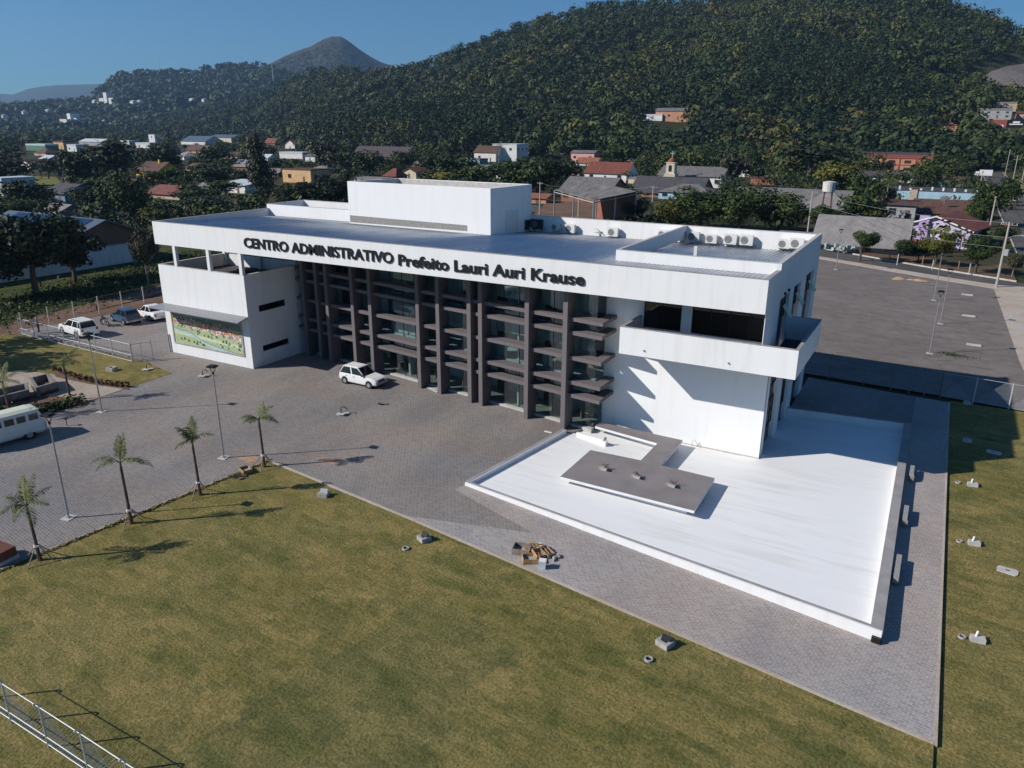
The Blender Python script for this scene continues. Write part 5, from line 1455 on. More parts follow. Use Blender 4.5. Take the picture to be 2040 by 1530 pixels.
palm('palm by the hedge on the left with fronds blown to the right',141,797,2.6,[(20,40,1.5,1.6),(40,55,1.5,1.6),(0,50,1.9,1.5),(60,65,1.3,1.5),(200,35,2.3,1.3),(25,62,1.1,1.6),(330,50,2.0,1.3)],'palms in the left garden',(-.1,0),5,stakes=False)
palm('palm behind the cream van at the left edge',22,832,2.2,[(100,75,.9,1.5),(60,60,1.3,1.5),(150,70,1.2,1.5),(20,50,1.8,1.5),(200,60,1.7,1.4),(250,50,2.1,1.4),(300,50,2.2,1.4),(340,40,2.2,1.6),(180,35,2.0,1.5)],'palms in the left garden',(-.1,0),6,stakes=False)

# hedge and small plants
def bush(name, label, pts, h, n, leaf, ls, spread=.35, kind=None, cat='hedge'):
    """loose row of leafy shoots along a polyline"""
    seg = [np.array(p) for p in pts]; L = [np.linalg.norm(seg[i+1][:2]-seg[i][:2]) for i in range(len(seg)-1)]; cum = np.concatenate([[0],np.cumsum(L)])
    s = rng.random(n)*cum[-1]; k = np.clip(np.searchsorted(cum, s)-1, 0, len(L)-1); f = ((s-cum[k])/np.array(L)[k])[:,None]
    A = np.array(seg); base = A[k]*(1-f)+A[k+1]*f
    lump = .55+.45*np.sin(s*5.1)*np.sin(s*2.3+1)
    z = rng.random(n)**.7*h*(.6+.5*lump)
    pos = base+np.stack([rng.normal(0,spread,n),rng.normal(0,spread,n),z],1)
    me = cloud(name, pos, np.tile([0,0,1.],(n,1)), ls*rng.uniform(.6,1.4,n), np.clip(rng.normal(.5,.2,n),0,1), [leaf], aspect=2.2, jitter=.8)
    o = bpy.data.objects.new(name, me); COL.objects.link(o); tag(o, label, cat, None, kind); return o
bush('hedge','low leafy hedge between the beige path and the paving',[(5.6,-11.9,0),(5.3,-14.2,0),(3.6,-15.8,0),(1.5,-16.4,0),(-3,-16.2,0)],.55,2600,L_DENSE,.13)
PUR = leaf_mat('reddish_leaves',(.05,.025,.015),(.10,.05,.03),(.15,.10,.04))
for k in range(15):
    u = k/14; a = (5.2,-8.25); 
    px = 110+u*145; py = 738+24*math.sin(min(1,u*1.15)*1.57)+u*9
    p = G(px,py,.02)
    n = 60; pos = np.array([0,0,.0])+np.stack([rng.normal(0,.08,n),rng.normal(0,.08,n),rng.random(n)*.42],1)
    me = cloud('border_plant',pos,np.tile([0,0,1.],(n,1)),.10*rng.uniform(.6,1.3,n),rng.random(n),[PUR],aspect=2.2,jitter=.8)
    o = bpy.data.objects.new('border_plant',me); COL.objects.link(o); o.location = p
    tag(o,'small reddish shrub in the row along the curved edge of the left flower bed','plant','shrubs along the flower bed edge')
sheet('soil_bed',[G(105,742)[:2],G(112,752)[:2],G(180,766)[:2],G(258,777)[:2],G(252,769)[:2],G(180,757)[:2],G(120,742)[:2]],SOIL,.04,0,'dark soil border along the left flower bed')
for nm_,a_,b__ in (('left edge of the front turf',PCOR,(22.4,-34.0)),):
    k_ = 40; pp = [(a_[0]+(b__[0]-a_[0])*i/k_, a_[1]+(b__[1]-a_[1])*i/k_-.17, gz(a_[0]+(b__[0]-a_[0])*i/k_)-.02) for i in range(k_+1)] if nm_[0] == 'l' and 'lower' in nm_ else [(a_[0]+(b__[0]-a_[0])*i/k_+.17, a_[1]+(b__[1]-a_[1])*i/k_, -.02) for i in range(k_+1)]
    bush('grass_fringe','ragged grass growing over the kerb at the '+nm_,pp,.07,2600 if 'lower' in nm_ else 4000,leaf_mat('fringe_grass_'+nm_[:4],(.16,.145,.05),(.24,.20,.08),(.30,.25,.11)),.05,.06,'stuff','grass')
bush('weeds','tall weeds growing in the shade along the long white wall',[(-25.5,-8,0),(-29,6,0),(-32,18,0),(-39,40,0)],.5,12000,leaf_mat('weed_leaves',(.02,.035,.008),(.04,.058,.013),(.075,.095,.025)),.17,3.0,'stuff','weeds')

# ------------------------------------------------------------------ named trees, as far as they can be told apart
TL = [
 # left side
 ('big dark tree with bare trunk in front of the long white wall',75,592,418,165,'loose',L_DARK,1),
 ('dark spreading tree at the left edge beside the white wall',-28,600,425,170,'round',L_DARK,1),
 ('dark olive tree between the big dark tree and the solar roof',150,566,446,120,'loose',L_DARK,1),
 ('thin grey green tree against the left end of the building',296,568,438,62,'loose',L_GREY,1),
 ('tall dense green tree with forked trunk beside the lane',262,448,352,88,'dense',L_DENSE,1),
 ('dense green bush tree left of the forked tree',190,432,372,78,'dense',L_DENSE,1),
 ('round dark green tree behind the dense bush tree',190,400,352,66,'dense',L_DENSE,0),
 ('yellow green bushy tree beside the roof corner',318,470,408,66,'round',L_YEL,1),
 ('tall slender grey green tree behind the rear roof tray',526,408,280,74,'column',L_GREY,1),
 ('dark tree right of the tall slender tree',610,425,362,100,'loose',L_DARK,1),
 ('dark tree behind the left end of the machine room',664,425,352,90,'loose',L_DARK,1),
 ('grey leafless looking tree by the roof tray',640,415,385,60,'loose',L_GREY,1),
 ('low dark bush row tree above the left roof edge',420,420,388,110,'loose',L_DARK,1),
 ('broad dark tree in front of the red long roof',395,405,368,90,'dense',L_DENSE,0),
 ('leafy tree before the white low building',440,398,362,80,'round',L_DENSE,0),
 ('bushy tree left of the tall slender tree',480,420,385,70,'loose',L_GREY,1),
 ('dark pine like tree behind the yellow house',236,365,285,105,'tall',L_DARK,0),
 ('dark tall tree by the playing field',165,372,300,85,'tall',L_DARK,0),
 ('single tree standing on the playing field',98,357,318,34,'street',L_DENSE,0),
 ('dark tree at the left edge above the white house',15,372,318,90,'round',L_DARK,0),
 ('dark bushy tree behind the blue house',60,420,360,80,'round',L_DARK,0),
 ('big dark tree left of the blue house',20,455,395,110,'dense',L_DENSE,1),
 ('small dark tree in front of the blue house',95,425,392,52,'dense',L_DARK,0),
 ('dark tree right of the yellow house',330,350,292,75,'round',L_DARK,0),
 ('palm like green tree under the grey roof',415,372,326,80,'round',L_DENSE,0),
 ('dark tree in front of the pale warehouse',432,338,288,64,'dense',L_DARK,0),
 ('small dark bush before the yellow house',305,368,340,52,'dense',L_DENSE,0),
 # centre
 ('brown green tree left of the long dark roof',655,345,275,70,'loose',L_GREY,0),
 ('round dark tree in front of the long dark roof',738,350,302,66,'dense',L_DENSE,0),
 ('round tree left of the long dark roof',690,335,293,58,'dense',L_DENSE,0),
 ('round tree right of the long dark roof',802,345,300,50,'dense',L_DENSE,0),
 ('rounded tree behind the cream house',856,348,303,56,'dense',L_DARK,0),
 ('large round dark tree right of the cream house',908,362,308,78,'dense',L_DENSE,0),
 ('yellow green tree behind the machine room, left part',880,378,338,80,'round',L_YEL,0),
 ('yellow green tree behind the machine room, middle part',950,382,332,80,'round',L_DENSE,0),
 ('dense tree behind the right end of the machine room',1015,388,322,85,'dense',L_DENSE,0),
 ('dense dark tree beside the machine room corner',1070,390,318,90,'dense',L_DENSE,0),
 ('dense dark tree left of the brick shed',1118,372,315,78,'dense',L_DARK,0),
 ('dark tree in front of the pink houses',1240,338,290,74,'dense',L_DENSE,0),
 ('dark tree left of the church tower',1290,335,298,60,'dense',L_DARK,0),
 # right
 ('left one of the three dense dark round trees behind the parapet',1395,455,376,105,'dense',L_DENSE,1),
 ('middle one of the three dense dark round trees behind the parapet',1472,460,368,100,'dense',L_DENSE,1),
 ('right one of the three dense dark round trees behind the parapet',1556,462,374,100,'dense',L_DENSE,1),
 ('yellowish thin leaved tree left of the three dense trees',1330,455,392,70,'round',L_YEL,1),
 ('small dark tree at the left of the yellowish tree',1262,446,396,50,'dense',L_DENSE,1),
 ('grey green tree with layered branches by the utility pole',1632,470,408,86,'loose',L_DENSE,1),
 ('olive tree right of the church',1463,372,298,62,'loose',L_GREY,0),
 ('spreading dark umbrella tree left of the orange hall',1610,365,296,135,'umbrella',L_DARK,0),
 ('bright yellow green feathery tree in front of the orange hall',1662,392,326,82,'round',L_YEL,0),
 ('round green tree below the orange hall',1725,405,346,72,'dense',L_DENSE,0),
 ('dark round tree right of the orange hall',1838,370,326,62,'dense',L_DENSE,0),
 ('green bush tree left of the turquoise block',1712,440,388,80,'round',L_DENSE,0),
 ('small round tree before the orange hall wall',1765,345,320,36,'dense',L_DARK,0),
 ('big dark tree at the corner of the right street',1966,452,362,82,'round',L_DENSE,1),
 ('feathery green tree in front of the big corner tree',1940,462,395,48,'tall',L_DENSE,1),
 ('yellow flowering small tree beside the pink gate',1953,487,452,38,'street',L_YEL,1),
 ('green small tree on the corner beyond the utility pole',1997,498,450,42,'street',L_DENSE,1),
 ('thin small tree on the street corner with yellow kerb',2015,554,500,40,'street',L_GREY,1),
 ('round street tree in front of the grey house',1712,520,456,66,'street',L_DENSE,1),
 ('round street tree between the grey and the purple house',1790,524,474,50,'street',L_DENSE,1),
 ('yellowish street tree in front of the purple house',1862,530,464,66,'street',L_YEL,1),
 ('large round street tree in front of the pink gate',1942,546,476,74,'street',L_DENSE,1),
 ('small shaded tree between the two round street trees',1828,522,480,46,'street',L_DARK,1),
 ('dark tree at the foot of the right hill street',1915,365,322,45,'dense',L_DARK,0),
]
for k,(lb,px,pb,pt,wp,kind,leaf,nr) in enumerate(TL):
    tree_px(lb, px, pb, pt, wp*(1.10 if px > 1690 else 1.22), kind, leaf, bool(nr), var=k%4, bark=BARKG if leaf is L_GREY else BARK)
def far_palm(lb, px, pb, h, w0, s):
    palm(lb, px, pb, h, [(a+random.uniform(-15,15),e,1.7,3.0*w0) for a,e in ((0,40),(45,60),(90,35),(135,60),(180,40),(225,60),(270,35),(315,60),(20,80),(200,80))], None, seed=s, stakes=False, name='tall_palm', tr_=.2, dz=-.2, bark=BARKG, w0=2.4*w0)
far_palm('tall palm in front of the white modern house',994,345,10.0,1.7,31)
far_palm('palm with hanging dry fronds left of the turquoise block',1760,432,7.0,1.0,32)
far_palm('palm in the gardens behind the blue house',290,372,6.0,1.2,33)
far_palm('thin palm on the right below the hill',1950,338,12.0,1.2,34)
far_palm('second thin palm beside the right hill street',1932,340,11.0,1.2,35)
# ------------------------------------------------------------------ hills
class Hill:
    def __init__(s, sky_pts, D, Bd, zb, shape, tree_h, bumps, seed):
        s.zb, s.shape, s.bumps = zb, shape, bumps
        s.ph, s.D, s.B, s.H = [], [], [], []
        rr = random.Random(seed); s.o = [rr.uniform(0,6.28) for _ in range(8)]
        for px, py in sky_pts:
            r0 = ray(px, 251); az_ = math.atan2(r0[0], r0[1])       # azimuth from +Y
            r = ray(px, py); hd = math.hypot(r[0], r[1]); d = np.interp(px, [p[0] for p in D], [p[1] for p in D])
            s.ph.append(az_); s.D.append(d); s.B.append(np.interp(px, [p[0] for p in Bd], [p[1] for p in Bd])); s.H.append(CAM[2]+r[2]/hd*d-tree_h)
        k = np.argsort(s.ph); s.ph = np.array(s.ph)[k]; s.D = np.array(s.D)[k]; s.B = np.array(s.B)[k]; s.H = np.array(s.H)[k]
    def at(s, az_, d):
        D, B_, H = np.interp(az_, s.ph, s.D), np.interp(az_, s.ph, s.B), np.interp(az_, s.ph, s.H)
        t = (d-B_)/(D-B_); tt = np.clip(t,0,1)
        S = tt**s.shape
        z = s.zb+(H-s.zb)*S
        a = az_*d
        o = s.o
        nz = np.sin(a/95+o[0]+d/210)+.7*np.sin(a/47+o[1]-d/130)+.5*np.sin(d/60+o[2]+a/150)+.35*np.sin(a/23+o[3])*np.sin(d/31+o[4])
        z = z+s.bumps*nz*4*tt*(1-tt)
        back = np.clip(t-1,0,None); z = z-(H-s.zb)*np.clip(back,0,1)*.9
        return np.where(t <= 0, s.zb-3, z), t
    def pos(s, az_, d):
        z, t = s.at(az_, d); return np.stack([CAM[0]+d*np.sin(az_), CAM[1]+d*np.cos(az_), z], -1), t
    def mesh(s, name, mat, label, na=150, nt_=46):
        az_ = np.linspace(s.ph[0], s.ph[-1], na); tt = np.linspace(-.02,1.45,nt_)
        A = np.repeat(az_[:,None], nt_, 1); D, B_ = np.interp(A, s.ph, s.D), np.interp(A, s.ph, s.B); d = B_+(D-B_)*tt[None,:]
        P, _ = s.pos(A, d); P = P.reshape(-1,3)
        m_ = MB(); m_.add(P.tolist(), [(i*nt_+j,(i+1)*nt_+j,(i+1)*nt_+j+1,i*nt_+j+1) for i in range(na-1) for j in range(nt_-1)])
        o = m_.build(name, mat, smooth=True); tag(o, label, kind='structure'); return o
    def hit(s, px, py):
        r = ray(px, py); h = math.hypot(r[0],r[1]); az_ = math.atan2(r[0],r[1]); u = r[2]/h
        for d in np.arange(250, 6000, 4.0):
            z, t = s.at(np.array(az_), np.array(d))
            if CAM[2]+u*d <= float(z) and t > 0: return (CAM[0]+d*math.sin(az_), CAM[1]+d*math.cos(az_), float(z))
        return None
    def clear_of(s, P): return np.ones(len(P), bool)

HILLG = ground_mix('hill_ground', (.032,.040,.016), (.060,.058,.026), (.022,.030,.012), .01, .06)
near_sky = [(-60,262),(120,262),(225,247),(300,234),(377,219),(450,205),(515,191),(583,154),(620,142),(652,134),(700,133),(797,132),(830,126),(863,119),(900,100),(942,82),(1027,51),(1096,27),(1140,14),(1185,5),(1260,2),(1350,1),(1400,-14),(1500,-32),(1620,-46),(1740,-34),(1830,-12),(1868,5),(1923,26),(1975,44),(2040,71),(2120,105),(2250,150),(2400,190)]
HN = Hill(near_sky, [(-60,2300),(225,2000),(400,1800),(520,1500),(800,1120),(1200,1080),(1700,1000),(2100,950),(2400,900)], [(-60,1250),(225,1200),(400,1080),(500,900),(640,580),(900,480),(1300,450),(1700,430),(2000,430),(2400,440)], -.6, 1.18, 9, 5.5, 3)
HN.mesh('hill', HILLG, 'wooded hill rising behind the town')
mid_sky = [(-500,214),(-200,212),(0,206),(100,199),(165,197),(195,190),(222,166),(245,149),(262,142),(290,139),(340,138),(405,137),(412,133),(440,129),(470,125),(530,124),(545,127),(562,133),(600,146),(640,158),(700,172),(800,185),(1000,200),(1300,215)]
HM = Hill(mid_sky, [(-500,3000),(222,2700),(1300,2700)], [(-500,1500),(1300,1600)], -.6, 1.35, 12, 9, 5)
HM.mesh('hill', HILLG, 'long flat topped wooded ridge in the distance', 120, 40)
peak_sky = [(380,190),(480,150),(545,127),(575,112),(600,101),(630,91),(655,77),(672,71),(690,71),(703,79),(725,97),(745,111),(765,122),(780,127),(797,133),(850,150),(980,190)]
HP = Hill(peak_sky, [(0,3700),(1000,3700)], [(0,2800),(1000,2800)], -.6, 1.0, 4, 3, 7)
HP.mesh('hill', ground_mix('peak_ground', (.050,.040,.028), (.058,.048,.034), (.024,.030,.014), .004, .03), 'pointed brownish peak behind the ridge', 260, 50)
far_sky = [(-900,192),(-200,188),(0,185),(45,187),(52,179),(75,174),(110,168),(160,167),(215,165),(300,172),(500,190),(900,215)]
HF = Hill(far_sky, [(-900,9000),(900,9000)], [(-900,6000),(900,6000)], -.6, 1.0, 0, 6, 9)
HF.mesh('hill', HILLG, 'faint blue range on the horizon at the left', 60, 16)

# ------------------------------------------------------------------ the woods on the hills: beyond counting, one mass each
AVOID = []     # (x, y, radius) kept free of trees
def woods(name, label, P, h, w, hue, nq, leaf, ls, flat=.35):
    n = len(P); d = unit(n*nq).reshape(n,nq,3); d[:,:,2] = np.where(d[:,:,2] < -flat, -d[:,:,2], d[:,:,2])
    rad = np.stack([w*.5,w*.5,h*.46],1)[:,None,:]*(.62+.46*rng.random((n,nq,1)))
    # every crown is made of a few lobes
    lob = unit(n*3).reshape(n,3,3)*np.array([.30,.30,.18]); kk = rng.integers(0,3,(n,nq))
    off = np.take_along_axis(lob, kk[:,:,None].repeat(3,2), 1)*np.stack([w,w,h],1)[:,None,:]
    pos = P[:,None,:]+np.array([0,0,1.])*(h*.54)[:,None,None]+d*rad*.82+off
    tint = np.clip(rng.normal(.47,.17,(n,1))+rng.normal(0,.08,(n,nq)),0,1)
    size = (ls*(w/8))[:,None]*rng.uniform(.6,1.4,(n,nq))
    hu = np.repeat(hue[:,None],nq,1)
    # trunks
    tv, tf = [], []
    for i in range(0,n,1 if n < 4000 else 3):
        x,y,z = P[i]; r_ = w[i]*.03; b_ = len(tv)
        tv += [(x-r_,y,z-1),(x+r_,y,z-1),(x+r_*.6,y,z+h[i]*.6),(x-r_*.6,y,z+h[i]*.6),(x,y-r_,z-1),(x,y+r_,z-1),(x,y+r_*.6,z+h[i]*.6),(x,y-r_*.6,z+h[i]*.6)]
        tf += [(b_,b_+1,b_+2,b_+3),(b_+4,b_+5,b_+6,b_+7)]
    me = cloud(name, pos.reshape(-1,3), d.reshape(-1,3), size.ravel(), tint.ravel(), [leaf,BARKG], hue=hu.ravel(), extra=(tv,tf), aspect=1.2, jitter=.16)
    o = bpy.data.objects.new(name, me); COL.objects.link(o); tag(o, label, kind='stuff'); return o

def vnoise(x, y, s, seed):
    q = random.Random(seed); r = 0
    for k in range(5):
        a = q.uniform(0,6.28); r = r+np.sin((x*math.cos(a)+y*math.sin(a))/s*(1.3**k)+q.uniform(0,6.28))/(1.15**k)
    return r/2.2

def az_of(px): r = ray(px,251); return math.atan2(r[0],r[1])
def keep(P):
    ok = np.ones(len(P), bool)
    for x,y,r_ in AVOID: ok &= (P[:,0]-x)**2+(P[:,1]-y)**2 > r_*r_
    return ok
def grow_near():
    n = 15500
    az_ = rng.uniform(az_of(-40), az_of(2160), n); t = rng.random(n)**1.05*1.03
    D, B_ = np.interp(az_,HN.ph,HN.D), np.interp(az_,HN.ph,HN.B); d = B_+(D-B_)*t
    P,_ = HN.pos(az_,d)
    big_ = rng.random(n)**2.2; h = 6+9*big_+rng.uniform(-1,1,n); w = h*rng.uniform(.75,1.25,n); hue = np.clip(.24+.17*vnoise(P[:,0],P[:,1],60,1)+.10*vnoise(P[:,0],P[:,1],22,2)+rng.normal(0,.09,n),0,.60)
    thin = (vnoise(P[:,0],P[:,1],48,21) > 1.15) & (rng.random(n) < .8)
    dry = (rng.random(n) < .05) | (vnoise(P[:,0],P[:,1],45,4) > 1.05); hue = np.where(dry, rng.uniform(.62,.85,n), hue)
    a = lambda px: az_of(px)
    z1 = (az_ > a(600)) & (az_ < a(1010)) & (t < .30); z2 = (az_ > a(1480)) & (az_ < a(1860)) & (t > .22) & (t < .46) & (vnoise(P[:,0],P[:,1],60,9) > -.5)
    eu = (z1 | z2) & (rng.random(n) < .75); h = np.where(eu, rng.uniform(15,23,n), h); w = np.where(eu, h*rng.uniform(.34,.5,n), w); hue = np.where(eu, rng.uniform(.0,.16,n), hue)
    for px0,px1,t0,t1,hh in ((1450,1600,.03,.17,.78),(1680,1760,.12,.2,.95),(1240,1420,.45,.62,.66),(1560,1720,.55,.72,.92),(700,830,.0,.10,.74),(1150,1290,.30,.42,.62)):
        zz = (az_ > a(px0)) & (az_ < a(px1)) & (t > t0) & (t < t1) & (rng.random(n) < .6); hue = np.where(zz, np.clip(rng.normal(hh,.05,n),0,1), hue)
    ok = keep(P) & ~thin
    woods('woods','dense mixed woods covering the hill behind the town',P[ok],h[ok],w[ok],hue[ok],64,FOREST,1.08)
def grow_mid():
    n = 6500
    az_ = rng.uniform(az_of(-120), az_of(820), n); t = rng.random(n)**1.1*1.02
    D, B_ = np.interp(az_,HM.ph,HM.D), np.interp(az_,HM.ph,HM.B); d = B_+(D-B_)*t
    P,_ = HM.pos(az_,d); h = rng.uniform(9,17,n); w = h*rng.uniform(1.0,1.7,n)
    hue = np.clip(.2+.12*vnoise(P[:,0],P[:,1],200,2)+rng.normal(0,.08,n),0,.5); ok = keep(P)
    woods('woods','dark woods on the distant flat topped ridge',P[ok],h[ok],w[ok],hue[ok],16,FOREST,2.6)
    n = 5200; az_ = rng.uniform(az_of(470), az_of(860), n); t = rng.random(n)**1.4*.92
    D, B_ = np.interp(az_,HP.ph,HP.D), np.interp(az_,HP.ph,HP.B); P,_ = HP.pos(az_,B_+(D-B_)*t); h = rng.uniform(7,10,n); w = h*1.3
    woods('woods','scattered woods on the slopes of the pointed peak',P,h,w,rng.uniform(.05,.55,n),12,FOREST,2.6)
def grow_flat():
    # belt of trees at the back of the town, too many and too small to tell apart
    n = 5200; az_ = rng.uniform(az_of(-80), az_of(2100), n)
    B_ = np.interp(az_,HN.ph,HN.B); near_ = np.interp(az_, [az_of(-80),az_of(300),az_of(700),az_of(1200),az_of(1500),az_of(2100)], [430,430,380,345,330,345])
    d = near_+(B_+40-near_)*rng.random(n)**.8
    P = np.stack([CAM[0]+d*np.sin(az_),CAM[1]+d*np.cos(az_),np.full(n,-.5)],1)
    h = rng.uniform(5,11,n); w = h*rng.uniform(.8,1.3,n); hue = np.clip(.26+.16*vnoise(P[:,0],P[:,1],60,6)+rng.normal(0,.10,n),0,.62); hue = np.where(rng.random(n) < .06, .72, hue)
    dens = vnoise(P[:,0],P[:,1],55,12) > -.75
    street = (P[:,0] > 63) & (P[:,0] < 86)
    ok = keep(P) & dens & ~street
    # the belt opens in front of the houses that can be seen from the forecourt
    rel = P+np.stack([np.zeros(n),np.zeros(n),h],1)-CAM; dz_ = rel@_fw; qx_ = 1020+F_PX*(rel@RT)/dz_; qt = 765-F_PX*(rel@UP)/dz_
    wp = w*F_PX/dz_
    for hx, ht, hb, hw in HB:
        dh = 19.2/max(.003,math.tan(math.atan((hb-765)/F_PX)-PIT)) if hb > 255 else 9e9
        ok &= ~((np.abs(qx_-hx) < hw*.5+wp*.42) & (qt < hb-3) & (np.linalg.norm(rel[:,:2],axis=1) < dh*1.03) & (hb > 262))
    woods('woods','belt of garden trees between the last houses and the hill',P[ok],h[ok],w[ok],hue[ok],84,FOREST,.86)
# ------------------------------------------------------------------ the town
WCOL = {}
def wallm(name, c): return pm('wall_'+name, c, .85, var=.12, scale=.6)
FIBRE = ribbed_mat('grey_fibre_cement_roof', (.16,.15,.145), .18, 0, var=.28)
FIBREL = ribbed_mat('pale_fibre_cement_roof', (.235,.22,.21), .18, 0, var=.25)
DARKR = ribbed_mat('dark_slate_roof', (.075,.07,.075), .25, 0, var=.25)
TILE = ribbed_mat('red_tile_roof', (.19,.062,.042), .22, 0, var=.3)
TILEO = ribbed_mat('orange_tile_roof', (.27,.105,.065), .22, 0, var=.3)
TILEB = ribbed_mat('brown_tile_roof', (.115,.062,.045), .22, 0, var=.3)
METALW = ribbed_mat('white_metal_roof', (.55,.57,.58), .3, 0, rough=.5, var=.1)
METALB = ribbed_mat('bluish_metal_roof', (.13,.165,.21), .3, 0, rough=.45, metal=.3, var=.1)
W_ = {k: wallm(k, c) for k, c in dict(white=(.70,.69,.66), cream=(.62,.55,.40), yellow=(.75,.46,.02), peach=(.62,.40,.20), orange=(.50,.25,.15), pink=(.66,.36,.32), purple=(.40,.29,.53), lightpurple=(.55,.47,.64), turq=(.22,.42,.42), sky=(.36,.52,.62),
      blue=(.16,.24,.32), grey=(.36,.36,.36), brick=(.30,.13,.085), redband=(.30,.075,.055), green=(.09,.22,.15), brown=(.20,.11,.07), beige=(.48,.38,.28)).items()}
WINM = pm('dark_window', (.03,.035,.04), .15, spec=.6); SHUT = pm('brown_shutter', (.16,.09,.06), .7)

def house(label, px, pyb, wpx, hpx, rpx, dep, kind, wall, roof, rz=0.0, win=3, name='house', cat='house', p=None, chimney=False, over=.45, rows=1, sill=None, group=None, door=True, avoid=True, trim=None):
    p = p or G(px, pyb, -.2); D = depth(p); sc = D/F_PX
    w, h, rh = wpx*sc/max(.5,math.cos(YAW-rz)), hpx*sc/.947, rpx*sc/.947
    t = thing(name, label, cat, p, rz, group)
    hw = w/2
    m_ = MB(); m_.box(-hw,0,-1.5,hw,dep,h)
    if kind == 'gx':
        for s in (-hw,hw): m_.add([(s,0,h),(s,dep,h),(s,dep/2,h+rh)],[(0,1,2)])
    if kind == 'gy':
        for s in (0,dep): m_.add([(-hw,s,h),(hw,s,h),(0,s,h+rh)],[(0,1,2)])
    m_.build('wall', wall, t)
    o = over; th = .14; r = MB()
    if kind == 'gx':
        k = rh/(dep/2)
        for ya,yb,za,zb in ((-o,dep/2,h-o*k,h+rh),(dep+o,dep/2,h-o*k,h+rh)):
            r.wedge_box([(-hw-o,ya,za),(hw+o,ya,za),(hw+o,yb,zb),(-hw-o,yb,zb)],[(-hw-o,ya,za+th),(hw+o,ya,za+th),(hw+o,yb,zb+th),(-hw-o,yb,zb+th)])
    elif kind == 'gy':
        k = rh/hw
        for xa,xb,za,zb in ((-hw-o,0,h-o*k,h+rh),(hw+o,0,h-o*k,h+rh)):
            r.wedge_box([(xa,-o,za),(xb,-o,zb),(xb,dep+o,zb),(xa,dep+o,za)],[(xa,-o,za+th),(xb,-o,zb+th),(xb,dep+o,zb+th),(xa,dep+o,za+th)])
    elif kind == 'hip':
        a = min(hw*.75, dep/2)
        q = [(-hw-o,-o,h),(hw+o,-o,h),(hw+o,dep+o,h),(-hw-o,dep+o,h),(-hw+a,dep/2,h+rh),(hw-a,dep/2,h+rh)]
        r.add(q,[(0,1,5,4),(1,2,5),(2,3,4,5),(3,0,4),(3,2,1,0)])
    elif kind == 'shed':
        r.wedge_box([(-hw-o,-o,h),(hw+o,-o,h),(hw+o,dep+o,h+rh),(-hw-o,dep+o,h+rh)],[(-hw-o,-o,h+th),(hw+o,-o,h+th),(hw+o,dep+o,h+rh+th),(-hw-o,dep+o,h+rh+th)])
    else:
        r.box(-hw-.1,-.1,h,hw+.1,dep+.1,h+max(.2,rh))
    ro = r.build('roof', roof, t)
    if chimney:
        c = MB(); c.box(hw*.3-.3,dep*.4,h,hw*.3+.3,dep*.4+.6,h+rh+.9); c.build('chimney', wall, ro)
    if trim:
        c = MB(); k = rh/hw
        for sg in (-1,1): c.wedge_box([(sg*(hw+o),-o-.06,h-o*k-.02),(0,-o-.06,h+rh-.02),(0,-o-.004,h+rh-.02),(sg*(hw+o),-o-.004,h-o*k-.02)],[(sg*(hw+o),-o-.06,h-o*k+.22),(0,-o-.06,h+rh+.22),(0,-o-.004,h+rh+.22),(sg*(hw+o),-o-.004,h-o*k+.22)])
        c.build('gable_trim', trim, ro)
    if win:
        for j in range(rows):
            z0 = (h/rows)*(j+.36); z1 = z0+min(1.3,(h/rows)*.42)
            for i in range(win):
                xc = -hw+w*(i+.5)/win; ww = min(.75, w/win*.32)
                if door and j == 0 and i == win//2:
                    d = MB(); d.box(xc-.45,-.04,-.1,xc+.45,-.004,min(2.1,h*.8)); d.build('door', SHUT, t); continue
                f = MB(); f.box(xc-ww,-.05,z0,xc+ww,-.004,z1); fo = f.build('window', WINM, t)
                s = MB(); s.box(xc-ww-.1,-.09,z0-.1,xc+ww+.1,-.004,z0-.002); s.build('sill', wall, fo)
            for i in range(max(1,int(dep/4))):
                yc_ = dep*(i+.5)/max(1,int(dep/4)); f = MB(); f.box(hw+.004,yc_-.6,z0,hw+.05,yc_+.6,z1); f.build('window', WINM, t)
    if avoid:
        c = math.cos(rz); s = math.sin(rz); cx, cy = p[0]-s*dep/2, p[1]+c*dep/2; AVOID.append((cx,cy,max(w,dep)*.55+3)); HB.append((px, pyb-hpx-rpx, pyb, wpx))
    return t
HB = []

# ---- right-hand side
def orange_hall():
    t = house('two storey orange hall with red band and dark flat roof below the hill',1757,343,150,32,3,14,'flat',W_['orange'],DARKR,win=0,name='hall',cat='hall')
    p = t.location; D = depth(p); sc = D/F_PX; w = 150*sc/math.cos(YAW); h = 32*sc/.947; hw = w/2
    m_ = MB(); m_.box(-hw-.2,-.25,h-1.6,hw+.2,-.004,h); m_.box(hw+.004,-.25,h-1.6,hw+.2,14,h)
    m_.build('red_band', W_['redband'], t)
    m_ = MB()
    for i in range(7): xx = -hw+w*i/6; m_.box(xx-.22,-.2,-1,xx+.22,-.004,h-1.6)
    m_.box(-hw,-.12,h*.42,hw,-.003,h*.42+.3); m_.build('red_pillars', W_['redband'], t)
    MB().box(hw+.004,0,-1,hw+.08,14,h-1.6).build('side_cladding', W_['brown'], t)
    for j,z in ((0,1.0),(1,h*.42+.9)):
        for i in range(6):
            xc = -hw+w*(i+.5)/6; f = MB(); f.box(xc-1.3,-.06,z,xc+1.3,-.004,z+1.25); fo = f.build('window', WINM, t)
            s = MB(); [s.box(xc-1.3+.65*k-.03,-.08,z,xc-1.3+.65*k+.03,-.061,z+1.25) for k in range(5)]; s.build('frame', W_['brown'], fo)
orange_hall()
house('small dark roofed house below the orange hall',1765,362,92,9,8,9,'gx',W_['white'],DARKR,win=4)
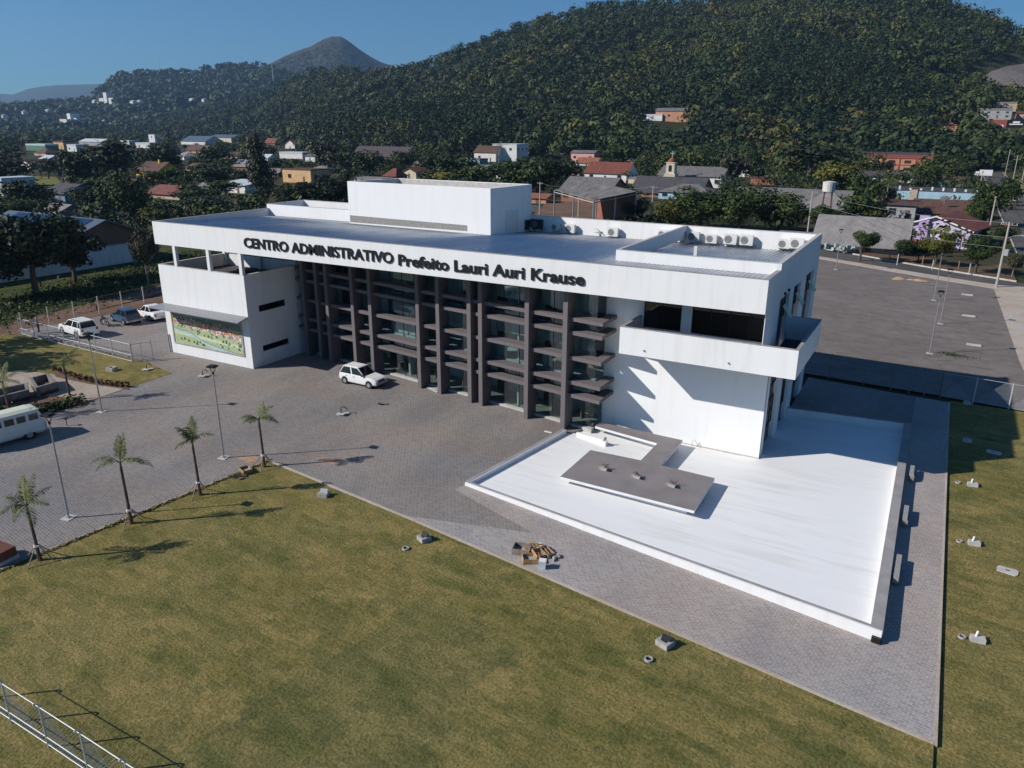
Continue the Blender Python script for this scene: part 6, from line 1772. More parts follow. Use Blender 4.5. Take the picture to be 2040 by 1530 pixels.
house('turquoise house with dark brown roof behind the long blue block',1887,372,62,9,8,9,'gx',W_['turq'],TILEB,win=0)
house('small orange house with brown roof beside the street trees',1908,350,22,6,4,7,'gx',W_['orange'],TILEB,win=1)
def blue_block():
    t = house('long pale blue flat block with dishes on its roof edge',1852,412,152,28,1,13,'flat',W_['sky'],DARKR,win=0,name='flat_block',cat='building')
    p = t.location; D = depth(p); sc = D/F_PX; w = 152*sc/math.cos(YAW); h = 28*sc/.947
    m_ = MB(); rr = random.Random(2)
    for i in range(9):
        x = -w/2+w*(i+.5)/9; m_.box(x-.35,.3,h+.2,x+.1,.9,h+.2+rr.uniform(.4,1.0))
    m_.build('roof_vents', W_['white'], t)
    m_ = MB(); m_.box(-w/2+6.2,-.3,0,-w/2+8,-.004,h+.3); m_.build('bare_pillar', W_['beige'], t)
blue_block()
t = house('low house with two brown tile roofs and a satellite dish',1885,436,108,10,20,13,'gx',W_['beige'],TILEB,win=3)
m_ = MB(); n_ = 14
for k in range(4):
    for i in range(n_):
        a0,a1 = 2*math.pi*i/n_,2*math.pi*(i+1)/n_; f = lambda r,a: (r*math.cos(a)*.85-1.0,1.4-.25*r*math.sin(a)+.3*r*r*.2,4.3+r*math.sin(a)*.6)
        m_.quad(f(k*.3,a0),f(k*.3+.3,a0),f(k*.3+.3,a1),f(k*.3,a1))
m_.tube((-1.0,1.45,3.2),(-1.0,1.5,4.6),.06); m_.build('satellite_dish', COPING, t)
house('bare grey plaster house side left of the purple house',1790,437,48,26,4,8,'shed',W_['grey'],TILEB,win=2)
def purple_house():
    t = house('purple house with red gable roof and white trim facing the yard',1857,490,92,33,21,12,'gy',W_['lightpurple'],TILE,rz=R(-14),win=2,chimney=False,trim=W_['white'],door=False,over=.6)
    p = t.location; sc = depth(p)/F_PX
    m_ = MB(); m_.box(-2.6,-.55,-.5,-1.0,-.004,5.1); m_.build('chimney_wall', W_['purple'], t)
    m_ = MB(); m_.box(-4.4,-1.6,-.5,-2.2,-.7,1.0); m_.build('red_planter_wall', W_['redband'], t)
    m_ = MB(); k = 2.1/3.6
    for sg in (-1,1): m_.wedge_box([(1.6+sg*3.0,-.9+.6,1.9),(1.6,-.3,3.6),(1.6,9,3.6),(1.6+sg*3.0,9,1.9)],[(1.6+sg*3.0,-.3,2.05),(1.6,-.3,3.75),(1.6,9,3.75),(1.6+sg*3.0,9,2.05)])
purple_house()
def grey_house():
    t = house('long low grey house with wide pale corrugated roof behind the gravel yard',1708,503,130,22,38,9,'gx',W_['grey'],FIBREL,win=4,over=1.2)
    m_ = MB(); m_.box(-13.5,.2,1.9,-8,6,2.05); m_.tube((-13,.6,-1),(-13,.6,1.9),.08); m_.tube((-10.6,.6,-1),(-10.6,.6,1.9),.08); m_.build('carport', FIBREL, t)
grey_house()
house('pink plastered gate wall by the street corner',1919,474,32,22,2,1.0,'flat',W_['pink'],W_['pink'],win=0,name='gate_wall',cat='wall')
house('white lean-to shed roof between the grey and the purple house',1790,462,30,8,3,4,'shed',W_['white'],METALW,win=0,name='shed',cat='shed')
house('very long dark roofed warehouse behind the three dense trees',1570,412,190,8,22,12,'gx',W_['grey'],FIBRE,win=6,name='warehouse',cat='warehouse')
house('pale grey hipped roof house beside the water tank',1640,425,80,8,26,11,'hip',W_['beige'],FIBREL,win=3)
house('red brick wall of a low house behind the warehouse',1518,368,40,11,2,6,'flat',W_['brick'],TILEB,win=0)
house('small house with orange roof edge in the trees above the warehouse',1530,318,32,5,4,6,'gx',W_['white'],TILEO,win=1)
# water tank
p = (33.2,150.0,-.5); t = thing('water_tank','white round water tank on a steel stand above the roofs','water tank',p,0)
for a in range(4): MB().tube((1.5*math.cos(a*1.57+.8),1.5*math.sin(a*1.57+.8),-.5),(1.1*math.cos(a*1.57+.8),1.1*math.sin(a*1.57+.8),5.6),.10,n=6).build('leg', RUST, t)
m_ = MB(); m_.tube((0,0,5.6),(0,0,7.7),1.35,1.42,18); m_.tube((0,0,7.7),(0,0,7.9),1.46,.5,18); m_.build('tank', pm('tank_paint',(.62,.60,.56),.6,var=.15,scale=2), t)
# church
def church():
    t = house('white church hall with grey roof and row of brown windows',1372,372,112,20,15,13,'gx',W_['white'],FIBRE,win=7,name='church_hall',cat='church',door=False)
    p = G(1330,374,-.2); t2 = thing('church_tower','cream bell tower with red dome beside the church hall','church tower',(p[0],p[1]+1,p[2]),0)
    sc = depth(p)/F_PX; H = 44*sc/.947; hw = 9.5*sc
    m_ = MB(); m_.box(-hw*1.15,0,-1,hw*1.15,hw*2.3,H*.55); m_.box(-hw*.9,.3,H*.55,hw*.9,.3+hw*1.8,H); m_.box(-hw*1.2,-.1,H*.53,hw*1.2,hw*2.35,H*.57); m_.box(-hw,.2,H,hw,.4+hw*1.8,H+.3); m_.build('tower', W_['cream'], t2)
    d = MB(); n_ = 14; R_ = hw*.80; cy_ = .3+hw*.9
    prev = None
    for k in range(6):
        a0,a1 = k/6*1.5708,(k+1)/6*1.5708
        for i in range(n_):
            b0,b1 = 6.2832*i/n_,6.2832*(i+1)/n_; f = lambda a,b_: (R_*math.cos(a)*math.cos(b_),cy_+R_*math.cos(a)*math.sin(b_),H+.3+R_*1.1*math.sin(a))
            d.quad(f(a0,b0),f(a0,b1),f(a1,b1),f(a1,b0))
    d.build('dome', W_['redband'], t2)
    c = MB(); zt_ = H+.3+R_*1.1; c.box(-.12,cy_-.12,zt_,.12,cy_+.12,zt_+2.2); c.box(-.7,cy_-.1,zt_+1.3,.7,cy_+.1,zt_+1.55); c.build('cross', W_['turq'], t2)
    a = MB(); a.box(-hw*.35,.26,H*.66,hw*.35,.30,H*.86); a.disc((0,.255,H*.86),(0,-1,0),hw*.35,14); a.build('belfry_arch', WINM, t2)
    m_ = MB(); m_.box(-hw*2.6,2,-1,-hw*1.16,8,H*.42); m_.build('porch', W_['cream'], t2)
    AVOID.append((p[0],p[1],8))
church()
house('pale blue house with grey hipped roof in front of the church hall',1362,398,92,13,14,10,'hip',W_['sky'],FIBRE,win=4)
house('long dark grey roofed school wing behind the open shed',1322,394,125,9,26,14,'gx',W_['brick'],DARKR,win=6,name='school_wing',cat='school')
house('brick workshop with grey roof left of the open shed',1165,404,92,24,20,12,'gx',W_['brick'],FIBRE,win=5,name='workshop',cat='workshop')
house('white house with mottled red tile roof beside the church',1205,362,78,16,18,12,'gx',W_['white'],TILE,win=3)
house('flat white garage with dark opening left of the church',1272,366,40,8,3,9,'flat',W_['cream'],FIBREL,win=1)
def open_shed():
    a,b_,c,d = G(1105,379,6.3),G(1183,400,5.2),G(1268,383,6.3),G(1190,364,7.6)
    t = thing('open_shed','large open shed with weathered grey roof on steel posts behind the parapet','open shed',(a[0],a[1],-.2),0)
    L_ = lambda q,dz=0: (q[0]-a[0],q[1]-a[1],q[2]+.2+dz)
    mid0, mid1 = L_(a), L_(c)
    m_ = MB(); m_.wedge_box([L_(a),L_(b_),L_(c),L_(d)],[L_(a,.16),L_(b_,.16),L_(c,.16),L_(d,.16)]); m_.build('roof', ribbed_mat('weathered_roof',(.20,.185,.17),.35,R(20),var=.45), t)
    for q in (a,b_,c,d,tuple((a[i]+b_[i])/2 for i in range(3)),tuple((b_[i]+c[i])/2 for i in range(3))):
        l = L_(q); MB().tube((l[0],l[1],-1),(l[0],l[1],l[2]-.05),.16,n=8).build('post', STEEL, t)
    m_ = MB(); la,lb,lc = L_(a,-.4),L_(b_,-.4),L_(c,-.4); m_.tube(la,lb,.1); m_.tube(lb,lc,.1); m_.build('beam', STEEL, t)
    m_ = MB(); w0,w1 = L_(c),L_(d); m_.add([(w0[0],w0[1],-1),(w1[0],w1[1],-1),(w1[0],w1[1],w1[2]-.1),(w0[0],w0[1],w0[2]-.1)],[(0,1,2,3)]); m_.build('back_wall', W_['brick'], t)
    AVOID.append(((a[0]+c[0])/2,(a[1]+c[1])/2,16))
    q = G(1160,418,-.2); sheet('shed_yard',[G(1060,430)[:2],G(1180,436)[:2],G(1250,418)[:2],G(1180,400)[:2],G(1090,402)[:2]],DIRT,-.06,0,'reddish yard under the open shed')
open_shed()
house('orange roofed shed at the left of the open shed',1070,405,34,10,6,6,'gx',W_['orange'],TILEO,win=1,name='shed',cat='shed')
house('long pink house with grey roof below the hill',1160,322,44,16,4,8,'gx',W_['pink'],FIBRE,win=3)
house('low house with bright red roof in front of the pink house',1168,330,40,5,9,8,'gx',W_['white'],TILEO,win=1)
house('reddish brown house with white chimneys above the red tile house',1212,312,50,12,10,9,'gx',W_['redband'],TILEB,win=3,chimney=True)
house('long white wall building with flat roof below the hill right of the chimneys',1287,301,58,10,2,8,'flat',W_['white'],METALW,win=0,name='flat_block',cat='building')
house('thin white roofed strip building right of the long white wall',1352,292,50,4,1,6,'flat',W_['white'],METALW,win=0,name='flat_block',cat='building')
house('pale house row with small white fronts left of the pink house',1100,318,34,8,3,7,'gx',W_['beige'],FIBRE,win=3)
house('white house front between the trees right of the modern house',1052,312,30,10,3,8,'gx',W_['white'],FIBRE,win=3)
house('white modern two storey house with grey right wall',1005,322,48,30,2,14,'flat',W_['white'],METALW,win=2,rows=2)
house('house with brown roof and white lower front left of the modern house',966,322,44,17,11,10,'gx',W_['white'],TILEB,win=2)
house('white and grey flat house at the left of the brown roof',925,310,56,14,3,10,'flat',W_['white'],FIBREL,win=2)
house('turquoise low house in front of the white and grey house',935,330,42,10,3,8,'flat',W_['turq'],FIBRE,win=3)
house('bluish white wall house low among the trees',955,346,34,12,3,7,'flat',W_['white'],FIBREL,win=2)
house('long dark brown roofed hall on the left of the machine room',752,318,118,6,17,16,'gx',W_['brown'],ribbed_mat('dark_brown_roof',(.085,.065,.068),.3,0,var=.2),win=0,name='hall',cat='hall')
house('small cream house with red gable above the machine room',815,356,30,12,7,7,'gy',W_['cream'],TILE,win=1)
house('dark red pyramid roof behind the machine room',776,358,28,6,14,7,'hip',W_['brown'],TILE,win=0)
house('pale grey flat roof strip left of the red pyramid roof',733,362,62,4,3,7,'flat',W_['grey'],FIBREL,win=0)
house('small beige gable house left of the rounded tree',830,332,20,4,5,6,'gx',W_['beige'],FIBREL,win=0)
# ---- left-hand side
house('bright yellow house with dark brown roof and chimney',295,360,58,18,15,10,'gx',W_['yellow'],TILEB,win=2,chimney=True)
house('small brown roofed house before the yellow house',250,368,40,6,6,7,'gx',W_['brown'],TILEB,win=0)
house('house with long faded red roof behind the forked tree',326,396,82,9,13,9,'gx',W_['beige'],ribbed_mat('faded_red_roof',(.20,.075,.06),.22,0,var=.25),win=0)
house('white low building with flat white roof left of the slender tree',462,384,66,14,6,9,'shed',W_['white'],METALW,win=2)
house('grey roofed annex left of the white low building',400,384,36,6,10,8,'gx',W_['grey'],FIBREL,win=0)
house('grey gable roof among the dark trees above the white low building',478,340,36,8,11,9,'gx',W_['brown'],FIBREL,win=0)
house('peach coloured flat building behind the dark trees',592,364,66,23,2,9,'flat',W_['peach'],TILEB,win=2)
house('long white shed roof above the peach building',580,316,54,9,3,9,'flat',W_['white'],METALW,win=0,name='shed',cat='shed')
house('small white house right of the long white shed',618,322,22,10,3,7,'gx',W_['white'],FIBRE,win=1)
house('white house with orange gable above the white shed',578,296,22,8,7,8,'gy',W_['white'],TILEO,win=1)
house('red brown roof half hidden behind the slender tree',538,290,24,5,8,8,'gx',W_['brown'],TILE,win=0)
house('pale warehouse with blue metal roof, left half',385,288,62,6,9,22,'gx',W_['white'],METALB,win=0,name='warehouse',cat='warehouse')
house('white walled warehouse with blue metal roof, right half',438,284,58,9,5,24,'gx',W_['cream'],METALB,win=0,name='warehouse',cat='warehouse')
house('brown roofed house before the warehouse',390,305,50,5,9,9,'gx',W_['beige'],TILEB,win=2)
house('white block tower house above the trees',304,288,16,18,0,9,'flat',W_['white'],FIBREL,win=1,rows=2)
house('pale cream house left of the white block tower',250,292,24,8,3,8,'flat',W_['cream'],METALW,win=1)
house('white house below the white block tower',285,295,38,7,3,8,'flat',W_['white'],METALW,win=2)
house('long pale roofed hall far back on the left',180,290,62,7,5,14,'gx',W_['grey'],METALW,win=0,name='hall',cat='hall')
house('pinkish flat house beside the green hall',118,297,28,12,3,9,'flat',W_['peach'],TILEB,win=2)
house('long green hall with white roof far back on the left',72,300,58,9,3,10,'flat',W_['green'],METALW,win=0,name='hall',cat='hall')
house('white house front behind the grey leafless trees',144,302,26,10,3,8,'flat',W_['white'],METALW,win=2)
house('house with brown hipped roof before the green hall',80,310,34,5,8,9,'hip',W_['beige'],TILEB,win=1)
house('small beige roofed house above the playing field',88,322,26,5,6,8,'gx',W_['white'],METALW,win=1)
house('white gable end house left of the playing field',52,337,32,8,9,8,'gy',W_['white'],TILEB,win=1)
house('blue walled house with dark roof beside the playing field',112,408,58,22,14,9,'gx',W_['blue'],DARKR,win=2)
house('grey gable roofed shed before the blue walled house',92,436,50,8,16,8,'gx',W_['grey'],FIBREL,win=0,name='shed',cat='shed')
house('white house cut by the left picture edge',-3,390,38,24,9,9,'flat',W_['white'],METALW,win=1)
# solar roof house and the long white wall
t = thing('solar_house','house with solar panels on its grey roof and dark gable end','house',(-57,18.5,-.2),0)
m_ = MB(); m_.box(-11,0,-.5,11.5,13,3.8); m_.add([(11.5,0,3.8),(11.5,13,3.8),(11.5,6.5,6.3)],[(0,1,2)]); m_.build('wall', W_['brown'], t)
m_ = MB(); m_.wedge_box([(-11.5,-.8,3.5),(12.3,-.8,3.5),(12.3,6.5,6.3),(-11.5,6.5,6.3)],[(-11.5,-.8,3.65),(12.3,-.8,3.65),(12.3,6.5,6.45),(-11.5,6.5,6.45)]); m_.wedge_box([(-11.5,13.8,3.5),(12.3,13.8,3.5),(12.3,6.5,6.3),(-11.5,6.5,6.3)],[(-11.5,13.8,3.65),(12.3,13.8,3.65),(12.3,6.5,6.45),(-11.5,6.5,6.45)])
m_.build('roof', METALB, t)
SOLAR = pm('solar_cell', (.012,.022,.06), .12, spec=.7)
for i in range(9):
    xx = -8.2+2.05*i; f = lambda y: 3.68+(y+.8)/7.3*2.8
    m_ = MB(); m_.wedge_box([(xx,2.6,f(2.6)),(xx+1.9,2.6,f(2.6)),(xx+1.9,6.1,f(6.1)),(xx,6.1,f(6.1))],[(xx,2.6,f(2.6)+.07),(xx+1.9,2.6,f(2.6)+.07),(xx+1.9,6.1,f(6.1)+.07),(xx,6.1,f(6.1)+.07)]); m_.build('solar_panel', SOLAR, t)
m_ = MB(); m_.box(11.51,.5,1.7,11.7,12.5,2.1); m_.build('gable_beam', W_['beige'], t)
AVOID.append((-57,25,15))
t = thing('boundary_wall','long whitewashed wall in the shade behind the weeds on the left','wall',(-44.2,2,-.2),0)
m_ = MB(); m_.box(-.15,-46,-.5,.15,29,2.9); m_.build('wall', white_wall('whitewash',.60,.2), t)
m_ = MB(); m_.box(-.22,-46,2.9,.22,29,3.02); m_.build('wall_coping', CEMENT, t)

# ---- houses on the hill
def hill_house(hill, label, px, pyb, wpx, hpx, rpx, dep, kind, wall, roof, **kw):
    q = hill.hit(px, pyb)
    if not q: return
    h_ = house(label, px, pyb, wpx, hpx, rpx, dep, kind, wall, roof, p=(q[0],q[1],q[2]+1.5), **kw)
    # a clearing in front so that it can be seen
    dx, dy = CAM[0]-q[0], CAM[1]-q[1]; L = math.hypot(dx,dy)
    for k in (8,20,32,46): AVOID.append((q[0]+dx/L*k, q[1]+dy/L*k, 9 if hill is HN else 22))
    return h_
hill_house(HN,'long orange house on the slope of the hill, upper left of the orange hall',1350,244,82,16,5,8,'gx',W_['orange'],FIBRE,win=5)
hill_house(HN,'low white annex left of the long orange hillside house',1300,242,34,6,2,6,'flat',W_['white'],METALW,win=1)
hill_house(HN,'orange roofed house half hidden on the right slope',1880,262,40,6,5,8,'hip',W_['orange'],TILEO,win=2)
hill_house(HN,'grey terraced house high on the right slope',1975,243,56,14,4,9,'flat',W_['grey'],FIBREL,win=4,rows=2)
hill_house(HN,'upper pavilion of the grey terraced house',2003,223,30,10,3,7,'flat',W_['beige'],FIBREL,win=2)
hill_house(HN,'reddish house at the right picture edge on the slope',2038,243,24,10,4,8,'gx',W_['pink'],TILEB,win=1)
def billboard():
    q = HN.hit(2008,270); 
    t = thing('billboard','red and black roadside billboard on the right slope','billboard',(q[0],q[1],q[2]+1.0),0)
    sc = depth(q)/F_PX; w = 78*sc; h = 15*sc; z0 = 3.0
    MB().box(-w/2,0,z0,-w*.08,.3,z0+h).build('red_panel', W_['redband'], t); MB().box(w*.33,0,z0,w/2,.3,z0+h).build('red_panel', W_['redband'], t)
    m_ = MB(); m_.box(-w*.08,-.02,z0,w*.33,.3,z0+h); m_.build('black_panel', BLACK, t)
    m_ = MB(); m_.box(-w*.02,-.06,z0+h*.35,w*.27,-.024,z0+h*.5); m_.box(w*.05,-.06,z0+h*.55,w*.2,-.024,z0+h*.8); m_.box(-w*.46,-.06,z0+h*.1,-w*.14,-.004,z0+h*.35); m_.build('white_marks', W_['white'], t)
    for i in range(5): MB().tube((-w/2+w*i/4,.2,-4),(-w/2+w*i/4,.2,z0+.5),.15).build('post', STEEL, t)
    dx, dy = CAM[0]-q[0], CAM[1]-q[1]; L = math.hypot(dx,dy)
    for k in (0,12,26,42): AVOID.append((q[0]+dx/L*k, q[1]+dy/L*k, 14))
billboard()
# grey quarry face
pts = {}
qx = np.linspace(1955,2075,13); m_ = MB(); ok_rows = []
grid = []
for i,px in enumerate(qx):
    top = np.interp(px,[1955,1975,2000,2030,2075],[160,145,136,131,126]); bot = np.interp(px,[1955,1985,2010,2075],[162,170,176,180])
    col = []
    for k in range(7):
        q = HN.hit(px, bot+(top-bot)*k/6); col.append(q)
    grid.append(col)
if all(q for c_ in grid for q in c_):
    m_.add([(q[0],q[1],q[2]+.8) for c_ in grid for q in c_], [(i*7+j,(i+1)*7+j,(i+1)*7+j+1,i*7+j+1) for i in range(len(qx)-1) for j in range(6)])
    tag(m_.build('quarry', ground_mix('quarry_rubble',(.20,.17,.15),(.25,.215,.19),(.15,.13,.115),.05,.4)), 'bare grey quarry slope on the hill at the right edge', kind='structure')
    for c_ in grid[::2]:
        for q in c_[::2]:
            AVOID.append((q[0],q[1],16))
    for c_ in grid[::2]:
        q = c_[0]; dx, dy = CAM[0]-q[0], CAM[1]-q[1]; L = math.hypot(dx,dy)
        for k in (12,26): AVOID.append((q[0]+dx/L*k,q[1]+dy/L*k,10))
# white blocks on the distant ridge
for lb,px,py,w_,h_ in (('tall white apartment block on the distant ridge',211,206,9,18),('lower white block left of the tall one on the ridge',203,207,12,9),('pale block right of the tall one on the ridge',222,208,12,10),
                       ('white tower block at the foot of the distant ridge',139,247,9,17),('long white low block beside the tower at the foot of the ridge',127,248,20,8),('pale grey block right of the tower at the foot of the ridge',150,248,12,10)):
    hill_house(HM, lb, px, py, w_, h_, 0, 22, 'flat', W_['white'], METALW, win=0, name='apartment_block', cat='building')
rr = random.Random(17)
for k,(px,py) in enumerate([(186,206),(262,207),(275,207),(320,210),(331,208),(341,205),(352,204),(380,203),(404,203),(446,192),(92,224),(133,219),(226,229),(206,246),(215,254),(5,236),(70,246),(45,228)]):
    hill_house(HM,'tiny pale house among the trees of the distant ridge',px,py,rr.uniform(4,9),rr.uniform(2.5,4),1.5,12,'gx',W_['white'],METALW,win=0,group='houses on the distant ridge')
for k,(px,py) in enumerate(((320,143),(546,165))):
    q = HM.hit(px,py+12)
    if q:
        t = thing('radio_mast','thin radio mast on the distant ridge, '+('left one','right one')[k],'mast',q,0)
        m_ = MB(); m_.tube((0,0,0),(0,0,62),.9,.5,4); m_.build('mast', STEEL, t)

# ------------------------------------------------------------------ utility poles and wires
def pole(label, px, pyb, h, arms=1, rz=0.0, lampd=False, transformer=False, p=None):
    p = p or G(px,pyb,-.1); t = thing('utility_pole', label, 'utility pole', p, rz, 'utility poles of the streets')
    MB().tube((0,0,-.5),(0,0,h),.17,.11,10).build('post', pm('pole_concrete',(.40,.36,.32),.85,var=.1), t)
    for k in range(arms):
        z = h-.35-1.0*k; m_ = MB(); m_.boxr((0,0,z),(2.0,.10,.12)); m_.build('crossarm', W_['brown'], t)
        m_ = MB()
        for x in (-.9,-.35,.35,.9): m_.tube((x,0,z+.06),(x,0,z+.28),.05,.035,6)
        m_.build('insulators', pm('porcelain',(.5,.48,.45),.3), t)
    if lampd:
        m_ = MB(); m_.path([(0,0,h*.75),(.9,0,h*.75+.5),(1.7,0,h*.75+.6)],.04,6); m_.boxr((1.9,0,h*.75+.6),(.5,.2,.12)); m_.build('lamp_arm', STEEL, t)
    if transformer:
        m_ = MB(); m_.boxr((.4,0,h*.55),(.5,.5,.8)); m_.build('transformer', STEEL, t)
    return (p[0],p[1],p[2]+h)
A_ = pole('leaning concrete utility pole at the street corner with a transformer',1984,573,8.3,1,R(-25),True,True)
B_ = pole('utility pole at the back parapet beside the three dense trees',1608,470,8.0,1,R(-25))
C_ = pole('utility pole left of the small dark tree behind the parapet',1297,446,7.6,1,R(-25))
D_ = pole('utility pole in front of the open shed',1152,432,7.6,1,R(-25))
E_ = pole('utility pole beside the machine room corner',1075,428,7.2,1,R(-25))
F_ = pole('thin pole on the far street before the purple house',1966,482,8.0,1,R(80))
G_ = pole('pole half way up the right street',1947,398,8.0,1,R(80))
H_ = pole('tall pale pole at the end of the right street',2002,350,11.0,0)
I_ = pole('pole with crossarms on the green verge of the right street',2014,378,11.0,2,R(0))
J_ = pole('right one of the poles on the green verge',2029,394,11.5,1,R(0))
K_ = pole('street lamp pole on the roof side of the orange hall',1792,302,4.5,0,0,True,p=(G(1792,342)[0],G(1792,342)[1],3.0))
L_ = pole('pole behind the right end of the orange hall',1848,332,9.0,0)
M_ = pole('pole beside the forked tree on the lane',238,444,8.0,0)
def wire(a, b_, sag, label, n=14, off=(0,0,0)):
    t = thing('power_line', label, 'power line', a, 0, 'wires between the poles')
    d = Vector(b_)-Vector(a); pts = [tuple(d*(i/n)+Vector((0,0,-sag*4*(i/n)*(1-i/n)))+Vector(off)) for i in range(n+1)]
    MB().path(pts, .022, 4).build('wire', pm('wire_metal',(.30,.30,.31),.5,.3), t)
ends = [('from the corner pole to the pole by the three dense trees',A_,B_),('from the three dense trees to the small dark tree',B_,C_),('from the small dark tree to the open shed',C_,D_),('from the open shed to the machine room',D_,E_)]
for nm,a,b_ in ends:
    for k,(o,w2) in enumerate(((-.1,'upper'),(-1.9,'middle'),(-3.2,'lower'))):
        wire((a[0],a[1],a[2]+o),(b_[0],b_[1],b_[2]+o),.9,w2+' wire '+nm)
wire((F_[0],F_[1],F_[2]-.1),(G_[0],G_[1],G_[2]-.1),1.2,'wire along the left side of the right street')
wire((A_[0],A_[1],A_[2]-.4),(F_[0],F_[1],F_[2]-.2),.9,'wire from the corner pole across to the purple house')
wire((I_[0],I_[1],I_[2]-.3),(H_[0],H_[1],H_[2]-.6),1.0,'wire over the green verge of the right street')
# fence posts on the verge
for k,(px,pyb,wp,hp,rp,wl,rf) in enumerate(((360,318,34,6,7,'white',FIBREL),(455,316,40,6,6,'beige',TILEB),(520,322,34,7,6,'white',METALW),(640,345,36,9,6,'beige',FIBREL),(665,322,28,8,5,'white',TILE),(540,352,32,7,7,'brown',FIBREL),(870,330,30,7,6,'beige',FIBREL),(1000,356,26,8,5,'white',TILEO),(1088,345,30,8,6,'white',FIBREL),(1140,350,28,8,7,'beige',TILEB),(230,330,36,7,7,'white',FIBREL),(380,342,34,7,7,'beige',TILEB),(20,330,30,7,6,'white',TILEB),(1250,330,28,7,5,'white',FIBREL),(1420,340,30,7,6,'beige',TILEB),(1478,352,26,7,5,'white',FIBREL))):
    house('small '+wl+' house with '+rf.name.replace('_',' ')+' half hidden among the town trees',px,pyb,wp,hp,rp,7,'gx' if k%3 else 'hip',W_[wl],rf,rz=R((k*37)%50-25),win=2,group='small houses among the trees')
rr = random.Random(6)
for k,(px,py) in enumerate(((1771,520),(1787,527),(1837,528),(1857,536),(1909,536),(1930,546))):
    p = G(px,py,-.05); t = thing('verge_post','pale wooden post standing on the soil verge under the street trees','post',p,0,'posts on the soil verge')
    MB().tube((0,0,-.2),(0,0,rr.uniform(1.2,1.6)),.08,.07,8).build('post', CEMENT_LT if k%2 else WOOD, t)
t = thing('junk_pile','light clutter of cans and sheets beside the grey house','clutter',G(1672,503,-.1),0)
m_ = MB()
for i in range(14): m_.boxr((rr.uniform(-2.2,2),rr.uniform(-1,1),rr.uniform(.2,1.1)),(rr.uniform(.4,1.1),.5,rr.uniform(.3,.9)),rr.uniform(0,3))
m_.build('clutter', pm('faded_clutter',(.32,.36,.34),.7,var=.5,scale=1.5), t)
# ------------------------------------------------------------------ the other garden trees, in zones
def hidden(px, py_top, py, wpx):
    for hx, ht, hb, hw in HB:
        if abs(px-hx) < hw*.5+wpx*.25 and py_top < hb-1 and py > hb: return True
    return False
ZONES = [ # x0,x1,base y0,y1, count, kinds, label, group
 (0,330,318,352,26,'round dense loose','dark garden tree in the gardens round the playing field','trees round the playing field'),
 (0,380,296,318,24,'round dense tall','small dark tree between the far houses on the left','trees between the far left houses'),
 (330,700,300,330,30,'round dense loose','dark garden tree between the warehouses and the slender tree','trees near the warehouses'),
 (340,700,335,372,26,'round loose dense','bushy dark tree on the plots left of the machine room','trees left of the machine room'),
 (680,1120,312,345,34,'dense round loose','round garden tree in the gardens behind the machine room','trees behind the machine room'),
 (1110,1480,300,345,34,'dense round','dark garden tree on the slope between the church and the hill','trees above the church'),
 (1480,1700,330,378,16,'dense round loose','garden tree between the church and the orange hall','trees left of the orange hall'),
 (1690,1960,345,392,18,'dense round','garden tree among the houses under the orange hall','trees under the orange hall'),
 (1690,1930,392,450,14,'dense round','garden bush tree between the turquoise block and the purple house','trees near the turquoise block'),
 (1990,2045,330,420,8,'dense round','tree on the verge of the right street','trees on the right verge'),
]
rr = random.Random(33); cnt = 0
for x0,x1,y0,y1,n,kinds,lb,gp in ZONES:
    made = 0; tries = 0
    while made < n and tries < n*14:
        tries += 1
        px, py = rr.uniform(x0,x1), rr.uniform(y0,y1); p = G(px,py,-.2); D = depth(p)
        if 63 < p[0] < 77.5 and x0 < 1990: continue
        h = rr.uniform(4.2,7.5); w = h*rr.uniform(.75,1.1); hp, wp = h*F_PX/D*.947, w*F_PX/D
        if hidden(px, py-hp, py, wp): continue
        if any((p[0]-a)**2+(p[1]-b)**2 < (r_*.8)**2 for a,b,r_ in AVOID): continue
        if 58 < px < 132 and 344 < py < 374: continue
        leaf = rr.choice([L_DENSE,L_DENSE,L_DARK,L_DARK,L_GREY,L_YEL]) if rr.random() < .75 else L_DENSE
        tree('tree', lb, p, h, w, rr.choice(kinds.split()), leaf, BARK, False, 420, .085, gp, rr.randint(0,1)); made += 1
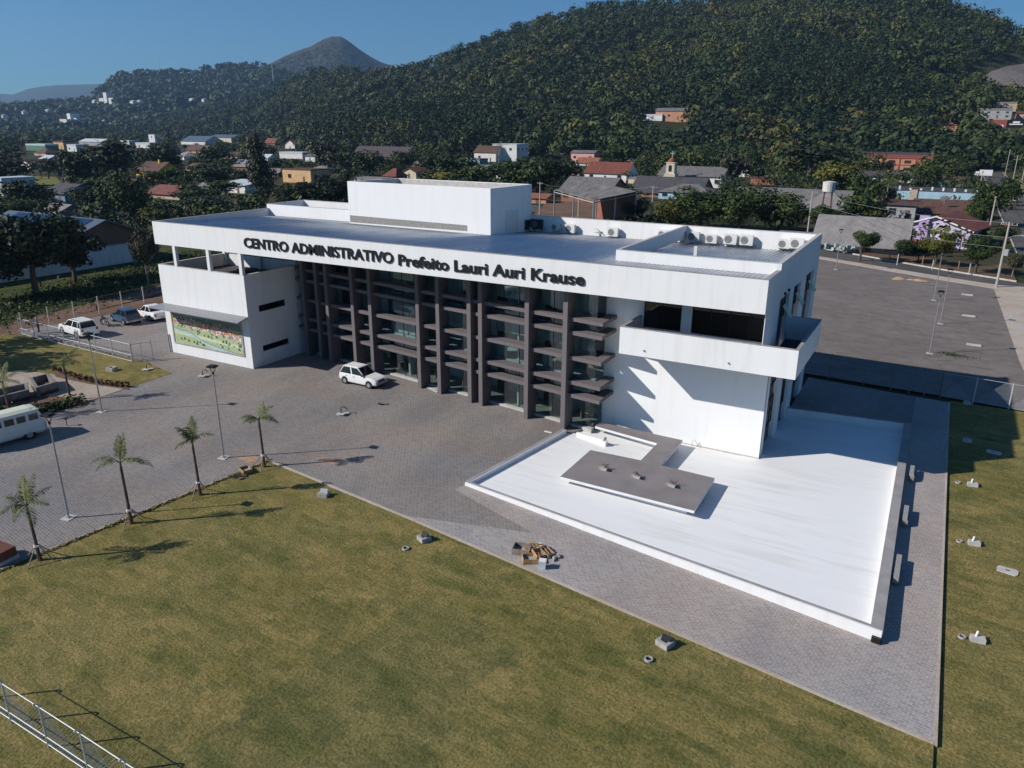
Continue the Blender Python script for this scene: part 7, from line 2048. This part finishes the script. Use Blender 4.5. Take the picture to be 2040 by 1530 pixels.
def undergrowth():
    n = 6000; az_ = rng.uniform(az_of(-60), az_of(2080), n); d = 85+rng.random(n)**.8*345
    P = np.stack([CAM[0]+d*np.sin(az_),CAM[1]+d*np.cos(az_),np.full(n,-.4)],1)
    h = rng.uniform(1.8,5.2,n); w = h*rng.uniform(.9,1.4,n)
    x, y = P[:,0], P[:,1]
    ok = keep(P) & ~((x > 64) & (x < 79)) & (vnoise(x,y,26,14) > -.75) & ((y > 122-.5*(x-12)) | ((x < -47) & (y > 36)))
    rel = P+np.stack([np.zeros(n),np.zeros(n),h],1)-CAM; dz_ = rel@_fw; qx_ = 1020+F_PX*(rel@RT)/dz_; qt = 765-F_PX*(rel@UP)/dz_; wp = w*F_PX/dz_
    for hx, ht, hb, hw in HB:
        dh = 19.2/max(.003,math.tan(math.atan((hb-765)/F_PX)-PIT)) if hb > 255 else 9e9
        ok &= ~((np.abs(qx_-hx) < hw*.5+wp*.3) & (qt < hb-4) & (np.linalg.norm(rel[:,:2],axis=1) < dh))
    ok &= ~((qx_ > 50) & (qx_ < 138) & (qt < 374) & (qt > 335))
    hue = np.clip(.26+.16*vnoise(x,y,30,6)+rng.normal(0,.12,n),0,.62)
    woods('garden_shrubs','mass of shrubs and hedges between the town houses',P[ok],h[ok],w[ok],hue[ok],40,FOREST,1.0)
undergrowth()
# dark bushes that close the back of the yard behind the building
bush('shrubs','dark shrubs behind the left end of the roof',[(-26,42,0),(-30,60,0),(-42,80,0)],2.6,5200,L_DARK,.45,1.6,'stuff','shrubs')
bush('shrubs','low shrubs and weeds in the plots behind the building',[(-14,70,0),(6,112,0),(12,120,0)],1.6,4200,L_DENSE,.4,2.0,'stuff','shrubs')
# trees outside the frame on the left, whose shadows fall on the turf
tree('tree','tree outside the picture whose shade falls on the left lawn',(-14.5,-14.0,0),8.5,6.5,'round',L_DENSE,BARK,False,900,.058,None,1)
tree('tree','second tree outside the picture shading the left lawn',(-21.0,-12.5,0),9.5,7.5,'dense',L_DENSE,BARK,False,900,.058,None,0)
grow_near(); grow_mid(); grow_flat()

# ------------------------------------------------------------------ air
HAZE = True; HAZE_D = 0.00009
if HAZE:
    me = bpy.data.meshes.new('haze'); bb = MB().box(-7400,-420,-3.2,4300,9900,760); me.from_pydata(bb.v,[],bb.f)
    mt = bpy.data.materials.new('haze'); mt.use_nodes = True; nt = mt.node_tree
    nt.nodes.clear(); out = N(nt,'ShaderNodeOutputMaterial'); pv = N(nt,'ShaderNodeVolumePrincipled')
    pv.inputs['Color'].default_value = (.40,.66,1.0,1); pv.inputs['Density'].default_value = HAZE_D; pv.inputs['Anisotropy'].default_value = .25
    nt.links.new(pv.outputs[0], out.inputs['Volume']); me.materials.append(mt)
    hz = bpy.data.objects.new('haze', me); COL.objects.link(hz); tag(hz,'thin blue air over the whole valley',kind='stuff')
